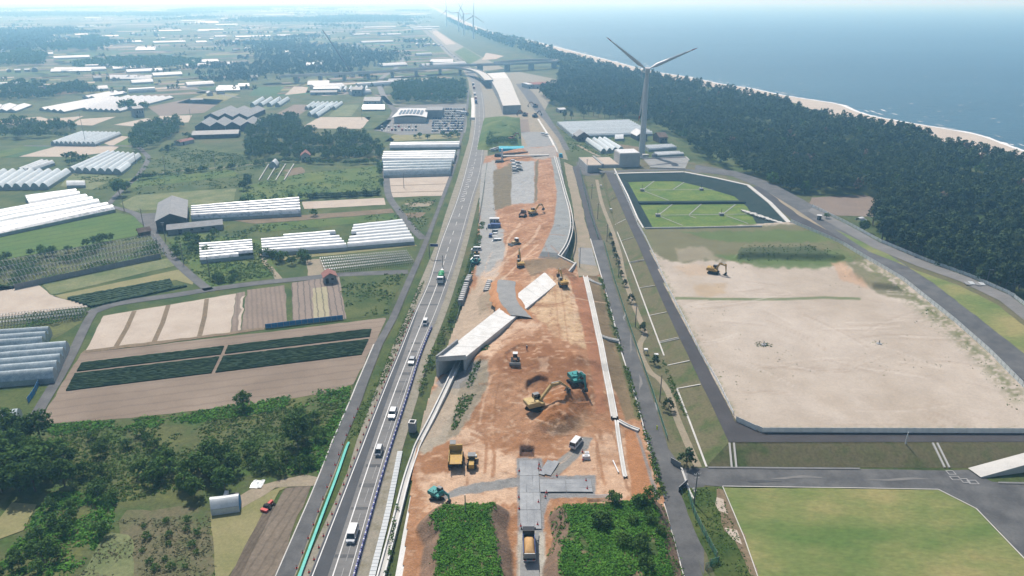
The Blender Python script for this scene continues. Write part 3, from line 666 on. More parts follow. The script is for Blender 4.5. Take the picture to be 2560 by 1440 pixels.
for i in range(1, 10):      # concrete drain chutes down the embankment
    t = i / 10 * 9; k = int(t); f = t - k
    a = P(*[ring_l[k][j] * (1 - f) + ring_l[k + 1][j] * f for j in (0, 1)], PZ); b = P(*[toe[k][j] * (1 - f) + toe[k + 1][j] * f for j in (0, 1)], 0)
    a.x += 0; b.x += 0; c = MB()
    if i not in (4, 7): c.beam(a + Vector((-.3, 0, .05)), b + Vector((0, 0, .08)), .45, .12)
    else:
        for e in (-.45, .45): c.beam(a + Vector((-.3, e, .05)), b + Vector((0, e, .08)), .3, .2)
    tag(c.obj('drain_chute', 'concrete'), 'concrete drain channel running down the grass embankment', 'drain', 'drain channels down the embankment')
for xt, xb in ((1829, 1835), (2337, 2367)):
    c = MB(); a, b = P(xt, 1108, PZ), P(xb, 1170, 0)
    for e in (-.55, .55): c.beam(a + Vector((e, 0, .1)), b + Vector((e, 0, .15)), .45, .3)
    tag(c.obj('drain_chute', 'concrete'), 'wide twin concrete chute on the lower slope ' + ('at the bend of the ring road' if xt < 2000 else 'near the pale ramp'), 'drain')
line('kerb', [(1543, 580), (1568, 643), (1588, 696), (1614, 767), (1642, 842), (1660, 890)], .5, 'concrete', .2)
line('kerb', [(1692, 972), (1724, 1055), (1766, 1168)], .5, 'concrete', .2)
# ring road on the platform
strip('ring_road', ring_l[:-1] + [(1822, 1105)], fence_l[:-2] + [(1838, 1056)], 'asphalt_new', PZ + .07, label='dark ring road on the platform')
S('ring_road', [(1800, 1052), (1838, 1054), (1905, 1083), (2700, 1083), (2700, 1105), (1822, 1106)], 'asphalt_new', 3, z=PZ, amp=0)
strip('ring_road', [(1985, 553), (2105, 606), (2260, 698), (2390, 800), (2480, 878), (2560, 960), (2700, 1110)], [(2010, 545), (2130, 598), (2285, 688), (2418, 790), (2510, 868), (2590, 945), (2730, 1080)], 'asphalt_new', PZ + .07)
strip('ring_road', [(1880, 468), (1985, 553)], [(1905, 462), (2010, 545)], 'asphalt_new', PZ + .06)
strip('outer_road', [(1735, 428), (1830, 440), (1900, 468), (1985, 520), (2060, 570), (2180, 650), (2300, 740), (2430, 845), (2560, 950)], [(1740, 412), (1840, 428), (1925, 455), (2010, 500), (2090, 548), (2215, 628), (2340, 712), (2480, 815), (2620, 920)], 'asphalt', PZ + .1)
strip('outer_road', [(2020, 528), (2100, 572), (2180, 618), (2290, 664), (2400, 703), (2500, 752), (2560, 800), (2700, 950)], [(2030, 518), (2120, 562), (2200, 606), (2310, 652), (2425, 694), (2525, 738), (2600, 795), (2740, 930)], 'asphalt_old', PZ + .13)
S('lawn_strip', [(2085, 572), (2170, 628), (2290, 676), (2400, 715), (2490, 760), (2560, 815), (2700, 960), (2620, 930), (2440, 790), (2330, 706), (2210, 630)], 'lawn', 3, z=PZ)
S('dry_verge', [(1905, 470), (2000, 540), (2130, 608), (2280, 700), (2420, 805), (2560, 935), (2540, 920), (2380, 790), (2230, 680), (2080, 580), (1960, 500)], 'track', 2, z=PZ, amp=.6)
line('asphalt_path', spline([(1500, 430), (1700, 424), (1745, 432)], 4), 5, 'asphalt', .06, zs=[PZ] * 9)
S('gravel_basin', [(1608, 398), (1714, 393), (1722, 400), (1713, 421), (1626, 418)], 'gravel', 3, z=PZ, amp=.1)
for a, b in (((1606, 397), (1714, 392)), ((1714, 392), (1723, 400)), ((1624, 419), (1714, 422))):
    c = MB(); c.beam(P(*a, PZ + .35), P(*b, PZ + .35), .5, .7); tag(c.obj('basin_wall', 'concrete'), 'low concrete edge of the gravel basin' + {397: ' on its far side', 392: ' at its right corner', 419: ' on its near side'}[a[1]], 'wall')
# ---------------------------------------------------------------- lined pit with grass floor
flo = [(1570, 455), (1630, 453), (1697, 453), (1760, 468), (1836, 491), (1868, 517), (1893, 562), (1850, 566), (1740, 568), (1632, 569)]
mb = MB()
for a, b in zip(rim, flo): mb.v += [tuple(P(*a, PZ + .12)), tuple(P(*b, .55 + PZ - 3))]
nn = len(rim); mb.f = [(2 * i, 2 * i + 1, (2 * i + 3) % (2 * nn), (2 * i + 2) % (2 * nn)) for i in range(nn)]
tag(mb.obj('pit_lining', 'liner'), 'dark green lined slopes of the pit', None, None, 'structure')
FZ = .55
S('pit_floor', [(x + (-6 if x < 1700 else 6), y + (-2 if y < 500 else 3)) for x, y in flo], 'pit_grass', 0, z=FZ - .1, amp=0, label='grassy floor of the lined pit')
c = MB(); c.beam(P(1597, 507, FZ + .5), P(1862, 505, FZ + .5), 3.2, 1.0); tag(c.obj('bund', 'liner'), 'dark lined bund dividing the grassy pit floor', 'bund')
for k, (x, y) in enumerate(((1605, 477), (1753, 475), (1644, 540), (1803, 538))):
    t = thing('drain_shaft', 'small concrete drain shaft on the pit floor, ' + ('far left', 'far right', 'near left', 'near right')[k] + ' one', 'shaft', P(x, y, FZ)); c = MB(); c.box(0, 0, .6, 2.2, 2.2, 1.2); c.obj('shaft_body', 'concrete_grey', t)
    c = MB(); c.tube((0, 0, 1.2), (0, 0, 3.6), .12); c.obj('vent_pipe', 'steel_dark', t)
for pts in ([(1605, 478), (1790, 476)], [(1644, 541), (1868, 538)], [(1608, 476), (1635, 455)], [(1683, 476), (1710, 458)], [(1610, 480), (1672, 504)], [(1648, 539), (1682, 512)], [(1722, 540), (1756, 510)], [(1648, 543), (1707, 567)], [(1722, 542), (1740, 548)], [(1808, 537), (1838, 514)], [(1815, 542), (1870, 562)]):
    line('drain_strip', pts, .6, 'concrete_grey', FZ + .12)
sl = [(1612, 571), (1740, 569.5), (1905, 566)]
c = MB()
for a, b in zip(sl, sl[1:]): c.beam(P(*a, PZ + .5), P(*b, PZ + .5), .35, 1.0)
tag(c.obj('parapet', 'concrete_white'), 'low white parapet along the near rim of the lined pit', 'wall')
c = MB(); rr = [(1536, 434), (1600, 432), (1710, 430), (1790, 445), (1870, 463), (1925, 507), (1972, 556)]
for a, b in zip(rr, rr[1:]): c.beam(P(*a, PZ + .2), P(*b, PZ + .2), 2.2, .35)
tag(c.obj('rim_kerb', 'concrete'), 'pale concrete kerb along the far rim of the pit', 'kerb')
c = MB()
for k in range(34):
    t = k / 33; x, y = 1856 + t * 106, 526 + t * 34; q = P(x, y, FZ + .3 + t * 2.2); c.box(q.x + rng.uniform(-.5, .5), q.y + rng.uniform(-1, 1), q.z, rng.uniform(.8, 2.5), rng.uniform(1, 3), .5, rng.uniform(0, 3))
tag(c.obj('rubble_chute', 'concrete'), 'line of pale broken concrete slabs down the pit slope', 'rubble')
# ---------------------------------------------------------------- sandy ground inside the ring (relief and soil colours)
def painted(name, outline, cell, zf, paint, m, label, zpx=0.0, smooth=True, kind='structure'):
    """ground mesh whose vertices carry the colour of the soil there"""
    w = [P(p[0], p[1], p[2] if len(p) > 2 else zpx) for p in outline]
    x0, x1 = min(p.x for p in w), max(p.x for p in w); y0, y1 = min(p.y for p in w), max(p.y for p in w)
    nx, ny = int((x1 - x0) / cell) + 2, int((y1 - y0) / cell) + 2
    X, Y_ = np.meshgrid(x0 + np.arange(nx) * cell, y0 + np.arange(ny) * cell); X = X.ravel(); Y_ = Y_.ravel()
    Z = zf(X, Y_); px, py = topx(X, Y_, Z); I = np.arange(nx * ny).reshape(ny, nx)
    Q = np.stack([I[:-1, :-1], I[:-1, 1:], I[1:, 1:], I[1:, :-1]], -1).reshape(-1, 4)
    keep = inpoly(X, Y_, [(p.x, p.y) for p in w])[Q].sum(1) >= 2; Q = Q[keep]
    used = np.unique(Q); mp = np.zeros(nx * ny, int); mp[used] = np.arange(len(used))
    col = paint(px[used], py[used], X[used], Y_[used], Z[used])
    return tag(npmesh(name, np.stack([X[used], Y_[used], Z[used]], 1), mp[Q], m, None, smooth, col), label, None, None, kind)
def blend(col, w, c): return col * (1 - w[:, None]) + np.array(c)[None] * w[:, None]
def patch(col, px, py, poly, c, feather=4, warp=5, seed=0, k=1.0, sc=14.):
    e = warp + feather + 3; xs, ys_ = [q[0] for q in poly], [q[1] for q in poly]; I = np.nonzero((px > min(xs) - e) & (px < max(xs) + e) & (py > min(ys_) - e) & (py < max(ys_) + e))[0]
    if len(I) == 0: return col
    a, b = px[I], py[I]; wx = (fbm(a / sc, b / sc, seed) - .5) * 2 * warp; wy = (fbm(a / sc, b / sc, seed + 50) - .5) * 2 * warp
    col = col.copy(); col[I] = blend(col[I], np.clip(dpoly(a + wx, b + wy, poly) / feather + .5, 0, 1) * k, c); return col
def trace(col, px, py, pts, c, w, seed=0, k=1.0, warp=3, sc=25.):
    e = warp + w + 4; xs, ys_ = [q[0] for q in pts], [q[1] for q in pts]; I = np.nonzero((px > min(xs) - e) & (px < max(xs) + e) & (py > min(ys_) - e) & (py < max(ys_) + e))[0]
    if len(I) == 0: return col
    a, b = px[I], py[I]; wx = (fbm(a / sc, b / sc, seed) - .5) * 2 * warp; d = dpoly(a + wx, b, pts, False)
    col = col.copy(); col[I] = blend(col[I], np.clip((w - d) / min(1.5, w) + .5, 0, 1) * k, c); return col
SAND, SAND2, TAN, OLV, GRN, DKG = (.47, .41, .35), (.40, .34, .275), (.40, .30, .19), (.15, .145, .075), (.085, .14, .035), (.05, .075, .03)
def zsand(X, Y_):
    Z = np.full(X.shape, PZ + .3) + (fbm(X / 9, Y_ / 9, 5) - .5) * .35
    px, py = topx(X, Y_, Z)
    Z += np.clip(dpoly(px, py, [(1835, 648), (1858, 616), (2030, 615), (2105, 640), (2125, 655)]) / 6, 0, 1) * 2.2      # grassy bank
    Z += np.clip(dpoly(px, py, [(2100, 655), (2130, 650), (2200, 690), (2260, 730), (2180, 722), (2120, 690)]) / 5, 0, 1) * 2.0
    return Z
def psand(px, py, X, Y_, Z):
    col = np.tile(np.array(SAND), (len(px), 1)); col = blend(col, np.clip(fbm(X / 18, Y_ / 30, 3) * 2.6 - .9, 0, 1) * .8, SAND2)
    col = blend(col, np.clip(fbm(X / 5, Y_ / 14, 8) * 4 - 2.45, 0, 1) * .35, (.42, .35, .28))
    col = patch(col, px, py, [(1500, 560), (2200, 560), (2200, 640), (2130, 655), (2000, 665), (1800, 652), (1670, 655), (1600, 600)], OLV, 6, 10, 1)
    col = patch(col, px, py, [(1700, 580), (2040, 575), (2090, 605), (1840, 606), (1760, 596)], GRN, 5, 6, 2, .8)
    col = patch(col, px, py, [(1780, 640), (2120, 625), (2150, 645), (2050, 672), (1900, 668)], GRN, 6, 8, 3, .85)
    col = patch(col, px, py, [(1690, 620), (1760, 615), (1800, 650), (1700, 652)], (.30, .26, .19), 6, 8, 4, .7)
    col = patch(col, px, py, [(1850, 618), (2030, 616), (2100, 645), (1840, 648)], DKG, 4, 4, 5, .9)
    col = patch(col, px, py, [(2110, 650), (2210, 690), (2270, 735), (2330, 760), (2200, 735), (2150, 700)], OLV, 5, 6, 6, .85)
    col = patch(col, px, py, [(2080, 655), (2110, 655), (2160, 705), (2175, 722), (2100, 700)], (.44, .30, .20), 5, 6, 7, .8)
    col = patch(col, px, py, [(1730, 715), (1812, 706), (1815, 736), (1750, 742)], TAN, 8, 8, 8, .7)
    col = patch(col, px, py, [(1680, 665), (1760, 660), (1800, 680), (1720, 690)], (.42, .31, .21), 8, 8, 9, .55)
    col = trace(col, px, py, [(1690, 745), (1800, 748), (1950, 748), (2060, 744), (2150, 747)], GRN, 3.2, 10, .75, 6)
    tr = random.Random(9)
    for k in range(46):
        x, y = tr.uniform(1720, 2450), tr.uniform(680, 1065); a = tr.choice((0, .15, -.3, .6, 2.8)) + tr.uniform(-.2, .2); L_ = tr.uniform(60, 260); cv = tr.uniform(-.7, .7); q = []
        for i in range(6): q.append((x, y)); x += math.cos(a) * L_ / 5; y += math.sin(a) * L_ / 5 * .5; a += cv / 5
        for s_ in (-1, 1): col = trace(col, px, py, [(u, v + s_ * 3) for u, v in q], tr.choice(((.36, .29, .23), (.55, .49, .43))), 1.2, 190 + k, tr.uniform(.25, .6), 1.5)
    e = np.minimum(dpoly(px, py, fence_l, False), dpoly(px, py, [(1901, 1079), (2700, 1079)], False))
    e2 = dpoly(px, py, [(2070, 600), (2250, 715), (2380, 820), (2470, 905), (2540, 985)], False)
    n = fbm(px / 7, py / 5, 12)
    col = blend(col, np.clip((n - .45) * 5, 0, 1) * np.clip(1 - e / 16, 0, 1), (.12, .15, .06))
    col = blend(col, np.clip((n - .36) * 5, 0, 1) * np.clip(1 - e2 / 34, 0, 1) * .9, (.14, .155, .06))
    return col
painted('sandy_ground', [(1604, 571), (1740, 570), (1975, 557), (2105, 608), (2258, 700), (2385, 802), (2475, 882), (2556, 965), (2700, 1070), (2700, 1082), (1903, 1081), (1840, 1053), (1793, 958), (1750, 885), (1718, 819), (1693, 769), (1665, 716), (1643, 661), (1615, 600)], .8, zsand, psand, 'soil_fine', 'broad bare sandy ground inside the ring road', PZ)
def nearpx(pts, r, z, s):
    return lambda X, Y_, rs: (lambda q: (rs.random(len(X)) < np.clip(1.2 - dpoly(*topx(X, Y_, np.full(X.shape, z)), pts, False) / r, 0, 1)) & (fbm(X / 3, Y_ / 3, s) > .48))(0)
sandbox = [(1604, 571), (2105, 608), (2385, 802), (2700, 1070), (1903, 1081), (1750, 885)]
scatter('weed_tufts', sandbox, .55, .4, 4, .5, 'leaf_weed', None, 3, 'green weed tufts along the white fence of the sandy ground', mask=nearpx(fence_l[5:] + [(2700, 1079)], 14, PZ, 4), zpx=PZ)
scatter('weed_tufts', sandbox, .5, .45, 4, .5, 'leaf_weed', None, 5, 'green weed tufts on the right edge of the sandy ground', mask=nearpx([(2070, 606), (2250, 722), (2380, 828), (2470, 915), (2540, 1000)], 32, PZ, 6), zpx=PZ)
scatter('weed_specks', sandbox, .16, .42, 3, .4, 'leaf_tan', None, 7, 'sparse dark weed specks scattered on the bare sand', mask=clumpy(16, .57, 30), zpx=PZ)
scatter('bank_weeds', [(1838, 648), (1856, 622), (2040, 618), (2115, 650)], .3, .42, 4, .5, 'leaf_weed', zsand, 9, 'dark scrubby weeds on the bank above the sandy ground', zpx=PZ + 1)
for k, (x, y) in enumerate(((1909, 864), (2197, 862))):
    t = thing('vent_well', 'grey gas vent surrounded by weeds in the middle of the sand, ' + ('left' if k == 0 else 'right') + ' one', 'vent', P(x, y, PZ))
    c = MB(); c.tube((0, 0, 0), (0, 0, .5), .9, .8, 10); c.tube((0, 0, .5), (0, 0, 1.6), .16); c.obj('vent_pipe', 'concrete_grey', t)
    rs = np.random.default_rng(300 + k); a = rs.uniform(0, 6.28, 60); r = rs.uniform(.8, 2.2, 60); V_, F_ = leafcloud(np.stack([r * np.cos(a) * 1.3, r * np.sin(a), np.full(60, .15)], 1), 5, .4, .4, rs); npmesh('weeds', V_, F_, 'leaf', t)
# ---------------------------------------------------------------- service road, grass strip and entrance on the right
svc_l = [(1760, 1560), (1708, 1440), (1661, 1265), (1617, 1100), (1585, 980), (1553, 880), (1534, 800), (1506, 700), (1477, 600), (1467, 560), (1452, 490), (1431, 418)]
svc_r = [(1830, 1560), (1757, 1440), (1702, 1240), (1665, 1100), (1627, 980), (1592, 880), (1565, 800), (1532, 700), (1506, 600), (1490, 560), (1472, 490), (1446, 412)]
strip('service_road', svc_l, svc_r, 'asphalt', .2, label='grey service road beside the works')
strip('service_road', svc_l[8:], svc_r[8:], 'asphalt_new', .25)
S('grass_strip', [(1757, 1440), (1700, 1225), (1665, 1100), (1627, 980), (1592, 880), (1565, 800), (1532, 700), (1506, 600), (1490, 560), (1462, 440), (1500, 436), (1540, 575), (1583, 684), (1640, 838), (1706, 1008), (1766, 1168), (1790, 1230), (1890, 1460), (1850, 1600)], 'grass_olive', 1, amp=0)
lane('dirt_track', [(1492, 450), (1505, 510), (1530, 575), (1548, 630), (1560, 690), (1580, 750), (1600, 800), (1612, 835), (1600, 860), (1603, 890), (1625, 930), (1650, 950), (1672, 985), (1690, 1040), (1715, 1100), (1745, 1168)], 1.9, 'track', .1)
S('entrance_road', [(1690, 1172), (1766, 1170), (2150, 1173), (2360, 1177), (2420, 1175), (2480, 1205), (2700, 1222), (2700, 1560), (2620, 1450), (2560, 1395), (2500, 1330), (2440, 1270), (2345, 1224), (1800, 1217), (1740, 1212)], 'asphalt', 3, amp=0, label='wide grey entrance road')
S('entrance_road', [(1655, 1100), (1720, 1190), (1760, 1205), (1760, 1440), (1690, 1240)], 'asphalt', 2, amp=0)
S('lawn', [(1808, 1219), (2345, 1226), (2440, 1274), (2500, 1333), (2560, 1398), (2640, 1500), (2640, 1600), (1950, 1600), (1893, 1440)], 'lawn', 4, amp=.25, label='pale green mown lawn')
S('weedy_corner', [(1700, 1222), (1805, 1217), (1850, 1330), (1893, 1450), (1950, 1600), (1860, 1600), (1790, 1440), (1738, 1330)], 'grass', 4, amp=.3)
S('bare_soil_strip', [(1790, 1222), (1810, 1226), (1850, 1320), (1885, 1420), (1940, 1560), (1915, 1560), (1855, 1400), (1815, 1330)], 'brown_dry', 5, amp=1.1)
S('bare_patch', [(1795, 1245), (1812, 1250), (1822, 1290), (1800, 1282)], 'pale_soil', 6, amp=1.0); S('bare_patch', [(1818, 1320), (1845, 1330), (1850, 1365), (1825, 1355)], 'pale_soil', 6, amp=1.0)
line('kerb', [(1806, 1217), (1860, 1345), (1893, 1440), (1930, 1530)], .2, 'concrete', .24); line('kerb', [(1806, 1217), (2100, 1221), (2345, 1225)], .2, 'concrete', .24)
line('kerb', [(2345, 1225), (2440, 1273), (2560, 1398), (2650, 1510)], .25, 'concrete', .24)
strip('gutter', [(1770, 1166), (2150, 1169)], [(1770, 1170), (2150, 1173)], 'concrete_dark', .25); strip('gutter', [(2495, 1204), (2700, 1208)], [(2495, 1208), (2700, 1213)], 'concrete_dark', .25)
c = MB(); A = [P(2420, 1170, .4), P(2560, 1132, 2.2), P(2700, 1094, 4)]; Bq = [P(2452, 1193, .4), P(2560, 1163, 2.2), P(2700, 1124, 4)]
for a, b in zip(A, Bq): c.v += [tuple(a), tuple(b), (b.x, b.y, 0)]
c.f = [(0, 1, 4, 3), (3, 4, 7, 6), (1, 2, 5, 4), (4, 5, 8, 7)]; tag(c.obj('ramp', 'concrete'), 'pale concrete ramp climbing to the ring road at the right edge', 'ramp')
for q in ((2377, 1183, .8), (2388, 1197, 1.0), (2412, 1203, .8), (2432, 1207, 1.0)):
    pp = P(*q[:2]); c = MB()
    for e in (-1, 1): c.box(e * q[2], 0, 0, .25, 1.6, .02); c.box(0, e * .7, .004, q[2] * 2, .25, .02)
    o = c.obj('manhole_frame', 'concrete_grey'); o.location = (pp.x, pp.y, .2); tag(o, 'pale square drain cover in the entrance road crossing', 'drain cover', 'drain covers at the crossing')
for i, (a, b) in enumerate(zip(svc_l[:9], svc_l[1:9])):      # white kerb wall of the service road
    c = MB(); A_, B_ = P(*a), P(*b); c.beam(A_ + Vector((-.15, 0, .35)), B_ + Vector((-.15, 0, .35)), .3, .7)
    if i == 0: wall_root = thing('kerb_wall', 'low white concrete kerb wall along the left side of the service road', 'wall')
    c.obj('wall_section', 'concrete_white', wall_root)
scatter('roadside_weeds', [(1702, 1225), (1800, 1220), (1885, 1450), (1800, 1450)], 3.2, .35, 4, .4, 'leaf_weed', None, 11, 'weeds on the corner by the lawn', mask=clumpy(6, .47, 8))
scatter('strip_weeds', [(1660, 900), (1690, 968), (1720, 1040), (1712, 1045), (1680, 985), (1655, 905)], 4, .35, 4, .4, 'leaf_bright', None, 12, 'bright green weeds along the embankment toe', mask=clumpy(4, .42, 8))
for k, (x, y, w_, h_, m_) in enumerate(((1718, 1190, 5, 12, 'concrete_dark'), (1735, 1225, 6, 8, 'gravel'), (1640, 1020, 3, 14, 'gravel'), (1560, 790, 3, 12, 'gravel'), (2000, 1195, 80, 4, 'asphalt_old'), (2250, 1200, 90, 4, 'asphalt_old'), (1900, 1203, 50, 3, 'asphalt_dark'), (1600, 960, 3, 30, 'asphalt_old'), (1575, 860, 3, 30, 'asphalt_old'))):
    S('road_stain', [(x + w_ * math.cos(a) * rng.uniform(.5, 1.2), y + h_ * math.sin(a) * rng.uniform(.5, 1.2)) for a in [i * math.tau / 9 for i in range(9)]], m_, 7.2 if y < 1180 else 4.4, amp=.5)
# ---------------------------------------------------------------- pine forest
inner = [P(x, y) for x, y in ((2800, 1000), (2640, 830), (2560, 772), (2490, 735), (2380, 694), (2280, 655), (2205, 612), (2165, 585), (2180, 540), (2165, 490), (2060, 486), (1960, 482), (1905, 455), (1830, 428), (1760, 405), (1730, 388), (1715, 372), (1690, 352), (1650, 332), (1590, 300), (1500, 285), (1420, 278), (1375, 262), (1352, 240), (1352, 228), (1400, 218), (1390, 200), (1405, 180), (1385, 158), (1330, 140), (1270, 122), (1225, 106), (1195, 92), (1150, 72), (1115, 52), (1090, 38))]
inner[:3] = [P(2800, 960), P(2640, 805), P(2560, 762)]
outerf = [b + (c - b) * min(1, max(0, (b.y - 430) / 250)) for b, c in zip(off(coast, 50), off(coast, 67))]
fpoly = [(p.x, p.y) for p in inner] + [(p.x, p.y) for p in outerf[::-1] if p.y < inner[-1].y and p.y > 60] + [(560, 60), (400, 60)]
clear = [(p.x, p.y) for p in (P(2010, 538), P(2030, 492), P(2160, 485), P(2200, 498), P(2185, 545))]
TR = []
yb = 150.0
while yb < 3800:
    D = yb; s = 4.3 if D < 480 else 5.4 if D < 800 else 7.5 if D < 1500 else 13
    xs = np.arange(-400, 700, s); X = xs + nr.uniform(-.42, .42, len(xs)) * s; Y_ = yb + nr.uniform(-.42, .42, len(xs)) * s
    k = inpoly(X, Y_, fpoly) & ~inpoly(X, Y_, clear) & ((fbm(X / 16, Y_ / 16, 90) > .36) | (X > 120 + Y_))
    for x, y in zip(X[k], Y_[k]): TR.append((x, y))
    yb += s
px = [topx(x, y, 6) for x, y in TR]
vis = [i for i in range(len(TR)) if -30 < px[i][0] < 2600 and px[i][1] > 20]
vis.sort(key=lambda i: TR[i][0] ** 2 + TR[i][1] ** 2)
print('pines', len(vis))
for i in vis[:300]:
    tree('pine_tree', 'pine%d' % rng.randrange(5), (TR[i][0], TR[i][1], 0), rng.uniform(.8, 1.2), 'dark green pine at the near edge of the coastal forest', 'pine tree', 'pines at the near edge of the coastal forest')
rest = vis[300:]
odd = [i for i in rest if TR[i][1] < 1300 and hash((round(TR[i][0]), round(TR[i][1]))) % 100 < 9]; dead = odd[::7]; odd = [i for i in odd if i not in set(dead)]; skip = set(odd) | set(dead); rest = [i for i in rest if i not in skip]
mass('forest_broadleaf', [(TR[i][0], TR[i][1], 0, .95) for i in odd], ['w' if TR[i][1] < 520 else 'v' for i in odd], 'leaf', 'lighter broadleaf crowns mixed through the pine forest', 'forest')
mass('dead_pines', [(TR[i][0], TR[i][1], 0, .95) for i in dead], ['b' for i in dead], 'brown_dry', 'brown dead crowns among the pine forest', 'forest')
mass('pine_forest', [(TR[i][0], TR[i][1], 0, 1.0 if TR[i][1] < 800 else 1.1 if TR[i][1] < 1500 else 1.5) for i in rest], ['a' if TR[i][1] < 520 else 'b' if TR[i][1] < 1100 else 'c' for i in rest], 'leaf_pine', 'dense dark pine forest along the coast', 'forest')
S('forest_floor', [(q[0], q[1]) for q in [topx(p[0], p[1], 0) for p in fpoly] if q[1] > 30 and q[1] < 1300 and q[0] < 4000], 'grass', 1, amp=0)
S('reed_clearing', [(2010, 536), (2030, 494), (2160, 487), (2200, 500), (2185, 542)], 'furrow', 2)
for k, (x, y, s, key) in enumerate(((1930, 470, 1.25, 'broad0'), (1975, 478, 1.1, 'broad2'), (2010, 483, 1.0, 'broad1'), (2160, 580, .8, 'broad3'), (2215, 600, .8, 'broad0'))):
    tree('broadleaf_tree', key, P(x, y), s, 'lighter green broadleaf tree before the pines at the forest edge', 'tree', 'broadleaf trees at the forest edge')
tree('round_bush', 'bush1', P(2066, 546, PZ), .8, 'round clipped bush beside the small grey kiosk', 'bush', None)
# ---------------------------------------------------------------- earthworks: relief from spot heights, soil colours, ruts
SPOT = [(1000, 1500, .5), (1035, 1440, .5), (1040, 1330, .5), (1045, 1230, .5), (1040, 1130, .5), (1070, 1190, .9), (1130, 1170, 1), (1200, 1200, 1), (1320, 1200, 1), (1470, 1200, 1), (1550, 1200, 1), (1600, 1230, .8), (1645, 1240, .3), (1330, 1320, 1), (1320, 1440, 1), (1320, 1500, 1), (1700, 1450, .3),
        (1440, 1110, 1.2), (1560, 1080, 1.2), (1100, 1240, .9), (1200, 1090, 1.3), (1320, 1090, 1.3), (1480, 1060, 2), (1250, 1000, 3.4), (1340, 1030, 2.8), (1450, 1000, 3.9), (1500, 1000, 3.6), (1230, 930, 5.3), (1350, 930, 5.4), (1470, 900, 5.8), (1200, 890, 5.9), (1300, 850, 6.1), (1420, 850, 6.2), (1300, 800, 6.2), (1400, 760, 6.3), (1430, 700, 6.3),
        (1450, 720, 6.2), (1460, 780, 6.1), (1473, 850, 5.9), (1484, 900, 5.5), (1499, 980, 3.9), (1520, 1040, 2.2), (1468, 712, 4.2), (1497, 830, 3.6), (1513, 930, 3.0), (1528, 1010, 2.2), (1552, 1060, 1.5), (1500, 700, .3), (1520, 790, .3), (1545, 880, .3), (1575, 985, .3), (1600, 1060, .3), (1625, 1150, .3),
        (1170, 930, 2.2), (1130, 1010, .8), (1140, 1040, 1.8), (1190, 1010, 3.0), (1215, 925, 4.9), (1095, 945, .2), (1130, 935, .4), (1075, 990, .2), (1055, 1060, .3), (1110, 880, .4), (1135, 820, .4), (1165, 755, .4), (1190, 690, .5), (1205, 640, .5), (1180, 800, 1.0), (1215, 770, 2.6), (1250, 735, 4.4), (1235, 700, 2.6), (1215, 690, 1.4),
        (1265, 660, 2.6), (1300, 640, 4), (1345, 660, 5.2), (1255, 620, 1.6), (1300, 580, 3.3), (1370, 560, 5), (1400, 640, 5.6), (1225, 560, .5), (1240, 540, 1), (1290, 520, 3.6), (1330, 515, 4.3), (1240, 470, .7), (1270, 450, 2.6), (1300, 440, 4), (1300, 410, 4), (1360, 430, 5), (1390, 430, 5), (1400, 520, 5), (1420, 600, 5.4), (1235, 400, .5), (1290, 385, 3.6), (1370, 380, 4.6), (1440, 665, 6.2)]
SW = np.array([tuple(P(*s)) for s in SPOT]); KX = np.linalg.norm(SW[:, None, :2] - SW[None, :, :2], axis=2)
lam = np.linalg.solve(KX + np.eye(len(SW)) * .6, SW[:, 2] - 2.0)
def rbf(X, Y_):
    Z = np.full(X.shape, 2.0)
    for i in range(len(SW)): Z += lam[i] * np.hypot(X - SW[i, 0], Y_ - SW[i, 1])
    return Z
mound_l = [(p.x, p.y) for p in (P(x, y, 4.3) for x, y in ((1105, 1264), (1236, 1262), (1226, 1300), (1238, 1350), (1242, 1440), (1250, 1530), (1085, 1530), (1092, 1380), (1100, 1330), (1080, 1290)))]
mound_r = [(p.x, p.y) for p in (P(x, y, 4.3) for x, y in ((1410, 1268), (1500, 1264), (1630, 1250), (1668, 1380), (1690, 1530), (1392, 1530), (1400, 1400), (1425, 1320)))]
HEAPS = [(1388, 1040, 2.5, 7.0, 3.2), (1415, 1005, 3.2, 5.5, 2.6), (1450, 985, 4, 4.5, 2.2), (1415, 1055, 2.2, 5, 1.6), (1350, 1075, 1.3, 5, 1.3), (1340, 900, 5.6, 5, 1.2), (1440, 895, 5.8, 5, 1.0), (1250, 960, 4.6, 5, .8), (1470, 940, 4.8, 5, .9), (1255, 655, 2.4, 6, 1.2), (1330, 655, 4.8, 6, 1.3), (1086, 1210, 1, 1.8, .9), (1270, 690, 4, 6, .9), (1340, 690, 5.4, 7, 1.0), (1408, 690, 6.2, 6, 3.2), (1100, 1150, .8, 7, .8), (1330, 600, 4.2, 5, 1.4), (1300, 548, 3.5, 5, 1.0), (1290, 620, 3.2, 4.5, 1.3)]
HW_ = [(P(x, y, z), r, h) for x, y, z, r, h in HEAPS]
PITW = [P(1299, 1140, 1.2), P(1337, 1140, 1.2), P(1335, 1116, 1.2), P(1301, 1116, 1.2)]
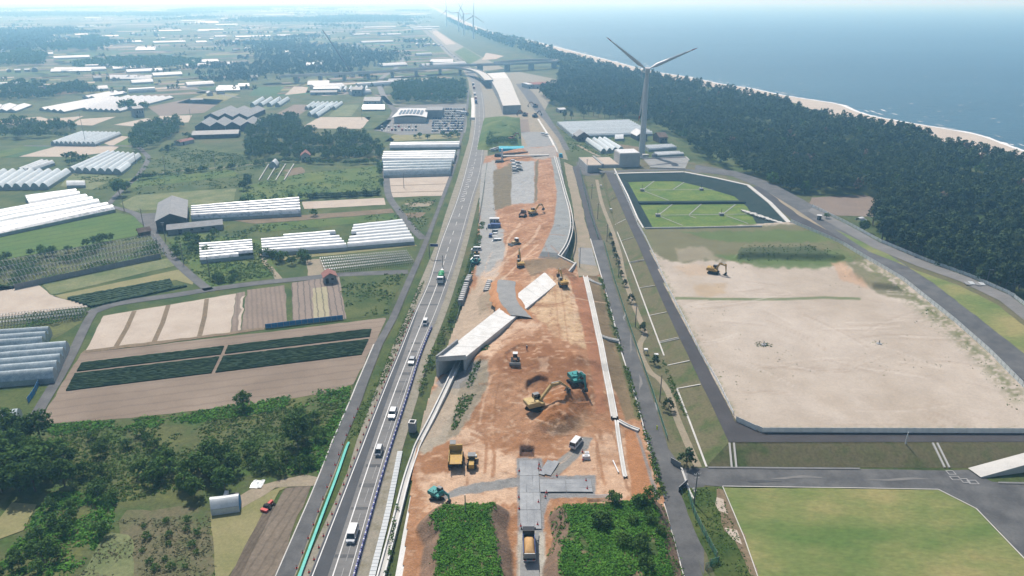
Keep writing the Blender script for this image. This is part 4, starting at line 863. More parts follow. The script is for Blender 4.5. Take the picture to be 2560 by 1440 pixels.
def zsite(X, Y_):
    Z = np.maximum(rbf(X, Y_), .15)
    Z = Z + (fbm(X / 6, Y_ / 6, 31) - .5) * .8 + (fbm(X / 1.6, Y_ / 1.6, 37) - .5) * .5 * np.clip(fbm(X / 11, Y_ / 11, 39) * 3 - .7, .25, 1.4)
    for p, r, h in HW_:
        d = np.hypot(X - p.x, (Y_ - p.y) * .9) / r; Z += h * np.clip(1 - d, 0, 1) ** 1.2 * (.8 + .4 * fbm(X, Y_, 41))
    px, py = topx(X, Y_, Z)
    for pl_, dp_ in (([(1312, 968), (1318, 950), (1348, 936), (1372, 944), (1372, 985), (1330, 990)], 1.3), ([(1262, 882), (1300, 858), (1340, 862), (1345, 910), (1280, 930)], .5), ([(1425, 960), (1470, 955), (1480, 1000), (1440, 1005)], 1.2)): Z = Z - dp_ * np.clip(dpoly(px, py, pl_) / 3, 0, 1)
    for poly in (mound_l, mound_r):
        d = -dpoly(X, Y_, poly); wob = 1 + .5 * (fbm(X / 4, Y_ / 4, 51) - .5)
        Z = np.maximum(Z, 1 + (3.3 + .7 * fbm(X / 5, Y_ / 5, 53)) * np.clip(1 - d / (3.4 * wob), 0, 1) ** .9)
    dp = dpoly(X, Y_, [(p.x, p.y) for p in PITW]); Z = np.where(dp > 0, np.maximum(.03, Z - dp * 3), Z)
    return np.maximum(Z, .12 - .1 * (dp > 0))
OR, OR2, PALE, TANS, DARK, DEEP, GRV, GRVL, DIRT, OLB = (.33, .165, .082), (.41, .23, .13), (.59, .42, .295), (.52, .365, .22), (.265, .125, .055), (.105, .055, .035), (.215, .22, .225), (.32, .32, .31), (.41, .32, .235), (.17, .14, .085)
def psite(px, py, X, Y_, Z):
    n = len(px); col = np.tile(np.array(OR), (n, 1)); col = blend(col, np.clip(fbm(X / 9, Y_ / 9, 61) * 3 - 1.1, 0, 1), OR2)
    def p(poly, c, f=5, w=8, s=0, k=1.): nonlocal col; col = patch(col, px, py, poly, c, f, w, s, k)
    p([(1040, 1165), (1130, 1180), (1290, 1130), (1310, 1260), (1080, 1275), (1050, 1230)], PALE, 10, 14, 1, .8)
    p([(1120, 1100), (1165, 1065), (1215, 1085), (1200, 1110), (1290, 1150), (1160, 1170)], PALE, 6, 12, 2, .85)
    p([(1430, 1110), (1560, 1070), (1600, 1240), (1490, 1255), (1400, 1200)], PALE, 12, 16, 3, .6)
    p([(1040, 1120), (1125, 1120), (1120, 1180), (1060, 1190)], OR, 6, 10, 4); p([(1160, 1060), (1230, 1060), (1290, 1010), (1240, 1000)], DARK, 10, 10, 5, .45)
    p([(1330, 690), (1445, 690), (1472, 870), (1400, 850), (1350, 800), (1320, 770)], TANS, 8, 10, 6); p([(1420, 700), (1438, 700), (1448, 790), (1436, 800)], PALE, 5, 4, 7, .6)
    p([(1250, 810), (1300, 800), (1360, 808), (1340, 830), (1280, 850), (1230, 890), (1200, 890)], PALE, 8, 12, 8, .8)
    p([(1290, 830), (1400, 810), (1420, 880), (1300, 870), (1240, 880)], OR, 10, 14, 9, .6)
    p([(1240, 905), (1285, 862), (1380, 866), (1455, 890), (1482, 960), (1480, 1030), (1440, 1060), (1370, 1050), (1360, 1000), (1350, 935), (1310, 935), (1260, 935)], (.245, .105, .042), 8, 9, 10, .9)
    p([(1315, 955), (1345, 938), (1355, 950), (1330, 968), (1318, 968)], DEEP, 3, 5, 11, .9); p([(1345, 895), (1372, 892), (1370, 930), (1350, 930)], PALE, 5, 6, 12, .5)
    p([(1345, 985), (1420, 975), (1450, 1030), (1400, 1070), (1345, 1060)], (.31, .13, .045), 8, 10, 13, .85); p([(1340, 1060), (1420, 1045), (1470, 1020), (1480, 1060), (1400, 1090)], OLB, 10, 10, 14, .4)
    col = blend(col, np.clip(fbm(X / 1.7, Y_ / 1.1, 62) * 6 - 3.5, 0, 1) * .6, PALE); col = blend(col, np.clip(fbm(X / 1.5, Y_ / 1.9, 63) * 6 - 3.5, 0, 1) * .6, DARK); col = blend(col, np.clip(fbm(X / 12, Y_ / 5, 64) * 5 - 2.7, 0, 1) * .5, DARK)
    p([(1420, 690), (1464, 690), (1500, 900), (1516, 1030), (1490, 1035), (1482, 950), (1464, 860), (1448, 780)], (.36, .165, .085), 4, 3, 15)
    p([(1560, 1075), (1586, 1075), (1640, 1245), (1580, 1245)], (.37, .175, .08), 3, 3, 16); p([(1588, 1075), (1594, 1075), (1650, 1250), (1640, 1250)], GRV, 2, 2, 17, .8)
    p([(1468, 688), (1500, 690), (1545, 850), (1600, 1045), (1565, 1050), (1530, 960), (1503, 840)], (.205, .15, .085), 4, 4, 18); p([(1492, 690), (1503, 690), (1548, 850), (1605, 1050), (1590, 1050)], (.11, .12, .045), 4, 5, 19, .8)
    p([(1030, 1110), (1085, 970), (1150, 905), (1222, 900), (1222, 960), (1150, 1085), (1060, 1135)], (.345, .30, .235), 5, 8, 20); p([(1085, 960), (1130, 930), (1160, 905), (1200, 905), (1185, 965), (1120, 975)], GRV, 4, 6, 21, .85)
    p([(1150, 960), (1215, 910), (1222, 960), (1140, 1095), (1120, 1090)], OLB, 5, 8, 22, .5); p([(1085, 1010), (1110, 975), (1150, 990), (1100, 1090), (1050, 1110)], (.40, .32, .24), 6, 8, 23, .6)
    p([(1040, 990), (1090, 890), (1150, 770), (1200, 690), (1260, 690), (1265, 755), (1130, 880), (1085, 960), (1050, 1060)], DIRT, 6, 10, 24); p([(1195, 745), (1250, 700), (1262, 750), (1200, 790)], OLB, 8, 10, 25, .45)
    p([(1190, 690), (1198, 600), (1195, 410), (1240, 400), (1240, 560), (1262, 580), (1262, 640), (1240, 690)], GRVL, 5, 8, 26); p([(1200, 690), (1240, 660), (1270, 640), (1260, 690), (1215, 715)], PALE, 8, 12, 27, .5)
    p([(1345, 645), (1385, 560), (1392, 480), (1378, 395), (1402, 390), (1432, 560), (1420, 612), (1396, 645)], (.265, .28, .28), 3, 2, 28); p([(1345, 645), (1355, 628), (1395, 632), (1397, 648)], (.13, .14, .145), 2, 1, 29)
    p([(1234, 425), (1287, 405), (1280, 512), (1236, 525)], OLB, 4, 5, 30); p([(1281, 403), (1336, 403), (1336, 506), (1278, 512)], (.34, .345, .345), 3, 3, 31); p([(1337, 405), (1346, 400), (1342, 500), (1336, 506)], OLB, 3, 3, 32)
    p([(1300, 655), (1350, 645), (1400, 645), (1436, 655), (1432, 672), (1380, 672), (1330, 690)], OLB, 5, 6, 33, .75)
    p([(1305, 370), (1390, 365), (1392, 395), (1340, 398)], GRVL, 4, 4, 34, .8)
    # haul paths of crushed stone
    p([(1112, 1236), (1150, 1216), (1220, 1203), (1300, 1192), (1300, 1216), (1220, 1228), (1150, 1238), (1108, 1252)], (.24, .24, .235), 3, 3, 35); p([(1352, 1184), (1420, 1130), (1455, 1092), (1482, 1094), (1470, 1120), (1395, 1190)], (.25, .245, .23), 3, 3, 36)
    p([(1290, 1145), (1356, 1145), (1362, 1190), (1490, 1188), (1488, 1242), (1375, 1246), (1358, 1290), (1366, 1540), (1292, 1540), (1296, 1290)], (.235, .24, .245), 3, 3, 37); p([(1294, 1330), (1362, 1330), (1370, 1540), (1290, 1540)], (.42, .40, .35), 8, 5, 38)
    p([(1300, 1112), (1336, 1112), (1338, 1142), (1298, 1142)], DEEP, 2, 2, 39)
    for (q, c, w, k) in (([(1210, 1180), (1218, 1120), (1212, 1100), (1180, 1085)], OR, 4, .8), ([(1232, 1190), (1236, 1130), (1222, 1095), (1200, 1080)], OR, 4, .8), ([(1120, 1120), (1180, 1110), (1215, 1098)], DARK, 1.6, .6), ([(1490, 1100), (1500, 1150), (1512, 1210)], OR, 4, .7), ([(1500, 1090), (1490, 1120), (1497, 1180)], DARK, 2.5, .5),
                     ([(1370, 1060), (1345, 1090), (1335, 1110)], OR, 8, .7), ([(1385, 690), (1390, 760), (1400, 850), (1420, 900)], OR, 2, .5), ([(1400, 690), (1408, 760), (1420, 850), (1440, 900)], OR, 2, .5), ([(1280, 640), (1330, 600), (1350, 565)], PALE, 3, .6), ([(1262, 640), (1270, 600), (1300, 560)], PALE, 3, .6), ([(1240, 700), (1280, 660), (1330, 610)], OR, 5, .6), ([(1255, 700), (1300, 655), (1345, 612)], PALE, 2, .6),
                     ([(1530, 1080), (1550, 1130), (1560, 1200), (1585, 1250)], DARK, 3, .55), ([(1200, 960), (1260, 960), (1320, 985)], DARK, 3, .4), ([(1230, 940), (1210, 1000), (1200, 1060)], PALE, 3, .45), ([(1250, 930), (1240, 1000), (1235, 1060)], DARK, 2.5, .45)):
        col = trace(col, px, py, q, c, w, 70, k)
    tr = random.Random(5)      # wheel and crawler tracks
    for k in range(70):
        x, y = tr.uniform(1200, 1470), tr.uniform(560, 1190); a = tr.choice((-1.45, -1.2, -.9, -.3, .25, 1.3)) + tr.uniform(-.25, .25); L_ = tr.uniform(30, 110); cv = tr.uniform(-.6, .6); q = []
        for i in range(6): q.append((x, y)); x += math.cos(a) * L_ / 5; y += math.sin(a) * L_ / 5 * .55; a += cv / 5
        g = 2.0 + (y - 500) / 160; c_ = tr.choice((DARK, DARK, PALE, OR))
        for s_ in (-1, 1): col = trace(col, px, py, [(u + s_ * g * .5, v) for u, v in q], c_, .55 + (y - 500) / 1600, 90 + k, tr.uniform(.35, .75), 1.0)
    # planted mounds: soil under the cover and bare cut faces
    for poly in (mound_l, mound_r):
        d = dpoly(X, Y_, poly); col = blend(col, np.clip((d + 3.6) / .6, 0, 1), (.20, .135, .095)); col = blend(col, np.clip((d + .3) / .6, 0, 1), (.05, .09, .02))
        col = blend(col, np.clip((d + 3.6) / .6, 0, 1) * np.clip(fbm(X / 2, Y_ / 2, 77) * 5 - 2.6, 0, 1) * .7, (.30, .19, .13))
    return col
site_poly = [(1000, 1530, .5), (1038, 1140, .5), (1062, 1040, .3), (1090, 950, .3), (1116, 880, .4), (1140, 815, .4), (1170, 740, .4), (1185, 660, .4), (1198, 560, .5), (1200, 480, .5), (1205, 420, .5), (1215, 392, .5), (1300, 368, 3.6), (1385, 362, 4.5), (1398, 395, 5), (1414, 480, 5), (1426, 530, 5), (1429, 570, 5), (1417, 612, 5.3), (1396, 640, 5.5), (1440, 655, 6.2), (1446, 688, 6.2), (1500, 690, .3), (1522, 790, .3), (1548, 880, .3), (1581, 985, .3), (1612, 1100, .3), (1654, 1245, .3), (1702, 1450, .3), (1725, 1530, .3)]
culv = [P(1089, 898, 6.6), P(1165, 893, 6.6), P(1391, 711, 6.6), P(1362, 681, 6.6)]
_ip = inpoly
def painted_site():
    hole = [(p.x, p.y) for p in culv]; hc = (sum(p[0] for p in hole) / 4, sum(p[1] for p in hole) / 4)
    hole = [(hc[0] + (x - hc[0]) * .985, hc[1] + (y - hc[1]) * .985) for x, y in hole]
    global inpoly
    def ip2(px, py, poly): return _ip(px, py, poly) & ~(_ip(px, py, hole) if len(poly) == len(site_poly) else False)
    inpoly = ip2; o = painted('earthworks', site_poly, .36, zsite, psite, 'soil', 'orange and tan bare earth of the construction site'); inpoly = _ip; return o
painted_site()
# culvert: deck slab, side walls, floor, parapet
t = thing('box_culvert', 'long white concrete box culvert crossing the earthworks at an angle', 'culvert')
c = MB(); c.prism([culv[0], culv[1], culv[2], culv[3]], 5.8, 6.75); c.obj('deck_slab', 'concrete_white', t)
def wallbar(a, b, th, z0, z1, name, m, parent):
    a = Vector((a.x, a.y, 0)); b = Vector((b.x, b.y, 0)); d = (b - a).normalized(); n = Vector((-d.y, d.x, 0)) * th
    k = MB(); k.prism([a, b, b + n, a + n], z0, z1); return k.obj(name, m, parent)
wallbar(culv[0], culv[3], -.9, 0, 5.8, 'side_wall', 'concrete', t); wallbar(culv[1], culv[2], .9, 0, 5.8, 'side_wall', 'concrete', t)
wallbar(culv[0], P(1142, 856, 6.6), -.5, 6.75, 7.7, 'parapet', 'concrete_grey', t); wallbar(culv[0], culv[1], .5, 6.75, 7.35, 'parapet', 'concrete_white', t)
c = MB(); c.prism([p.lerp(sum(culv, Vector()) / 4, .01) for p in culv], .05, .25); c.obj('floor_slab', 'concrete_dark', t)
dd = (culv[3] - culv[0]); 
for i in range(1, 9):       # construction joints across the deck
    a, b = culv[0].lerp(culv[3], i / 9), culv[1].lerp(culv[2], i / 9); c = MB(); c.beam((a.x, a.y, 6.755), (b.x, b.y, 6.755), .09, .03); c.obj('deck_joint', 'concrete_grey', t)
# stone path carried over the culvert on a low bank
pth = [(1268, 705, 6.5), (1266, 735, 6.7), (1276, 762, 6.9), (1290, 780, 6.8), (1302, 795, 6.4)]
pw = [P(*q) for q in pth]; pw = [Vector((*q[:2], q[2])) for q in spline([tuple(p) for p in pw], 6)]
for nm, prof, mm in (('earth_bank', ((-6.2, -1.2), (-4.8, -.1), (-3.2, .5), (0, .6), (3.2, .5), (4.8, -.1), (6.2, -1.2)), 'soil_pile'), ('stone_path', ((-3.3, .56), (-1.5, .72), (0, .76), (1.5, .72), (3.3, .56)), 'gravel')):
    mb = MB(); K_ = len(prof)
    for i, q in enumerate(pw):
        for e, dz in prof: w_ = 1 + .25 * (float(vnoise(i * .7, e, 8)) - .5); mb.v.append((q.x + e * w_, q.y - e * .3 * w_, q.z + dz + .18 * (float(vnoise(i * .9, e * 2, 9)) - .5) * (nm == 'earth_bank')))
    mb.f = [(K_ * i + j, K_ * i + j + 1, K_ * i + j + K_ + 1, K_ * i + j + K_) for i in range(len(pw) - 1) for j in range(K_ - 1)]
    tag(mb.obj(nm, mm, None, True), None, None, None, 'structure')
# steel plates
t = thing('plate_road', 'crossing of grey steel plates laid over the haul road', 'steel plates')
c = MB(); c.box(0, 0, 0, 1.47, 5.9, .06); pm = c.mesh('steel_plate'); pm.materials.append(M['steel_plate'])
y0_, x0_ = P(1320, 1325, 1).y, P(1299, 1200, 1).x
zpl = lambda x, y: float(zsite(np.array([x]), np.array([y]))[0])
plz = max(zpl(x0_ + a, y0_ + b) for a in np.arange(0, 4.6, .5) for b in np.arange(0, 26, 1)) + .03
plz = min(plz, 1.45)
def plate(x, y, rz):
    o = link('steel_plate', pm, None, t); o.location = (x, y, plz + rng.uniform(-.012, .012)); o.rotation_euler = (0, 0, rz + rng.uniform(-.012, .012)); o.scale = (1, 1, 1)
for i in range(3):
    for j in range(4): plate(x0_ + .75 + i * 1.5, y0_ + 3 + j * 6, 0)
ty = P(1400, 1232, 1).y
for i in range(2):
    for j in range(3): plate(x0_ + 4.6 + 3 + i * 6, ty + .75 + j * 1.5, math.pi / 2)
for q in ((1366, 1186), (1382, 1187)): pp = P(*q, 1.2); plate(pp.x, pp.y + 2.6, -.42)
S('cut_floor', [(1304, 1332), (1345, 1332), (1356, 1540), (1300, 1540)], 'gravel', 0, z=1.5, amp=.3)
# retaining wall with white coping on the right of the works
t = thing('retaining_wall', 'curved grey retaining wall with a double white coping', 'wall')
rw = spline([(1386, 392), (1400, 440), (1412, 485), (1424, 530), (1427, 570), (1416, 610), (1396, 641)], 4); W3 = [P(x, y, 5.6) for x, y in rw]
for nm, o_, zz0, zz1, th, mm in (('wall_face', .25, 0, 5.35, .5, 'concrete_grey'), ('coping', .2, 5.35, 6.1, .35, 'concrete_white'), ('coping', -1.0, 5.3, 5.9, .35, 'concrete_white')):
    for a, b in zip(shift(W3, o_)[:-1], shift(W3, o_)[1:]): pass
    mb = MB(); L1, L2 = shift(W3, o_ - th / 2), shift(W3, o_ + th / 2)
    for a, b in zip(L1, L2): mb.v += [(a.x, a.y, zz0), (b.x, b.y, zz0), (b.x, b.y, zz1), (a.x, a.y, zz1)]
    mb.f = [(4 * i + j, 4 * i + (j + 1) % 4, 4 * i + 4 + (j + 1) % 4, 4 * i + 4 + j) for i in range(len(L1) - 1) for j in range(4)] + [(0, 1, 2, 3), (len(mb.v) - 4, len(mb.v) - 3, len(mb.v) - 2, len(mb.v) - 1)]
    mb.obj(nm, mm, t)
t = thing('wing_wall', 'stepped white concrete wing wall at the head of the culvert', 'wall')
for a, b in (((1394, 640, 5.9), (1438, 658, 6.6)), ((1438, 658, 6.6), (1420, 680, 6.6))): wallbar(P(*a), P(*b), .6, 0, a[2] + .5, 'wall_panel', 'concrete', t)
S('dirt_strip', [(1410, 405), (1432, 415), (1450, 490), (1465, 560), (1476, 605), (1500, 690), (1446, 690), (1432, 640), (1438, 580), (1432, 510), (1418, 450)], 'track', 2, amp=.4); S('gravel_apron', [(1445, 620), (1480, 620), (1492, 665), (1448, 660)], 'gravel', 3)
# white drainage trough on the right bench, with stair chutes
def trough(name, pts, w, label, zs, wh=.55):
    t = thing(name, label, 'channel'); ctr = [P(x, y, z) for (x, y), z in zip(pts, zs)]
    for s in (-1, 1):
        mb = MB(); A_ = shift([Vector((p.x, p.y, 0)) for p in ctr], s * w / 2 - .16); B_ = shift([Vector((p.x, p.y, 0)) for p in ctr], s * w / 2 + .16)
        for a, b, p in zip(A_, B_, ctr): mb.v += [(a.x, a.y, p.z - .5), (b.x, b.y, p.z - .5), (b.x, b.y, p.z + wh), (a.x, a.y, p.z + wh)]
        mb.f = [(4 * i + j, 4 * i + (j + 1) % 4, 4 * i + 4 + (j + 1) % 4, 4 * i + 4 + j) for i in range(len(ctr) - 1) for j in range(4)]; mb.obj('side_wall', 'concrete_white', t)
    mb = MB(); A_ = shift([Vector((p.x, p.y, 0)) for p in ctr], -w / 2); B_ = shift([Vector((p.x, p.y, 0)) for p in ctr], w / 2)
    for a, b, p in zip(A_, B_, ctr): mb.v += [(a.x, a.y, p.z + .1), (b.x, b.y, p.z + .1)]
    mb.f = [(2 * i, 2 * i + 1, 2 * i + 3, 2 * i + 2) for i in range(len(ctr) - 1)]; mb.obj('channel_bed', 'concrete', t); return t
def zs_(pts, add=.25): 
    out = []
    for x, y in pts:
        z = 2.0
        for _ in range(6): q = P(x, y, z); z = zpl(q.x, q.y)
        out.append(z + add)
    return out
c1 = spline([(1463, 692), (1478, 755), (1491, 815), (1503, 870), (1514, 930), (1525, 985), (1536, 1045)], 3); trough('drain_trough', c1, 1.5, 'long white concrete trough along the orange slope on the right', zs_(c1, .45))
c2 = spline([(1541, 1052), (1548, 1105), (1560, 1180), (1564, 1193)], 3); trough('drain_trough', c2, .7, 'thin white drain at the foot of the orange slope', zs_(c2), .3)
for a, b, lab in (((1545, 1052), (1597, 1076), 'white stair drain from the near end of the trough'), ((1493, 836), (1546, 852), 'white stair drain crossing the brown slope half way up'), ((1465, 694), (1503, 712), 'white stair drain at the head of the brown slope')):
    c = spline([a, ((a[0] + b[0]) / 2, (a[1] + b[1]) / 2 + 2), b], 3); trough('stair_drain', c, .9, lab, zs_(c), .3)
c3 = spline([(1147, 905), (1128, 945), (1108, 988), (1078, 1050), (1046, 1112), (1036, 1140), (1016, 1200), (993, 1290), (972, 1370), (945, 1470)], 3); trough('drain_trough', c3, 1.3, 'white concrete trough running from the culvert mouth down to the foreground', [2.2 - 1.6 * min(1, i / 14) for i in range(len(c3))], .6)
# sheets laid on the ground by the highway, foreground left
strip('ground_sheet', [(1034, 1198), (1022, 1260), (1008, 1330), (988, 1440), (975, 1510)], [(1060, 1192), (1054, 1260), (1044, 1330), (1032, 1440), (1025, 1510)], 'concrete_white', .75, kind=None)
tag([o for o in bpy.data.objects if o.name.startswith('ground_sheet')][-1], 'bright white slab strip beside the trough in the foreground', 'slab')
t = thing('slat_strip', 'strip of pale blue boards laid beside the highway verge', 'boards'); sl = spline([(1000, 1128), (985, 1205), (965, 1300), (940, 1400), (915, 1500)], 12)
for i in range(len(sl) - 1):
    a, b = P(*sl[i], .4), P(*sl[i + 1], .4); m_ = (a + b) / 2; c = MB(); c.box(0, 0, 0, 1.25, (b - a).length * .9, .12); o = c.obj('board', 'panel_white', t); o.location = (m_.x, m_.y, .42); o.rotation_euler = (0, 0, math.atan2(-(b - a).x, (b - a).y))
# planting on the mounds and weeds in the works
def inm(poly, e): return lambda X, Y_, rs: (dpoly(X, Y_, poly) > -e + rs.normal(size=len(X)) * .3 + 2.6 * (fbm(X / 2.2, Y_ / 2.2, 95) - .5)) & (fbm(X / 3.5, Y_ / 3.5, 96) > .27)
box_l = [(1000, 1240), (1310, 1240), (1310, 1560), (1000, 1560)]; box_r = [(1340, 1215), (1730, 1215), (1760, 1560), (1340, 1560)]
scatter('ground_cover', box_l, 12, .34, 5, .42, 'leaf_cover', zsite, 21, 'thick bright green creeper covering the left foreground mound', mask=inm(mound_l, .1), zpx=2)
scatter('ground_cover', box_r, 12, .36, 5, .45, 'leaf_cover', zsite, 22, 'thick bright green creeper covering the right foreground mound', mask=inm(mound_r, .1), zpx=2)
scatter('slope_weeds', box_r, 3, .35, 4, .4, 'leaf', zsite, 23, 'patchy weeds on the brown cut faces of the mounds', mask=lambda X, Y_, rs: (dpoly(X, Y_, mound_r) > -3.2) & (dpoly(X, Y_, mound_r) < .2) & (fbm(X / 2.4, Y_ / 2.4, 3) > .53), zpx=2)
for k in range(15):
    x, y = rng.uniform(1500, 1650), rng.uniform(1252, 1320)
    if k > 9: x, y = rng.uniform(1540, 1680), rng.uniform(1320, 1430)
    q = P(x, y, 4); tree('broadleaf_tree', 'bush%d' % (k % 3), (q.x, q.y, zpl(q.x, q.y) - .4), rng.uniform(.6, 1.05), 'dark leafy sapling on the right foreground mound', 'tree', 'saplings on the right foreground mound')
for poly, sd_, lab, mm in (([(1135, 1090), (1190, 1010), (1165, 1005), (1180, 985), (1225, 905), (1212, 900), (1150, 1000), (1128, 1080)], 24, 'dark weeds on the crest of the grey slope', 'leaf'), ([(1055, 990), (1110, 860), (1140, 800), (1180, 700), (1200, 620), (1212, 560), (1200, 560), (1165, 680), (1120, 800), (1070, 900), (1040, 980)], 25, 'green verge plants between highway and works', 'leaf_weed'),
                           ([(1595, 1050), (1650, 1250), (1670, 1250), (1607, 1050), (1550, 860), (1520, 760), (1505, 700), (1497, 700), (1540, 870)], 26, 'weeds along the foot of the brown slope', 'leaf_weed'), ([(955, 1500), (985, 1300), (1000, 1210), (1006, 1210), (992, 1300), (965, 1500)], 27, 'line of low shrubs beside the trough', 'leaf')):
    scatter('slope_weeds', poly, 5, .4, 5, .45, mm, zsite, sd_, lab, mask=clumpy(3.5, .45, sd_))
# ---------------------------------------------------------------- vehicles and machines
def hdg(a, b, z=0): d = P(*b, z) - P(*a, z); return math.atan2(d.y, d.x)
X_, Z_, Y3 = (1, 0, 0), (0, 0, 1), (0, 1, 0)
def wheel(parent, x, y, r, w=.22, rim=True):
    c = MB(); c.tube((x, y - w / 2, r), (x, y + w / 2, r), r, r, 14); o = c.obj('wheel', 'rubber', parent)
    if rim: c = MB(); s = 1 if y > 0 else -1; c.tube((x, y + s * w * .5, r), (x, y + s * (w * .5 + .015), r), r * .55, r * .55, 10); c.obj('rim', 'steel', o)
def car(kind, paint, label, group=None):
    t = thing({'suv': 'sport_utility_car', 'minivan': 'minivan', 'kei': 'small_van', 'sedan': 'sedan'}[kind], label, 'van' if kind in ('minivan', 'kei') else 'car', (0, 0, 0), 0, group)
    L, Wd, H, hood, rear = {'suv': (4.5, 1.82, 1.68, 1.15, .35), 'minivan': (4.75, 1.78, 1.92, .62, .12), 'kei': (3.4, 1.5, 1.85, .35, .08), 'sedan': (4.5, 1.75, 1.45, 1.25, .75)}[kind]
    bz = .95 if kind != 'kei' else 1.0; h = L / 2
    c = MB(); c.extrude([(-h, .35), (-h, bz * .95), (-h + .08, bz), (h - hood, bz), (h - .12, bz * .82), (h, .62), (h, .3), (-h + .1, .28)], X_, Z_, Wd, (0, 0, 0), Y3); b = c.obj('body', paint, t)
    c = MB(); k = .16; x0, x1 = -h + rear * .5 + .05, h - hood + .05; xr0, xr1 = -h + rear + .25, h - hood - .55
    wv = [(x0, -Wd / 2 + .04, bz), (x1, -Wd / 2 + .04, bz), (x1, Wd / 2 - .04, bz), (x0, Wd / 2 - .04, bz), (xr0, -Wd / 2 + k, H - .08), (xr1, -Wd / 2 + k, H - .08), (xr1, Wd / 2 - k, H - .08), (xr0, Wd / 2 - k, H - .08)]
    c.add(wv, [(4, 5, 6, 7), (0, 1, 5, 4), (1, 2, 6, 5), (2, 3, 7, 6), (3, 0, 4, 7)]); c.obj('windows', 'glass_dark', t)
    c = MB(); c.box((xr0 + xr1) / 2, 0, H - .05, xr1 - xr0 + .16, Wd - 2 * k + .06, .09, top=(.95, .94)); c.obj('roof', paint, t)
    c = MB()
    for s in (-1, 1):
        for a, d in ((x0 + .04, xr0), (x1 - .02, xr1), ((x0 + x1) / 2 - .3, (xr0 + xr1) / 2 - .3)): c.beam((a, s * (Wd / 2 - .03), bz), (d, s * (Wd / 2 - k + .01), H - .06), .06, .1)
    c.obj('pillars', paint, t)
    for sx in (-1, 1):
        for sy in (-1, 1): wheel(t, sx * (h - .8), sy * (Wd / 2 - .12), .32)
    for s in (-1, 1):
        c = MB(); c.box(h - .03, s * (Wd / 2 - .3), .68, .08, .36, .16); c.obj('headlight', 'white_plastic', t); c = MB(); c.box(-h + .02, s * (Wd / 2 - .2), .8, .07, .2, .25); c.obj('tail_light', 'red_plastic', t)
        c = MB(); c.box(x1 - .25, s * (Wd / 2 + .1), bz + .12, .12, .18, .14); c.obj('mirror', paint, t)
    c = MB(); c.box(h + .005, 0, .5, .03, .9, .2); c.obj('grille', 'steel_dark', t); return t
def park(o, px, z, rz, dz=0.0): p = P(*px, z); o.location = (p.x, p.y, z + dz); o.rotation_euler = (0, 0, rz); return o
RZ_ = hdg((982, 1028), (882, 1330))
park(car('minivan', 'car_white', 'white minivan nearest the camera on the highway'), (882, 1341), .24, RZ_); park(car('kei', 'car_silver', 'small silver van on the highway behind the nearest minivan'), (948, 1133), .24, RZ_)
park(car('suv', 'car_white', 'white sport utility car on the highway beside the concrete shaft'), (982, 1038), .24, RZ_); park(car('sedan', 'car_silver', 'grey car on the highway beside the culvert mouth'), (1030, 905), .24, hdg((1065, 810), (1030, 900)))
park(car('kei', 'car_white', 'small white van on the highway below the green mixer truck'), (1064, 810), .24, hdg((1100, 715), (1064, 810)))
vz = 1.35; park(car('minivan', 'car_white', 'white van climbing the crushed stone path on the works'), (1440, 1112), vz, hdg((1425, 1130), (1455, 1095)))
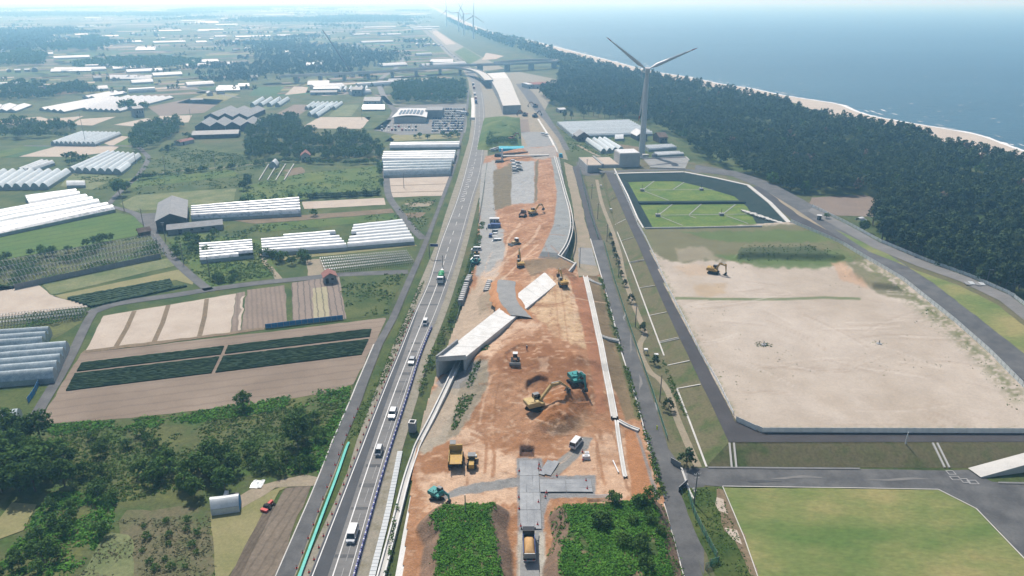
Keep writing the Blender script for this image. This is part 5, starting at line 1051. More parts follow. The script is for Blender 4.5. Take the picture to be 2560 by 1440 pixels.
def truck(label, cab_m, kind, px, z, rz, cat='truck'):
    t = thing({'dump': 'dump_truck', 'mixer': 'mixer_truck', 'flat': 'flatbed_truck', 'box': 'box_truck'}[kind], label, cat); park(t, px, z, rz)
    c = MB(); c.box(-.3, 0, .85, 7.6, 1.0, .3); c.obj('chassis', 'steel_dark', t)
    c = MB(); c.extrude([(1.9, .6), (1.9, 2.75), (2.2, 2.85), (3.45, 2.75), (3.75, 1.7), (3.8, .6)], X_, Z_, 2.4, (0, 0, 0), Y3); cb = c.obj('cab', cab_m, t)
    c = MB(); c.beam((3.5, 0, 2.66), (3.77, 0, 1.75), 2.15, .06); c.obj('windscreen', 'glass_dark', cb)
    for s in (-1, 1):
        c = MB(); c.box(2.95, s * 1.205, 2.1, 1.0, .03, .75); c.obj('window', 'glass_dark', cb); c = MB(); c.box(3.7, s * 1.42, 2.0, .12, .25, .5); c.obj('mirror', 'steel_dark', cb)
    for x in (2.7, -1.6, -2.9):
        for s in (-1, 1): wheel(t, x, s * 1.0, .5, .42)
    if kind == 'dump':
        c = MB(); c.box(-1.2, 0, 1.3, 5.6, 2.3, .15); bd = c.obj('bed', 'steel_dark', t)
        for s in (-1, 1): c = MB(); c.box(-1.2, s * 1.15, 2.0, 5.6, .1, 1.4); c.obj('side_board', 'car_blue' if cab_m == 'car_black' else cab_m, bd)
        c = MB(); c.box(1.55, 0, 2.3, .12, 2.4, 2.0); c.obj('headboard', 'steel_dark', bd); c = MB(); c.box(-4.02, 0, 1.9, .12, 2.4, 1.2); c.obj('tailgate', 'steel', bd)
        c = MB(); c.box(1.63, 0, 2.7, .03, .9, .45); c.obj('rear_window', 'wall_grey', cb)
        n = 12; V_ = []; 
        for i in range(n):
            for j in range(8):
                u, w = i / (n - 1), j / 7; V_.append((-3.9 + u * 5.3, -1.05 + w * 2.1, 1.85 + .95 * math.sin(math.pi * min(1, u * 1.02)) ** .6 * math.sin(math.pi * w) ** .5 + float(vnoise(u * 9, w * 5, 4)) * .14))
        c = MB(); c.add(V_, [(i * 8 + j, (i + 1) * 8 + j, (i + 1) * 8 + j + 1, i * 8 + j + 1) for i in range(n - 1) for j in range(7)]); o = c.obj('soil_load', 'soil_load', t, True)
        c = MB(); c.box(-4.1, 0, .75, .1, 2.4, .18); c.obj('bumper', 'white_plastic', t)
        for s in (-1, 1): c = MB(); c.box(-4.16, s * .85, .95, .05, .5, .16); c.obj('tail_light', 'red_plastic', t)
    elif kind == 'mixer':
        c = MB(); pr = [(-3.9, .55), (-3.4, .95), (-1.6, 1.25), (.3, 1.1), (1.4, .55)]
        for (x0, r0), (x1, r1) in zip(pr, pr[1:]): c.tube((x0, 0, 2.35 - x0 * .06), (x1, 0, 2.35 - x1 * .06), r0, r1, 16)
        c.obj('drum', 'car_green', t, True); c = MB(); c.tube((-4.0, 0, 3.2), (-4.3, 0, 2.2), .5, .25, 8); c.obj('hopper', 'steel', t)
    elif kind == 'box': c = MB(); c.box(-1.2, 0, 2.2, 5.8, 2.4, 2.4); c.obj('cargo_box', 'white_plastic' if cab_m != 'car_blue' else 'car_blue', t)
    else: c = MB(); c.box(-1.2, 0, 1.35, 5.6, 2.3, .25); c.obj('bed', 'steel', t)
    return t
truck('black dump truck heaped with tan soil on the haul road in the foreground', 'car_black', 'dump', (1322, 1372), 1.55, math.pi / 2 + .01)
truck('cement mixer truck with a green drum on the highway', 'car_white', 'mixer', (1103, 702), .24, hdg((1116, 660), (1098, 720)))
def excavator(label, m, px, z, rz, trz=None, s=1.0, boom=((.9, 2.0), (3.3, 4.6), (5.4, 4.3)), stick=(7.0, 1.9), accent=None, dz=0.0):
    t = thing('excavator', label, 'excavator'); p = P(*px, z); g = zpl(p.x, p.y) if dz is None else z; t.location = (p.x, p.y, g); t.rotation_euler = (0, 0, rz); t.scale = (s, s, s)
    tr = (trz if trz is not None else rz) - rz; cs, sn = math.cos(tr), math.sin(tr)
    for y in (-1.25, 1.25):
        c = MB(); prof = [(-2.1, .45), (-1.9, .12), (-1.5, 0), (1.5, 0), (1.9, .12), (2.1, .45), (1.9, .8), (1.5, .92), (-1.5, .92), (-1.9, .8)]
        c.extrude(prof, X_, Z_, .62, (0, y, 0), Y3); o = c.obj('track', 'rubber', t); o.rotation_euler = (0, 0, tr)
    c = MB(); c.box(0, 0, .65, 2.0, 1.9, .6); c.tube((0, 0, .9), (0, 0, 1.15), .8, .8, 14); c.obj('undercarriage', 'steel_dark', t)
    c = MB(); c.extrude([(-2.3, 1.2), (-2.5, 1.6), (-2.45, 2.2), (-2.2, 2.35), (.3, 2.3), (.5, 1.9), (1.5, 1.75), (1.5, 1.15)], X_, Z_, 2.75, (0, 0, 0), Y3); u = c.obj('upper_body', m, t)
    c = MB(); c.box(-1.2, -.3, 2.38, 1.5, 1.3, .1); c.box(-.2, -.9, 2.36, .8, .6, .1); c.obj('engine_hood', accent or m, u); c = MB(); c.tube((-.7, -.7, 2.3), (-.7, -.7, 2.9), .1); c.obj('exhaust', 'steel_dark', u)
    c = MB(); c.extrude([(-.35, 1.75), (-.35, 3.15), (.1, 3.25), (1.1, 3.15), (1.5, 2.3), (1.5, 1.75)], X_, Z_, 1.0, (0, .85, 0), Y3); cb = c.obj('cab', 'glass_dark', t)
    c = MB(); c.box(.38, .85, 3.24, 1.4, 1.04, .1, top=(.9, .9)); c.obj('cab_roof', 'wall_grey', cb); c = MB()
    for y in (.36, 1.34): c.beam((-.36, y, 1.75), (-.36, y, 3.2), .09, .09); c.beam((1.48, y, 1.8), (1.12, y, 3.18), .08, .08)
    c.obj('cab_frame', m, cb)
    b0, b1, b2 = [(x, -.15, zz) for x, zz in boom]; c = MB(); c.beam(b0, b1, .48, .55, .5, .75); c.beam(b1, b2, .5, .75, .4, .4); c.obj('boom', m, t)
    st = (stick[0], -.15, stick[1]); d = (Vector(b2) - Vector(st)).normalized(); c = MB(); c.beam(Vector(b2) + d * .7, st, .4, .6, .3, .3); c.obj('stick', m, t)
    c = MB(); c.beam((1.3, -.15, 1.6), Vector(b0).lerp(Vector(b1), .75), .16, .16); c.beam(Vector(b1) + Vector((0, 0, .55)), Vector(b2) + d * .6 + Vector((0, 0, .2)), .16, .16); c.obj('cylinder', 'steel', t)
    c = MB(); c.extrude([(0, .1), (.35, -.2), (.3, -.9), (-.25, -1.25), (-.9, -1.1), (-.55, -.5), (-.3, 0)], X_, Z_, 1.15, st, Y3); bk = c.obj('bucket', 'steel_dark', t); c = MB()
    for i in range(5): c.beam((st[0] - .85, st[1] - .5 + i * .25, st[2] - 1.1), (st[0] - 1.15, st[1] - .5 + i * .25, st[2] - 1.0), .1, .1)
    c.obj('tooth', 'steel', bk); return t
excavator('large cream and yellow excavator reaching its long arm over the soil heap', 'machine_cream', (1340, 1024), 3.0, hdg((1340, 1018), (1412, 1000), 3), hdg((1330, 1020), (1370, 1028), 3), 1.22, ((.9, 2.0), (3.6, 5.0), (6.0, 5.0)), (7.9, 3.4), dz=None)
excavator('teal excavator digging beside the orange slope', 'machine_teal', (1440, 962), 4.2, hdg((1440, 955), (1470, 985), 4), hdg((1425, 960), (1450, 975), 4), 1.1, ((.9, 2.0), (2.8, 4.4), (4.6, 4.2)), (5.3, 1.3), dz=None)
excavator('small teal excavator by the white slab in the foreground', 'machine_teal', (1093, 1244), .95, hdg((1093, 1240), (1118, 1252), 1), hdg((1085, 1245), (1105, 1244), 1), .78, ((.9, 2.0), (2.6, 3.4), (4.4, 2.6)), (4.6, 1.2), dz=None)
excavator('yellow excavator loading from the heap at the head of the culvert', 'machine_yellow', (1407, 716), 6.4, R(105), R(95), 1.0, stick=(6.0, 2.4), dz=None)
excavator('yellow excavator beside the rusty crawler dumper on the upper earthworks', 'machine_yellow', (1333, 536), 4.2, R(35), R(30), 1.0, stick=(6.4, 2.6), dz=None)
excavator('yellow excavator with its arm raised on the track below the retaining wall', 'machine_yellow', (1301, 671), 3.2, R(100), R(92), .95, ((.9, 2.0), (2.4, 5.2), (4.0, 6.4)), (4.6, 3.6), dz=None)
excavator('yellow excavator standing on the far sandy ground', 'machine_yellow', (1783, 683), PZ + .3, R(-28), R(-25), 1.05, ((.9, 2.0), (2.2, 4.4), (4.4, 3.8)), (4.7, 1.2))
excavator('dark teal excavator parked behind a white pickup on the gravel yard', 'machine_teal', (1189, 661), .5, R(-120), R(-100), .9, ((.9, 2.0), (2.2, 3.6), (3.8, 2.8)), (3.6, 1.2))
for k, (x, y, m, l) in enumerate(((1280, 352, 'machine_rust', 'far dark red excavator below the green hillock'), (1312, 290, 'machine_rust', 'far red excavator at the foot of the pale viaduct approach'), (1338, 293, 'steel_dark', 'far dark excavator right of the red one by the viaduct approach'), (1338, 268, 'machine_rust', 'far upright machine beside the grey approach road'))):
    excavator(l, m, (x, y), 1.5 if k == 0 else .3, R(200 if k % 2 else 40), None, 1.15)
def crawler(label, m, px, z, rz, kind, s=1.0, name=None):
    t = thing({'dozer': 'bulldozer', 'dumper': 'crawler_dumper', 'roller': 'road_roller'}[kind], label, {'dozer': 'bulldozer', 'dumper': 'dump truck', 'roller': 'roller'}[kind]); p = P(*px, z); t.location = (p.x, p.y, zpl(p.x, p.y)); t.rotation_euler = (0, 0, rz); t.scale = (s,) * 3
    if kind != 'roller':
        for y in (-1.05, 1.05):
            c = MB(); c.extrude([(-2.0, .5), (-1.8, .12), (-1.4, 0), (1.4, 0), (1.8, .12), (2.0, .5), (1.7, .95), (-1.7, .95)], X_, Z_, .6, (0, y, 0), Y3); c.obj('track', 'rubber', t)
    if kind == 'dozer':
        c = MB(); c.box(.75, 0, 1.35, 2.2, 1.2, 1.1, top=(.95, .85)); c.obj('engine_hood', m, t); c = MB(); c.box(-.85, 0, 1.1, 1.4, 1.5, .7); c.obj('rear_deck', m, t)
        c = MB(); c.box(-.6, 0, 2.2, 1.3, 1.35, 1.4, top=(.9, .9)); cb = c.obj('cab', 'glass_dark', t); c = MB(); c.box(-.6, 0, 2.95, 1.5, 1.5, .12); c.obj('cab_roof', 'white_plastic', cb)
        c = MB(); c.extrude([(2.6, .05), (2.75, .6), (2.6, 1.2), (2.45, 1.2), (2.55, .6), (2.4, .05)], X_, Z_, 3.5, (0, 0, 0), Y3); c.obj('blade', 'steel', t)
        c = MB(); [c.beam((.2, y, .5), (2.5, y, .5), .18, .25) for y in (-1.45, 1.45)]; c.obj('push_arm', m, t)
    elif kind == 'dumper':
        c = MB(); c.box(0, 0, 1.05, 4.0, 1.9, .3); c.obj('chassis', 'steel_dark', t); c = MB(); c.box(2.0, .55, 1.95, 1.2, 1.0, 1.6, top=(.85, .9)); cb = c.obj('cab', 'glass_dark', t); c = MB(); c.box(2.0, .55, 2.8, 1.25, 1.05, .1); c.obj('cab_roof', 'wall_grey', cb)
        c = MB(); c.box(2.0, -.6, 1.55, 1.2, .9, .8); c.obj('engine_hood', m, t); c = MB(); c.box(-.7, 0, 1.35, 3.7, 2.3, .12); bd = c.obj('bed', m, t)
        for y in (-1.15, 1.15): c = MB(); c.box(-.7, y, 1.65, 3.7, .1, .6); c.obj('side_board', m, bd)
        c = MB(); c.box(1.15, 0, 2.05, .12, 2.4, 1.5); c.obj('headboard', m, bd)
    else:
        c = MB(); c.tube((1.55, -1.05, .75), (1.55, 1.05, .75), .75, .75, 20); c.obj('drum', 'steel', t); c = MB(); c.box(1.5, 0, .95, 2.0, 2.4, .25); c.obj('drum_frame', m, t)
        c = MB(); c.box(-.15, 0, 1.9, 1.3, 1.6, 1.6, top=(.9, .9)); cb = c.obj('cab', 'glass_dark', t); c = MB(); c.box(-.15, 0, 2.75, 1.5, 1.75, .12); c.obj('cab_roof', 'wall_grey', cb)
        c = MB(); c.box(-1.9, 0, 1.4, 2.2, 1.3, .9, top=(.9, .85)); c.obj('engine_hood', 'machine_yellow', t)
        for s_ in (-1, 1): wheel(t, -1.7, s_ * .85, .72, .5)
    return t
crawler('bulldozer facing the camera on the dark levelled soil', 'machine_rust', (1288, 908), 5.4, R(-92), 'dozer', .95); crawler('bulldozer turning on the orange upper earthworks', 'machine_cream', (1289, 612), 3.0, R(-135), 'dozer', 1.1)
crawler('yellow crawler dumper with an empty bed parked beside the roller', 'machine_yellow', (1140, 1158), 1.0, R(92), 'dumper', 1.35); crawler('rusty brown crawler dumper on the upper earthworks', 'machine_rust', (1307, 541), 3.6, R(75), 'dumper', 1.15)
crawler('yellow soil roller parked beside the empty dumper', 'machine_yellow', (1180, 1160), 1.0, R(90), 'roller', 1.05)
# parked on the gravel yard
for k, (x, y, kind, m, lab, rz) in enumerate(((1235, 572, 'box', 'car_blue', 'blue box truck parked on the gravel yard, nearest the site office', 175), (1238, 596, 'flat', 'car_blue', 'blue flatbed truck in the yard row of vehicles', 178))):
    truck(lab, m, kind, (x, y), .5, R(rz)).scale = (.8,) * 3
for x, y, kd, m, lab in ((1237, 583, 'kei', 'car_silver', 'silver van between the blue trucks in the yard'), (1236, 589, 'sedan', 'car_white', 'white car between the blue trucks in the yard'), (1242, 606, 'minivan', 'car_white', 'white van at the near end of the yard row'), (1191, 627, 'minivan', 'car_white', 'white van parked alone across the gravel yard'), (1190, 649, 'kei', 'car_white', 'white pickup in front of the dark teal excavator')):
    park(car(kd, m, lab), (x, y), .5, R(180 + rng.uniform(-6, 6)))
t = thing('site_office', 'white and blue site office container beside the yard trucks', 'container', P(1236, 558, .5), R(2))
c = MB(); c.box(0, 0, 1.3, 4.8, 2.4, 2.6); c.obj('container_body', 'wall_pale', t); c = MB(); c.box(0, 0, 2.68, 5.0, 2.6, .14); c.obj('roof', 'roof_white', t)
for x in (-1.4, 1.4): c = MB(); c.box(x, -1.22, 1.5, 1.1, .05, .8); c.obj('window', 'glass_dark', t)
c = MB(); c.box(0, -1.22, 1.05, .8, .06, 2.0); c.obj('door', 'car_blue', t)
t = thing('loader', 'small yellow loader between the white vans on the yard', 'loader', P(1192, 638, .5), R(170)); c = MB(); c.box(0, 0, .8, 2.2, 1.2, .9); c.obj('body', 'machine_yellow', t); c = MB(); c.box(-.1, 0, 1.7, 1.0, 1.0, 1.0); c.obj('cab', 'glass_dark', t); c = MB(); c.beam((.6, 0, .9), (2.2, 0, .5), .8, .2); c.box(2.4, 0, .4, .6, 1.6, .7); c.obj('bucket', 'steel_dark', t)
for sx in (-.8, .8):
    for sy in (-.7, .7): wheel(t, sx, sy, .42, .35)
# small shared car meshes for distant parking
def minicar(m):
    b = MB(); b.extrude([(-2.1, .3), (-2.1, .95), (1.0, .95), (2.1, .75), (2.1, .3)], X_, Z_, 1.7, (0, 0, 0), Y3); b.box(-.35, 0, 1.45, 2.4, 1.45, .1); me = b.mesh('body'); me.materials.append(M[m])
    g = MB(); g.box(-.35, 0, 1.17, 2.9, 1.6, .5, top=(.78, .88)); gm = g.mesh('windows'); gm.materials.append(M['glass_dark']); return me, gm
MINI = {m: minicar(m) for m in ('car_white', 'car_silver', 'car_black', 'car_blue', 'car_red')}
def mini(px, z, rz, label, group, m=None):
    m = m or rng.choice(('car_white', 'car_white', 'car_silver', 'car_black', 'car_black', 'car_silver', 'car_blue', 'car_red')); p = P(*px, z)
    nm = {'car_white': 'white', 'car_silver': 'silver', 'car_black': 'black', 'car_blue': 'blue', 'car_red': 'red'}[m]
    t = thing('parked_car', label.replace('COL', nm), 'car', (p.x, p.y, z), rz, group); link('body', MINI[m][0], None, t); link('windows', MINI[m][1], None, t)
for k in range(7): mini((1283 + (k % 2) * 11 + k, 405 + k * 4.2), 4.15, R(rng.uniform(-12, 12)), 'COL car parked on the grey gravel pad', 'cars on the gravel pad', ('car_white', 'car_silver', 'car_white', 'car_silver', 'car_white', 'car_black', 'car_black')[k])
for q in ((1237, 429), (1238, 437)): mini(q, .6, R(0), 'COL car beside the brown slope by the site road', 'cars by the brown slope', 'car_black')
for q in ((1232, 376), (1238, 374), (1246, 372)): mini(q, .6, R(15), 'white car parked behind the cyan sheeting', 'cars behind the cyan sheeting', 'car_white')
for q in ((1358, 336), (1366, 338)): mini(q, 1.0, R(30), 'white car beside the far white kerb of the works', 'cars by the far kerb', 'car_white')
# precast concrete blocks in rows
c = MB(); c.box(0, 0, .6, 1.9, 1.15, 1.2); pbm = c.mesh('precast_block'); pbm.materials.append(M['concrete_grey']); c = MB(); c.box(0, 0, 1.23, 1.2, .6, .05); ptm = c.mesh('lifting_face'); ptm.materials.append(M['concrete_white'])
def blockrow(a, b, n, lab, grp):
    A_, B_ = P(*a, .45), P(*b, .45); rz = math.atan2((B_ - A_).y, (B_ - A_).x)
    for i in range(n):
        for lv in range(2):
            q = A_.lerp(B_, i / (n - 1)); t = thing('precast_block', lab, 'concrete block', (q.x, q.y, .45 + lv * 1.28), rz + math.pi / 2, grp); link('block_body', pbm, None, t); link('lifting_face', ptm, None, t)
blockrow((1152, 764), (1166, 722), 10, 'grey precast concrete block in the long row by the verge', 'blocks in the long row'); blockrow((1168, 714), (1174, 702), 4, 'grey precast block in the short row by the verge', 'blocks in the short verge row'); blockrow((1215, 738), (1224, 715), 6, 'grey precast block in the row standing alone on the dirt', 'blocks in the row on the dirt')
t = thing('concrete_shaft', 'tall grey concrete shaft box open at the top beside the trough', 'shaft', P(1032, 1077, .3), R(-8)); c = MB()
for s in (-1, 1): c.box(s * .78, 0, 1.4, .22, 1.78, 2.8); c.box(0, s * .78, 1.4, 1.34, .22, 2.8)
c.obj('shaft_wall', 'concrete_grey', t); c = MB()
for s in (-1, 1): c.box(s * .78, 0, 2.85, .26, 1.82, .1); c.box(0, s * .78, 2.85, 1.3, .26, .1)
c.obj('rim', 'concrete_white', t)
for k, (x, y) in enumerate(((1465, 1146), (1467, 1138))):
    q = P(x, y, 1.1); t = thing('white_block', ('nearer' if k == 0 else 'farther') + ' of two white concrete blocks lying on the pale sand', 'block', (q.x, q.y, zpl(q.x, q.y)), .05); c = MB(); c.box(0, 0, .5, 1.9 if k == 0 else 1.1, 1.0, 1.0, top=(.92, .85)); c.obj('block_body', 'white_plastic', t); c = MB(); c.box(0, 0, 1.02, .8, .3, .06); c.obj('lifting_face', 'concrete_grey', t)
q = P(1540, 1172, 1.2); c = MB(); c.tube((q.x - .3, q.y + 3.2, zpl(q.x, q.y) + .3), (q.x + .4, q.y - 1.5, zpl(q.x, q.y) + .3), .16); tag(c.obj('white_pipe', 'white_plastic'), 'short white pipe lying on the pale sand by the slope', 'pipe')
q = P(1500, 1249, 1.2); c = MB(); [c.beam((q.x - 3, q.y + e, 1.7), (q.x + 2.5, q.y + e + .3, 1.7), .14, .14) for e in (0, .4, .8)]; tag(c.obj('scaffold_pipes', 'steel'), 'bundle of steel pipes lying by the right mound', 'pipes')
# posts and barriers along the highway
bm_ = MB(); bm_.box(0, 0, .42, .42, 1.7, .84, top=(.55, .96)); bb = bm_.mesh('block_body'); bb.materials.append(M['blue_plastic']); bm_ = MB(); bm_.box(0, 0, .45, .40, .28, .86, top=(.6, .9)); bw = bm_.mesh('reflector_band'); bw.materials.append(M['white_plastic'])
cone = MB(); cone.tube((0, 0, .05), (0, 0, .75), .17, .04, 10); cone.box(0, 0, .03, .42, .42, .06); cm_ = cone.mesh('cone_body'); cm_.materials.append(M['red_plastic']); cb_ = MB(); cb_.tube((0, 0, .36), (0, 0, .52), .115, .085, 10); cb_ = cb_.mesh('white_band'); cb_.materials.append(M['white_plastic'])
def along(pts, step):
    out = []; s = 0; nx_ = 0
    for a, b in zip(pts, pts[1:]):
        L_ = (b - a).length; d = (b - a) / L_
        while nx_ <= s + L_: out.append((a + d * (nx_ - s), math.atan2(d.y, d.x) - math.pi / 2)); nx_ += step
        s += L_
    return out
for p, a in along([p for p in shift(hr, 1.05) if p.y < 225], 1.9):
    t = thing('barrier_block', 'blue plastic barrier block in the line right of the highway lane', 'barrier', (p.x, p.y, .22), a, 'blue barrier blocks'); link('block_body', bb, None, t); link('reflector_band', bw, None, t)
for p, a in along([p for p in shift(hl, -.95) if p.y < 240], 3.4):
    t = thing('traffic_cone', 'red and white traffic cone on the left shoulder of the highway', 'cone', (p.x, p.y, .22), a, 'cones on the highway shoulder'); link('cone_body', cm_, None, t); link('white_band', cb_, None, t)
for p, a in along([p for p in shift(wsp([P(x, y) for x, y in ((716, 1505), (745, 1430), (806, 1268), (862, 1112), (905, 1010))]), -.5)], 4.2):
    t = thing('traffic_cone', 'red cone between the side road and the teal sheeting', 'cone', (p.x, p.y, .18), a, 'cones by the teal sheeting'); link('cone_body', cm_, None, t); link('white_band', cb_, None, t)
for x, y in ((1298, 1178), (1297, 1244), (1348, 1162), (1352, 1176), (1346, 1172), (1392, 1190), (1465, 1202), (1468, 1222), (1366, 1232), (1363, 1242), (1346, 1256), (1298, 1272), (1302, 1316), (1344, 1312), (1456, 1130), (1457, 1150)):
    q = P(x, y, 1.2); t = thing('traffic_cone', 'red cone marking the edge of the steel plate road', 'cone', (q.x, q.y, max(zpl(q.x, q.y), plz)), 0, 'cones round the steel plates'); link('cone_body', cm_, None, t); link('white_band', cb_, None, t)
# people
def person(px, z, rz, label, cloth):
    t = thing('person', label, 'person'); p = P(*px, z); t.location = (p.x, p.y, zpl(p.x, p.y) if z > 1 else z); t.rotation_euler = (0, 0, rz)
    J = [((0, 0, .95), .16), ((0, 0, 1.2), .17), ((0, 0, 1.42), .15), ((0, 0, 1.53), .06), ((0, 0, 1.66), .11), ((0, .11, .9), .1), ((.03, .12, .5), .075), ((0, .12, .06), .055), ((.16, .12, .03), .05), ((0, -.11, .9), .1), ((.12, -.12, .5), .075), ((.02, -.12, .06), .055), ((.18, -.12, .03), .05), ((0, .22, 1.4), .075), ((.05, .28, 1.12), .055), ((.22, .24, .95), .045), ((0, -.22, 1.4), .075), ((.02, -.29, 1.12), .055), ((.18, -.26, .92), .045)]
    E_ = [(0, 1), (1, 2), (2, 3), (3, 4), (0, 5), (5, 6), (6, 7), (7, 8), (0, 9), (9, 10), (10, 11), (11, 12), (2, 13), (13, 14), (14, 15), (2, 16), (16, 17), (17, 18)]
    me = bpy.data.meshes.new('body'); me.from_pydata([j[0] for j in J], E_, []); o = link('body', me, cloth, t); o.modifiers.new('skin', 'SKIN')
    for v, j in zip(me.skin_vertices[0].data, J): v.radius = (j[1], j[1])
    me.skin_vertices[0].data[0].use_root = True; sb = o.modifiers.new('sub', 'SUBSURF'); sb.levels = sb.render_levels = 1
    c = MB()
    for (z0, r0), (z1, r1) in zip(((1.68, .15), (1.74, .145), (1.8, .09)), ((1.74, .145), (1.8, .09), (1.82, .02))): c.tube((0, 0, z0), (0, 0, z1), r0, r1, 10)
    c.obj('helmet', 'white_plastic', t)
person((1317, 878), 5.8, 1.0, 'worker in dark clothes and helmet standing beyond the bulldozer', 'navy_cloth'); person((1217, 577), .5, 2.0, 'worker in dark clothes walking by the yard vehicles', 'navy_cloth'); person((1233, 527), .6, 0.3, 'worker standing on the olive slope above the site office', 'navy_cloth')
# ---------------------------------------------------------------- wind turbines
def turbine(label, base, hub_h, rot, ang0, s=1.0, grp=None, detail=True):
    t = thing('wind_turbine', label, 'wind turbine', base, rot, grp); t.scale = (s,) * 3; c = MB(); pr = [(0, 2.25), (15, 2.05), (30, 1.85), (45, 1.6), (hub_h - 1.5, 1.25)]
    for (z0, r0), (z1, r1) in zip(pr, pr[1:]): c.tube((0, 0, z0), (0, 0, z1), r0, r1, 24, False)
    tw = c.obj('tower', 'turbine', t, True)
    if detail:
        c = MB(); c.tube((0, 0, 21), (0, 0, 26), 2.0, 1.93, 24, False); c.obj('tower_band', 'roof_white', tw); c = MB(); c.tube((0, 0, 0), (0, 0, .8), 4.5, 4.5, 20); c.obj('foundation', 'concrete', t); c = MB(); c.box(-2.3, 0, 2.4, .3, 1.1, 2.2); c.obj('door', 'steel', tw)
    c = MB(); c.extrude([(-4.2, -1.5), (-4.4, 1.3), (-3, 1.9), (3.0, 1.9), (3.6, 1.2), (3.6, -1.3), (2.5, -1.7), (-2.5, -1.7)], Y3, Z_, 3.2, (0, 0, hub_h), X_); nc = c.obj('nacelle', 'turbine', t)
    c = MB(); c.box(0, -.4, hub_h + 1.55, 3.3, 6.4, .5); c.obj('red_band', 'turbine_red', nc); c = MB(); c.tube((0, 3.6, hub_h), (0, 5.2, hub_h), 1.4, 1.2, 16); c.tube((0, 5.2, hub_h), (0, 6.0, hub_h), 1.2, .3, 16); c.obj('hub', 'turbine', t, True)
    for k in range(3):
        a = R(ang0 + 120 * k); d = Vector((math.cos(a), 0, math.sin(a))); n = Vector((-math.sin(a), 0, math.cos(a))); o = Vector((0, 4.6, hub_h)); c = MB(); sec = [(1.0, .85, .85), (3, 1.0, .8), (7, 2.5, .6), (12, 2.2, .42), (20, 1.6, .3), (28, 1.05, .2), (31.5, .8, .16)]
        tip = [(31.5, .8, .16), (34.2, .5, .1), (35.5, .12, .05)]
        def blade(sec_):
            b = MB()
            for r, w, th in sec_:
                for u, v in ((-.35, 0), (-.1, .5), (.3, .3), (.65, 0), (.3, -.3), (-.1, -.5)): b.v.append(tuple(o + d * r + n * (u * w) + Vector((0, v * th + u * w * (.45 - r * .012), 0))))
            m_ = len(sec_); b.f = [(6 * i + j, 6 * i + (j + 1) % 6, 6 * i + 6 + (j + 1) % 6, 6 * i + 6 + j) for i in range(m_ - 1) for j in range(6)] + [tuple(range(6)), tuple(range(6 * m_ - 6, 6 * m_))]; return b
        bo = blade(sec).obj('blade', 'turbine', t, True); blade(tip).obj('blade_tip', 'turbine_red', bo)
    return t
b = P(1604, 388, 1.5); turbine('large white wind turbine with red blade tips standing behind the pump building', (b.x, b.y, 0), 59.5, R(-8), 24)
for k, (x, y, a0, lab) in enumerate(((1184, 97, 88, 'nearest of the four far hazy wind turbines, farthest right'), (1160, 87, 0, 'far hazy wind turbine, second from the right of four'), (1147, 79, 62, 'far hazy wind turbine, third from the right of four'), (1117, 66, 95, 'farthest hazy wind turbine, leftmost of four'))):
    turbine(lab, P(x, y), 60, R(-15), a0, 1.0, 'four far wind turbines', False)
# ---------------------------------------------------------------- poles, fences, signs on the right
def pole(px, h, label, arms=True, lamp=False, z=0.0, grp=None, m='concrete_dark'):
    t = thing('utility_pole' if not lamp else 'lamp_post', label, 'pole' if not lamp else 'lamp', P(*px, z), rng.uniform(-.3, .3), grp); c = MB(); c.tube((0, 0, -.2), (0, 0, h), .17, .11, 8); c.obj('post', m, t)
    if arms: c = MB(); c.box(0, 0, h - .5, 1.6, .12, .12); c.box(0, 0, h - 1.4, 1.2, .1, .1); c.obj('crossarm', 'steel', t); c = MB(); [c.tube((x, 0, h - .45), (x, 0, h - .2), .06) for x in (-.7, -.25, .25, .7)]; c.obj('insulator', 'white_plastic', t)
    if lamp: c = MB(); c.beam((0, 0, h), (1.0, 0, h + .1), .1, .1); c.box(1.1, 0, h + .1, .5, .25, .14); c.obj('lamp_head', 'steel', t)
    return t
for k, q in enumerate(((1735, 1260), (1649, 1004), (1588, 818), (1546, 693), (1517, 604), (1494, 548), (1479, 497), (1467, 430))): pole(q, 8.5, ['utility pole on the weedy corner by the dark gates', 'utility pole beside the dirt track, second from the gates', 'utility pole beside the dirt track, third from the gates', 'utility pole beside the dirt track, fourth from the gates', 'utility pole near the bend of the embankment drain, fifth from the gates', 'utility pole beside the dark upper service road, sixth from the gates', 'utility pole beside the service road, seventh from the gates', 'utility pole at the corner of the white pump building'][k], arms=k != 1, grp='poles along the service road')
pole((1449, 669), 9, 'thin lamp post on the gravel apron right of the wing wall', False, True); pole((2466, 708), 5.5, 'lamp post on the lawn strip at the far right', False, True, PZ); pole((2264, 1108), 3.2, 'short white marker post on the lower ring road kerb', False, False, PZ, None, 'white_plastic')
pole((1164, 1290), 5.5, 'thin survey mast standing on the left foreground mound', False, False, 3.6, None, 'steel')
def fence(pts, zs, h, step, label, m, posts=True, pm='steel', th=.06, name='fence'):
    t = thing(name, label, 'fence'); w = [P(x, y, zs) for x, y in pts]; st = along(w, step)
    for (p, a), (q, _) in zip(st, st[1:]):
        L_ = (q - p).length; c = MB(); c.box(0, 0, h / 2 + .08, th, L_ * .965, h); o = c.obj('panel', m, t); o.location = (p + q) / 2; o.rotation_euler = (0, 0, a)
    if posts:
        pmesh = MB(); pmesh.box(0, 0, h / 2 + .1, .12, .12, h + .2); pmesh = pmesh.mesh('post'); pmesh.materials.append(M[pm])
        for p, a in st: o = link('post', pmesh, None, t); o.location = p; o.rotation_euler = (0, 0, a)
    return t
fence([(1840, 1054), (1901, 1082), (2620, 1084)], PZ, 1.5, 1.9, 'pale blue panel fence along the lower edge of the sandy ground', 'panel_white', pm='panel_white')
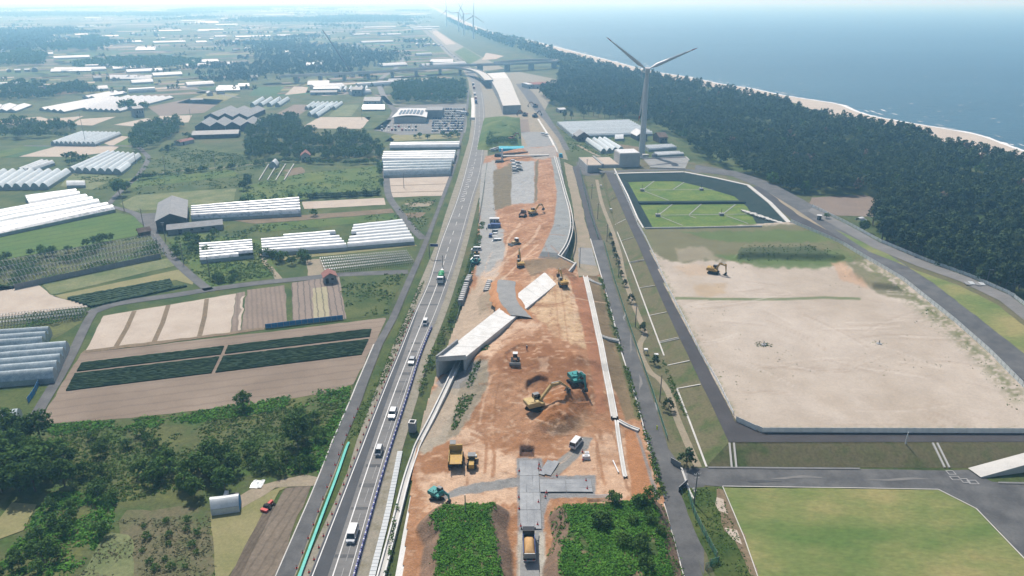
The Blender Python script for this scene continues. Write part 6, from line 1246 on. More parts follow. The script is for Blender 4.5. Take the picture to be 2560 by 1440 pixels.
def mesh_mat(name, c, gap):      # wire mesh: thin wires with real openings
    m, nt, b, N, L = nodes(name); b.inputs['Base Color'].default_value = (*c, 1); b.inputs['Roughness'].default_value = .5
    tr = N('ShaderNodeBsdfTransparent'); ms = N('ShaderNodeMixShader'); g = N('ShaderNodeNewGeometry'); n = N('ShaderNodeTexNoise'); n.inputs['Scale'].default_value = 14; L(g.outputs['Position'], n.inputs['Vector'])
    gt = N('ShaderNodeMath'); gt.operation = 'GREATER_THAN'; gt.inputs[1].default_value = gap; L(n.outputs[0], gt.inputs[0]); L(gt.outputs[0], ms.inputs[0]); L(tr.outputs[0], ms.inputs[1]); L(b.outputs[0], ms.inputs[2]); L(ms.outputs[0], nt.nodes['Material Output'].inputs[0])
mesh_mat('wire_mesh', (.55, .60, .62), .50); mesh_mat('wire_green', (.10, .26, .20), .52); mesh_mat('wire_white', (.75, .76, .77), .46)
fence(fence_l[2:11], PZ, 1.2, 2.6, 'white mesh fence between the ring road and the sandy ground', 'wire_white', pm='white_plastic'); line('gutter', fence_l[2:11], .9, 'concrete', PZ + .12)
fence([(1538, 433), (1568, 500), (1593, 558)], PZ, 1.2, 2.6, 'white mesh fence on the left rim of the pit', 'wire_white', pm='white_plastic'); line('gutter', fence_l[:3], .8, 'concrete_white', PZ + .12)
fence([(1976, 557), (2100, 610), (2255, 702), (2382, 804), (2472, 884), (2555, 968), (2600, 1015)], PZ, 1.7, 2.6, 'silver mesh fence along the right side of the sandy ground', 'wire_mesh')
fence([(2030, 517), (2120, 561), (2200, 605), (2310, 651), (2425, 693), (2525, 737), (2600, 794)], PZ, 1.3, 3.0, 'silver mesh fence along the forest side of the outer road', 'wire_mesh')
fence([(1720, 1238), (1735, 1290), (1760, 1340), (1796, 1408)], 0, 1.8, 2.0, 'green mesh fence curving behind the weedy corner', 'wire_green'); fence([(1796, 1408), (1765, 1418), (1768, 1445)], 0, 1.6, 2.0, 'short green mesh fence with a gate post at the bottom corner', 'wire_green')
fence([(1759, 1440), (1668, 1100), (1630, 980), (1595, 880), (1568, 800), (1535, 700), (1508, 602)][1:], 0, 1.3, 3.0, 'green mesh fence on the right edge of the service road', 'wire_green')
fence([(1496, 600), (1478, 545), (1462, 480), (1450, 425)], 0, 1.6, 3.0, 'green net fence beside the dark upper service road', 'wire_green')
fence([(1142, 806), (1158, 740), (1175, 680), (1190, 620)], .3, 1.8, 2.5, 'dark net fence on the green verge between highway and works', 'wire_green'); fence([(1196, 560), (1206, 500), (1214, 440), (1218, 412)], .3, 1.8, 2.5, 'dark net fence beside the upper site road', 'wire_green')
for (a, b_), lab in ((((1676, 1158), (1701, 1172)), 'dark sliding gate leaf beside the young pine'), (((1696, 1232), (1718, 1212)), 'dark sliding gate leaf below the entrance rail')):
    A_, B_ = P(*a), P(*b_); t = thing('gate', lab, 'gate', (A_ + B_) / 2, math.atan2((B_ - A_).y, (B_ - A_).x)); L_ = (B_ - A_).length
    for i in range(6): c = MB(); c.box(-L_ / 2 + L_ / 6 * (i + .5), 0, .85, L_ / 6 * .94, .07, 1.5); c.obj('gate_panel', 'solar' if lab.endswith('rail') else 'wall_grey', t)
    c = MB(); c.box(0, 0, 1.65, L_, .12, .1); c.box(0, 0, .1, L_, .12, .1); c.obj('gate_frame', 'steel', t)
line('gate_rail', [(1703, 1170), (1722, 1225), (1733, 1248)], .5, 'concrete', .22)
t = thing('yellow_sign', 'bright yellow board standing on the edge of the service road', 'sign', P(1642, 1076), R(-70)); c = MB(); c.box(0, 0, .75, .55, .08, 1.3); c.obj('board', 'lime_plastic', t); c = MB(); c.box(0, .3, .35, .06, .6, .06); c.box(0, .6, .35, .06, .06, .7); c.obj('stand', 'steel', t)
for k in range(3):
    q = P(1610 + k * 1.5, 1066 + k * 6); t = thing('traffic_cone', 'dark cone on the service road opposite the yellow board', 'cone', q, 0, 'cones opposite the yellow board'); link('cone_body', cm_, None, t); link('white_band', cb_, None, t)
for k, (x, y, s) in enumerate(((1718, 1165, 1.05), (1670, 1026, .85), (1637, 912, .75), (1606, 832, .85), (1578, 757, .8), (1562, 716, .65), (1546, 666, .6), (1541, 650, .65), (1535, 634, .6), (1531, 618, .65), (1525, 595, .6), (1553, 690, .55))):
    tree('young_pine', 'young%d' % (k % 3), P(x, y), s, ['largest young pine by the dark gates', 'young pine beside the utility pole, second from the gates', 'small young pine by the bend of the dirt track', 'young pine on the strip, fourth from the gates', 'young pine on the strip, fifth from the gates'][k] if k < 5 else 'small young pine in the far row on the grass strip', 'pine tree', 'young pines on the grass strip')
for k, (x, y) in enumerate(((1527, 530), (1502, 470), (1614, 885), (1640, 898))):
    t = thing('white_marker', ['small white instrument cage on the upper grass strip', 'small white instrument cage near the pump building', 'white instrument by the dirt track loop', 'white instrument beside the embankment toe'][k], 'instrument', P(x, y)); c = MB(); [c.beam((a, b_, 0), (a * .6, b_ * .6, 1.6), .1, .1) for a in (-.7, .7) for b_ in (-.7, .7)]; c.obj('leg', 'steel', t); c = MB(); c.box(0, 0, 1.6, 1.2, 1.0, .5); c.obj('instrument_box', 'white_plastic', t)
t = thing('kiosk', 'small grey kiosk beside a round bush on the outer road', 'kiosk', P(2047, 549, PZ), R(-20)); c = MB(); c.box(0, 0, 1.1, 2.0, 1.8, 2.2); c.obj('wall', 'wall_grey', t); c = MB(); c.box(0, 0, 2.28, 2.3, 2.1, .14); c.obj('roof', 'roof_white', t); c = MB(); c.box(.5, -.92, 1.0, .7, .05, 1.8); c.obj('door', 'steel_dark', t)
t = thing('solar_array', 'small grey panel array lying on the right lawn strip', 'panel', P(2437, 712, PZ), R(-12))
for i in range(4): c = MB(); c.box(-2.7 + i * 1.8, (i % 2) * .9, .4, 1.7, 3.2, .12); c.obj('panel', 'panel_white' if i % 2 else 'roof_grey', t)
t = thing('collapsed_tent', 'small white tent with dark opening beside the reed clearing', 'tent', P(2150, 552, PZ), .4); c = MB()
for i in range(8): a0, a1 = math.pi * i / 8, math.pi * (i + 1) / 8; c.add([(-1.6, 1.5 * math.cos(a0), 1.9 * math.sin(a0)), (1.6, 1.5 * math.cos(a0), 1.9 * math.sin(a0)), (1.6, 1.5 * math.cos(a1), 1.9 * math.sin(a1)), (-1.6, 1.5 * math.cos(a1), 1.9 * math.sin(a1))], [(0, 1, 2, 3)])
c.obj('tent_cover', 'white_plastic', t); c = MB(); c.box(2.6, 0, .4, 2.2, 2.0, .5, top=(.6, .5)); c.obj('folded_sheet', 'plastic', t)
# pump building
t = thing('pump_building', 'white flat roofed pump building with a taller block on the right', 'building'); A_ = P(1468, 432, 0); Bm = P(1547, 430, 0); B_ = P(1598, 428, 0); d = (B_ - A_).normalized(); n = Vector((-d.y, d.x, 0))
def blk(a, b, dep, z0, z1, nm, m, par, inset=0):
    a = a + n * inset; b = b + n * inset; k = MB(); k.prism([a, b, b + n * dep, a + n * dep], z0, z1); return k.obj(nm, m, par)
blk(A_, A_.lerp(B_, .29), 26, 0, 4.7, 'wall', 'wall_pale', t); blk(A_.lerp(B_, .295), Bm, 24, 0, 4.8, 'wall', 'wall_pale', t); tb = blk(Bm + d * .05, B_, 14, 0, 11.8, 'tower_block', 'wall_pale', t); blk(A_.lerp(B_, .27), A_.lerp(B_, .31), 27, 0, 5.6, 'pilaster', 'concrete_grey', t, -.3)
blk(Bm + d * .5, B_ - d * .4, 13, 11.8, 12.15, 'roof', 'roof_white', tb, .5); blk(A_ + d * .5, A_.lerp(B_, .27), 24, 4.7, 4.9, 'roof', 'pale_soil', t, .6); blk(A_.lerp(B_, .32), Bm - d * .3, 22, 4.8, 5.0, 'roof', 'pale_soil', t, .6)
for f, z0, z1, w_ in ((.655, 6.4, 8.4, 1.6), (.80, 6.6, 8.4, .9), (.80, .3, 2.4, 1.1), (.66, 2.5, 4.0, 1.0)): q = A_.lerp(B_, f); blk(q, q + d * w_, .12, z0, z1, 'window' if z1 > 3 else 'door', 'glass_dark', tb if z1 > 3 else t, -.1)
for f in (.1, .2, .42, .52): q = A_.lerp(B_, f); blk(q, q + d * .12, .06, .2, 4.6, 'panel_joint', 'concrete_grey', t, -.06)
for i in range(8): q = A_.lerp(B_, .36 + .03 * i) + n * 23; c = MB(); c.box(q.x, q.y, 5.6, .12, .12, 1.2); c.obj('rail_post', 'steel', t)
S('yard', [(1440, 405), (1610, 400), (1612, 436), (1505, 436), (1470, 440), (1450, 436)], 'asphalt', 3, amp=0)
for (x, y, w_, h_, m, nm, lab) in ((1636, 394, 3.5, 2.4, 'wall_grey', 'switch_cabinet', 'grey switch cabinet beside the turbine foot'), (1614, 391, 4.5, 1.4, 'concrete', 'concrete_plinth', 'pale concrete plinth between turbine and cabinet')):
    t = thing(nm, lab, 'cabinet' if 'cab' in nm else 'plinth', P(x, y, PZ)); c = MB(); c.box(0, 0, h_ / 2, w_, 2.2, h_, top=(.97, .95)); c.obj('cabinet_body', m, t); c = MB(); c.box(0, 0, h_ + .05, w_ + .2, 2.4, .12); c.obj('lid', 'roof_white' if 'cab' in nm else 'concrete_white', t)
# ---------------------------------------------------------------- greenhouses
def greenhouse(label, FL, FR, BR, BL, n, along_='x', m='plastic', h=3.6, eave=1.7, zpx=2.2, gaps=(), name='greenhouse', arch=True, group=None, ends='end_film', z0=0.0, sides=None):
    """block of n arched spans over the quadrilateral FL FR BR BL (photo px, at eave height);
       along_='x': the spans run from the left edge to the right edge, 'y': from the front edge to the back edge"""
    f = [P(*q, zpx + z0) for q in (FL, FR, BR, BL)]
    if along_ == 'y': f = [f[1], f[2], f[3], f[0]]       # spans run f0->f1, stacked towards f3/f2
    o = sum(f, Vector()) / 4; t = thing(name, label, 'greenhouse', (o.x, o.y, z0), 0, group); f = [Vector((p.x - o.x, p.y - o.y, 0)) for p in f]
    K = 8 if arch else 2
    for i in range(n):
        a0, a1 = f[0].lerp(f[3], i / n), f[0].lerp(f[3], (i + 1) / n); b0, b1 = f[1].lerp(f[2], i / n), f[1].lerp(f[2], (i + 1) / n)
        sh = [g for g in gaps if g[0] == i]
        if sh: b0, b1, a0, a1 = a0.lerp(b0, sh[0][2]), a1.lerp(b1, sh[0][2]), a0.lerp(b0, sh[0][1]), a1.lerp(b1, sh[0][1])
        L_ = (b0 - a0).length; ns = max(2, min(24, int(L_ / 4))); hh = min(h, eave + (a1 - a0).length * .55); mb = MB()
        for s in range(ns + 1):
            p0, p1 = a0.lerp(b0, s / ns), a1.lerp(b1, s / ns); jit = rng.uniform(-.07, .07)
            for k in range(K + 1):
                u = k / K; zz = eave + (hh - eave) * (math.sin(math.pi * u) if arch else 1 - abs(2 * u - 1)) + jit * math.sin(math.pi * u); q = p0.lerp(p1, .02 + .96 * u); mb.v.append((q.x, q.y, zz))
        W_ = K + 1; mb.f = [(s * W_ + k, s * W_ + k + 1, (s + 1) * W_ + k + 1, (s + 1) * W_ + k) for s in range(ns) for k in range(K)]
        sp = mb.obj('arched_span', m, t, arch)
        for e0, e1 in ((a0, a1), (b0, b1)):
            mb = MB(); mb.v = [(e0.x, e0.y, 0)] + [(*[e0.lerp(e1, .02 + .96 * k / K)[j] for j in (0, 1)], eave + (hh - eave) * (math.sin(math.pi * k / K) if arch else 1 - abs(2 * k / K - 1))) for k in range(K + 1)] + [(e1.x, e1.y, 0)]; mb.f = [tuple(range(len(mb.v)))]; mb.obj('end_wall', ends, sp)
    for A_, B_ in ((f[0], f[1]), (f[3], f[2])):
        mb = MB(); mb.add([(A_.x, A_.y, 0), (B_.x, B_.y, 0), (B_.x, B_.y, eave), (A_.x, A_.y, eave)], [(0, 1, 2, 3)]); mb.obj('side_wall', sides or ends, t)
    return t
GH = greenhouse
GH('shiny film greenhouse of two long spans at the left edge, above the bright green field', (-60, 594), (288, 521), (262, 508), (-60, 567), 2, m='plastic_patchy')
GH('pale greenhouse of three long spans just behind the shiny one at the left edge', (-60, 566), (252, 506), (208, 487), (-60, 536), 3); GH('short two span greenhouse at the back of the left edge group', (72, 507), (202, 486), (187, 474), (62, 490), 2, m='plastic_white')
GH('wide eight span blue white greenhouse cut by the left frame edge', (-62, 468), (120, 465), (178, 428), (0, 428), 8, 'y', h=4.2); GH('seven span greenhouse behind the eight span one', (168, 424), (300, 428), (353, 388), (266, 381), 7, 'y', h=4.0)
GH('small three span greenhouse behind the left edge block', (43, 424), (76, 426), (137, 405), (100, 402), 3, 'y', m='plastic_white'); GH('ten span pale greenhouse by the lattice pylon', (126, 357), (238, 359), (303, 333), (200, 331), 10, 'y', h=3.6)
GH('white four span greenhouse in the far left cluster', (97, 271), (160, 278), (312, 246), (268, 240), 4, 'y', m='roof_white', arch=False); GH('white six span greenhouse in the far left cluster beside the trees', (205, 272), (300, 276), (434, 242), (312, 240), 7, 'y', m='roof_white', arch=False)
GH('narrow white greenhouse at the back of the far left cluster', (205, 242), (238, 243), (318, 231), (280, 228), 2, 'y', m='roof_white', arch=False); GH('flat white greenhouse at the far left frame edge', (-30, 275), (40, 276), (80, 261), (-30, 260), 3, 'y', m='roof_white', arch=False)
GH('single white tunnel on the lawn left of the lone tree', (166, 462), (213, 461), (213, 453), (168, 453), 1, m='plastic_white'); GH('short tunnel at the corner of the seven span greenhouse', (288, 428), (303, 429), (328, 411), (314, 408), 1, 'y')
GH('long shiny greenhouse right of the grey barn', (478, 546), (752, 531), (748, 497), (479, 519), 5, m='plastic_patchy', h=4.4); GH('ragged white greenhouse among the weeds below the long shed', (500, 648), (633, 635), (630, 599), (498, 608), 6, m='plastic_patchy', h=3.0, gaps=((0, 0, .72),))
GH('stepped white greenhouse beside the dirt track', (656, 631), (868, 616), (835, 577), (652, 592), 6, m='plastic_white', h=3.2, gaps=((5, .3, 1), (4, 0, .9))); GH('stepped white greenhouse running on to the side road', (868, 615), (1036, 601), (1004, 549), (885, 562), 7, m='plastic_white', h=3.2, gaps=((1, 0, 1), (3, .1, 1)))
GH('single bright greenhouse farthest up the side road', (974, 368), (1148, 366), (1150, 357), (978, 360), 2, m='plastic_white', h=4.2); GH('bright four span greenhouse in the middle beside the side road', (955, 403), (1135, 402), (1140, 380), (960, 383), 4, m='plastic_white', h=4.4); GH('large glassy greenhouse nearest the pale field by the side road', (959, 437), (1126, 432), (1131, 406), (958, 409), 4, m='plastic_glass', h=5.0)
GH('eight span glassy greenhouse at the left edge below the vine frames', (-70, 958), (133, 942), (172, 858), (-20, 875), 5, m='plastic_glass', h=4.2); GH('three span glassy greenhouse at the left edge behind the five span one', (-60, 872), (105, 860), (128, 822), (-40, 832), 3, m='plastic_glass', h=4.0); GH('single glassy tunnel at the left edge above the thicket', (-60, 1062), (42, 1050), (52, 1020), (-40, 1030), 1, m='plastic_glass', h=3.6)
GH('small white storage tunnel with a blue end beside the kei truck', (527, 1280), (598, 1270), (602, 1243), (528, 1250), 1, m='plastic_white', h=3.4, zpx=1.2, ends='blue_net', name='storage_tunnel', sides='plastic_white')
GH('broad pale green greenhouse behind the wooden barn near the turbine', (1430, 339), (1632, 333), (1571, 301), (1392, 307), 11, m='plastic', h=3.6)
for k, (a, b) in enumerate((((1469, 349), (1510, 377)), ((1485, 348), (1525, 376)), ((1499, 347), (1539, 374)), ((1511, 347), (1554, 372)))): GH('pale tunnel of the row of four beside the pump building, number ' + ('one from the left', 'two from the left', 'three from the left', 'four from the left')[k], (b[0] - 8, b[1]), (b[0] + 6, b[1] - 1), (a[0] + 6, a[1] - 1), (a[0] - 6, a[1]), 1, 'y', h=3.8, group='four tunnels by the pump building')
GH('tiny white tunnel in front of the broad pale greenhouse', (1537, 346), (1559, 345), (1558, 336), (1537, 337), 1, m='plastic_white'); GH('white greenhouse right of the turbine tower', (1622, 373), (1692, 368), (1678, 361), (1610, 364), 4, m='plastic_white', h=3.0); GH('low white greenhouse nearest the gravel basin', (1643, 387), (1711, 383), (1694, 378), (1633, 380), 2, m='plastic_white', h=2.8)
for k in range(7): x = 761 + k * 11.5; GH('white tunnel in the row of seven by the farm yard', (x, 269), (x + 9, 269), (x + 28, 256), (x + 20, 256), 1, 'y', h=4.2, group='seven tunnels by the farm yard')
for k in range(4): x = 624 + k * 21; GH('white tunnel in the row of four on the far farm', (x, 262), (x + 13, 262), (x + 38, 246), (x + 28, 246), 1, 'y', h=4.4, group='four tunnels on the far farm')
GH('long white tunnel pointing at the pale field, left one', (768, 284), (779, 286), (817, 262), (808, 260), 1, 'y', h=4.2); GH('long white tunnel pointing at the pale field, right one', (783, 288), (796, 289), (836, 263), (825, 261), 1, 'y', h=4.2)
for k in range(6): x = 843 + k * 13; GH('round white tunnel end in the far row by the blue shed', (x, 226), (x + 9, 226), (x + 13, 217), (x + 5, 217), 1, 'y', h=4.6, group='far tunnels by the blue shed', m='plastic_white')
GH('white greenhouse with a flat look right of the winding road', (905, 272), (962, 272), (962, 263), (908, 263), 2, m='plastic_white', h=4)
for (a, b, c_, d_, lab) in (((768, 211), (823, 210), (824, 205), (772, 206), 'far white greenhouse above the tunnels'), ((275, 196), (378, 196), (382, 191), (274, 191), 'far pale green greenhouse left of the lane'), ((125, 178), (228, 176), (230, 171), (140, 171), 'far white greenhouse in front of the left wood'), ((338, 125), (388, 124), (390, 118), (345, 118), 'far white greenhouse in the left middle'), ((765, 163), (806, 162), (810, 154), (770, 155), 'far white greenhouse left of the crane'), ((715, 133), (768, 133), (768, 129), (712, 129), 'far long white greenhouse below the hazy wood'), ((785, 135), (815, 134), (816, 130), (788, 130), 'far white greenhouse right of the long one'), ((1075, 155), (1133, 154), (1133, 150), (1078, 151), 'far white greenhouse beside the highway'), ((1010, 206), (1035, 205), (1035, 201), (1012, 201), 'white roof left behind the dark wood'), ((1055, 207), (1085, 207), (1085, 202), (1056, 202), 'white roof in the middle behind the dark wood'), ((1112, 208), (1142, 207), (1142, 202), (1113, 203), 'white roof right behind the dark wood'), ((970, 205), (1010, 204), (1008, 200), (972, 201), 'thin white roof at the left end behind the dark wood'), ((540, 225), (600, 224), (596, 217), (548, 217), 'far white flat barn roof above the brown field')):
    GH(lab, a, b, c_, d_, 2, m='roof_white', arch=False, h=5)
for k, (cx, cy, w_, d_) in enumerate(FARGH):
    if k > 140: break
    t = thing('greenhouse', 'distant white greenhouse strip among the hazy fields', 'greenhouse', (cx, cy, 0), ang, 'distant greenhouse strips'); mb = MB(); mb.extrude([(-d_ / 2, 0), (-d_ / 2, 2.5), (-d_ * .3, 4.6), (0, 5.4), (d_ * .3, 4.6), (d_ / 2, 2.5), (d_ / 2, 0)], Y3, Z_, w_, (0, 0, 0), X_); mb.obj('film_roof', 'roof_white', t)
# bare hoop frames
def hoops(label, FL, FR, BR, BL, n, rows, m='steel', h=2.6, vines=None):
    f = [P(*q) for q in (FL, FR, BR, BL)]; t = thing('vine_frame', label, 'frame'); 
    for r in range(rows):
        mb = MB(); a0, b0 = f[0].lerp(f[3], (r + .05) / rows), f[1].lerp(f[2], (r + .05) / rows); a1, b1 = f[0].lerp(f[3], (r + .95) / rows), f[1].lerp(f[2], (r + .95) / rows)
        for i in range(n):
            p, q = a0.lerp(b0, i / (n - 1)), a1.lerp(b1, i / (n - 1)); pts = [p.lerp(q, u) + Vector((0, 0, 1.3 + (h - 1.3) * math.sin(math.pi * u))) for u in (0, .25, .5, .75, 1)]
            mb.beam(p, pts[0], .09, .09); mb.beam(q, pts[-1], .09, .09)
            for s, e in zip(pts, pts[1:]): mb.beam(s, e, .10, .10)
        for z_, A_, B_ in ((1.3, a0, b0), (1.3, a1, b1), (h, a0.lerp(a1, .5), b0.lerp(b1, .5))): mb.beam(A_ + Vector((0, 0, z_)), B_ + Vector((0, 0, z_)), .08, .08)
        mb.obj('hoop_row', m, t)
    return t
S('frame_ground', [(-60, 664), (385, 590), (420, 640), (40, 722), (-60, 735)], 'weeds', 3)
hoops('overgrown grey hoop frames of the abandoned vine greenhouse on the left', (30, 722), (418, 640), (384, 594), (-40, 668), 46, 4, 'concrete_grey', 2.8); scatter('vine_leaves', [(-60, 735), (40, 720), (415, 642), (385, 595), (-60, 668)], 2.4, .5, 5, .8, 'leaf', None, 31, 'green vines smothering the abandoned hoop frames', mask=clumpy(9, .52, 40), lift=1.6)
fence([(38, 724), (230, 683), (420, 642)], 0, 2.2, 3.0, 'old dark net wall along the near side of the vine frames', 'wall_grey'); hoops('bare grey hoop frames in rows above the red roofed shed', (815, 688), (1035, 662), (1015, 634), (800, 652), 40, 5, 'steel', 2.2)
hoops('overgrown hoop frames beside the lane above the glassy greenhouses', (-40, 828), (205, 800), (222, 775), (-40, 800), 34, 3, 'steel', 2.4); S('frame_ground', [(-60, 838), (130, 850), (205, 806), (226, 775), (-60, 800)], 'weeds', 2); scatter('vine_leaves', [(60, 828), (205, 802), (225, 775), (60, 792)], 1.2, .5, 5, .6, 'leaf', None, 32, 'vines over the hoop frames beside the lane', mask=clumpy(7, .5, 41), lift=1.3)
for k in range(4):
    a, b = P(648 + k * 21, 452), P(672 + k * 21, 412); c = MB(); c.beam(a + Vector((0, 0, .4)), b + Vector((0, 0, .4)), .5, .8); tag(c.obj('tunnel_rail', 'concrete'), 'pale side rail of the dismantled tunnel, ' + ('leftmost', 'second', 'third', 'rightmost')[k], 'rail')
GH('short remnant of a white tunnel at the head of the rails', (672, 412), (692, 412), (698, 405), (680, 405), 1, 'y', m='plastic_white', h=4.5); fence([(664, 822), (760, 810), (866, 798)], 0, 1.7, 2.0, 'bright blue net fence at the end of the furrowed fields', 'blue_net'); fence([(100, 958), (88, 985), (70, 1010)], 0, 1.7, 2.0, 'blue net fence beside the lane below the glassy greenhouse', 'blue_net')
# crop rows as leafy ridges
def croprows(label, TL, TR, BR, BL, n, m, w, h):
    t = thing('crop_rows', label, 'crop'); a, b, c_, d_ = (P(*q) for q in (TL, TR, BR, BL))
    for i in range(n):
        u = (i + .5) / n; p, q = a.lerp(d_, u), b.lerp(c_, u); k = 40; mb = MB(); dr = (q - p).normalized(); sd_ = Vector((-dr.y, dr.x, 0))
        for j in range(k + 1):
            o = p.lerp(q, j / k)
            for e, z_ in ((-.5, .02), (-.36, .8), (0, 1.0), (.36, .8), (.5, .02)): ww = w * (.85 + .3 * rng.random()); r_ = o + sd_ * (e * ww); mb.v.append((r_.x, r_.y, .08 + h * z_ * (.75 + .5 * rng.random())))
        mb.f = [(5 * j + i_, 5 * j + i_ + 1, 5 * j + i_ + 6, 5 * j + i_ + 5) for j in range(k) for i_ in range(4)]; mb.obj('crop_row', m, t)
rowA = ((205, 908), (929, 823), (924, 843), (192, 930)); rowB = ((188, 935), (922, 849), (904, 888), (165, 979))
def sub(q, f0, f1): l = lambda a, b, t: (a[0] + (b[0] - a[0]) * t, a[1] + (b[1] - a[1]) * t); return l(q[0], q[1], f0), l(q[0], q[1], f1), l(q[3], q[2], f1), l(q[3], q[2], f0)
for q, n, lab in ((rowA, 7, 'upper'), (rowB, 12, 'lower')):
    croprows('dark green crop rows of the %s strip, left of the gap in the ploughed field' % lab, *sub(q, 0, .492), n, 'crop_dark', .6, .45); croprows('dark green crop rows of the %s strip, right of the gap in the ploughed field' % lab, *sub(q, .505, 1), n, 'crop_dark', .6, .45)
croprows('dark bushy crop rows above the lane on the left', (165, 747), (425, 700), (436, 719), (212, 764), 5, 'crop_dark', 2.0, .9); croprows('single dark crop strip along the lane on the left', (216, 765), (436, 721), (477, 714), (228, 769), 2, 'crop_dark', 2.2, .9); croprows('short dark crop rows in the plot by the side road', (772, 485), (945, 478), (947, 490), (774, 498), 3, 'crop_dark', 2.2, .8)
# ---------------------------------------------------------------- barns and houses
def house(label, A, B, depth, h, rh, wall='wall_grey', roof='roof_grey', axis='y', name='barn', cat='barn', grp=None, win=2, door=True, z0=0.0, over=.5):
    """gabled building; A,B = photo px of the near base corners, depth in metres away from the camera; axis 'y': ridge runs away, 'x': ridge runs along the front"""
    a, b = P(*A, z0), P(*B, z0); d = b - a; L_ = d.length; t = thing(name, label, cat, (a + b) / 2, math.atan2(d.y, d.x), grp); hx = L_ / 2
    mb = MB(); mb.add([(-hx, 0, 0), (hx, 0, 0), (hx, depth, 0), (-hx, depth, 0), (-hx, 0, h), (hx, 0, h), (hx, depth, h), (-hx, depth, h)] + ([(0, 0, h + rh), (0, depth, h + rh)] if axis == 'y' else [(-hx, depth / 2, h + rh), (hx, depth / 2, h + rh)]),
            ([(0, 1, 5, 8, 4), (1, 2, 6, 5), (2, 3, 7, 9, 6), (3, 0, 4, 7)] if axis == 'y' else [(0, 1, 5, 4), (1, 2, 6, 9, 5), (2, 3, 7, 6), (3, 0, 4, 8, 7)])); mb.obj('wall', wall, t)
    for s in (-1, 1):
        mb = MB()
        if axis == 'y': k = (hx + over) / hx; pts = [(0, -over, h + rh), (0, depth + over, h + rh), (s * hx * k, depth + over, h + rh - rh * k), (s * hx * k, -over, h + rh - rh * k)]
        else: k = (depth / 2 + over) / (depth / 2); pts = [(-hx - over, depth / 2, h + rh), (hx + over, depth / 2, h + rh), (hx + over, depth / 2 + s * depth / 2 * k, h + rh - rh * k), (-hx - over, depth / 2 + s * depth / 2 * k, h + rh - rh * k)]
        mb.add([(p[0], p[1], p[2] + .05) for p in pts] + [(p[0], p[1], p[2] + .25) for p in pts], [(0, 1, 2, 3), (7, 6, 5, 4), (0, 1, 5, 4), (1, 2, 6, 5), (2, 3, 7, 6), (3, 0, 4, 7)]); mb.obj('roof_slope', roof, t)
    for i in range(win): mb = MB(); mb.box(-hx + L_ * (i + 1) / (win + 1) + (.8 if door else 0), -.03, h * .6, min(1.2, L_ / 5), .06, h * .28); mb.obj('window', 'glass_dark', t)
    if door: mb = MB(); mb.box(-hx + L_ * .22, -.03, min(1.1, h * .4), min(1.6, L_ / 4), .06, min(2.2, h * .8)); mb.obj('door', 'wall_dark', t)
    return t
house('large grey gabled barn beside the asphalt yard', (394, 579), (470, 571), 36, 5.2, 3.0, 'wall_dark', 'roof_grey'); house('long low shed with a pale roof in front of the grey barn', (421, 588), (557, 574), 9, 2.6, 1.2, 'wall_grey', 'wall_grey', 'x', 'shed', 'shed', win=4)
house('small shed with a red tiled roof beside the lane', (812, 710), (842, 706), 5.0, 2.8, 1.4, 'wall_grey', 'roof_red', 'y', 'shed', 'shed', win=1); house('small house with a red roof in front of the wood', (754, 404), (776, 403), 9, 4.2, 2.2, 'wall_pale', 'roof_red', 'y', 'house', 'house'); house('tiny brown wooden hut at the end of the green field', (350, 592), (378, 587), 4, 2.2, 1.3, 'wall_wood', 'wall_wood', 'x', 'hut', 'hut', win=0)
for k in range(4): house('dark barn in the front row of the grey roofed farm, ' + ('leftmost', 'second from the left', 'third from the left', 'rightmost')[k], (489 + k * 38, 330 - k * .6), (526 + k * 38, 329 - k * .6), 30, 4.5, 3.4, 'wall_dark', 'roof_grey', 'y', grp='front row of the grey farm', win=1)
for k in range(3): house('grey barn in the back row of the grey roofed farm, ' + ('left', 'middle', 'right')[k], (512 + k * 36, 304), (548 + k * 36, 304), 50, 4.2, 3.2, 'wall_dark', 'roof_grey', 'y', grp='back row of the grey farm', win=1)
house('long grey shed along the near side of the grey roofed farm', (482, 348), (596, 344), 14, 3.2, 2.0, 'wall_dark', 'roof_grey', 'x', 'shed', 'shed', win=6); house('small shed with red and white roof left of the grey farm', (452, 364), (486, 357), 7, 2.6, 1.0, 'wall_pale', 'roof_red', 'x', 'shed', 'shed', win=0)
house('grey two storey shed with windows in front of the far left cluster', (338, 294), (362, 292), 18, 8, 1.0, 'wall_grey', 'roof_grey', 'x', 'house', 'house', win=3); house('dark shed in the brown field', (478, 258), (508, 257), 8, 3.4, 1.0, 'wall_dark', 'steel_dark', 'x', 'shed', 'shed'); house('white roofed cottage among far fields', (598, 224), (624, 223), 14, 4, 2.5, 'wall_pale', 'roof_white', 'x', 'house', 'house'); house('blue grey packing shed by the winding road', (880, 240), (905, 240), 22, 7, 2.0, 'wall_grey', 'roof_grey', 'x', 'shed', 'shed')
for k in range(3): house('pale long shed in the far yard by the winding road, ' + ('nearest', 'middle', 'farthest')[k], (776 - k * 0 + k * 8, 238 - k * 9), (842 + k * 5, 237 - k * 9), 14, 3, 1.4, 'wall_grey', 'roof_white' if k else 'roof_grey', 'x', 'shed', 'shed', 'far yard sheds', 3)
house('dark roofed house with a white porch beside the winding road', (910, 262), (950, 262), 16, 4, 3, 'wall_pale', 'roof_grey', 'x', 'house', 'house'); house('brown wooden barn near the four tunnels', (1443, 354), (1474, 353), 12, 4, 3.2, 'wall_wood', 'roof_grey', 'y'); house('white roofed barn left behind the turbine tower', (1592, 352), (1618, 351), 14, 4, 3.2, 'wall_wood', 'roof_white', 'y'); house('brown farmhouse right of the turbine tower', (1648, 358), (1668, 357), 12, 4.5, 2.6, 'wall_wood', 'wall_wood', 'x', 'house', 'house')
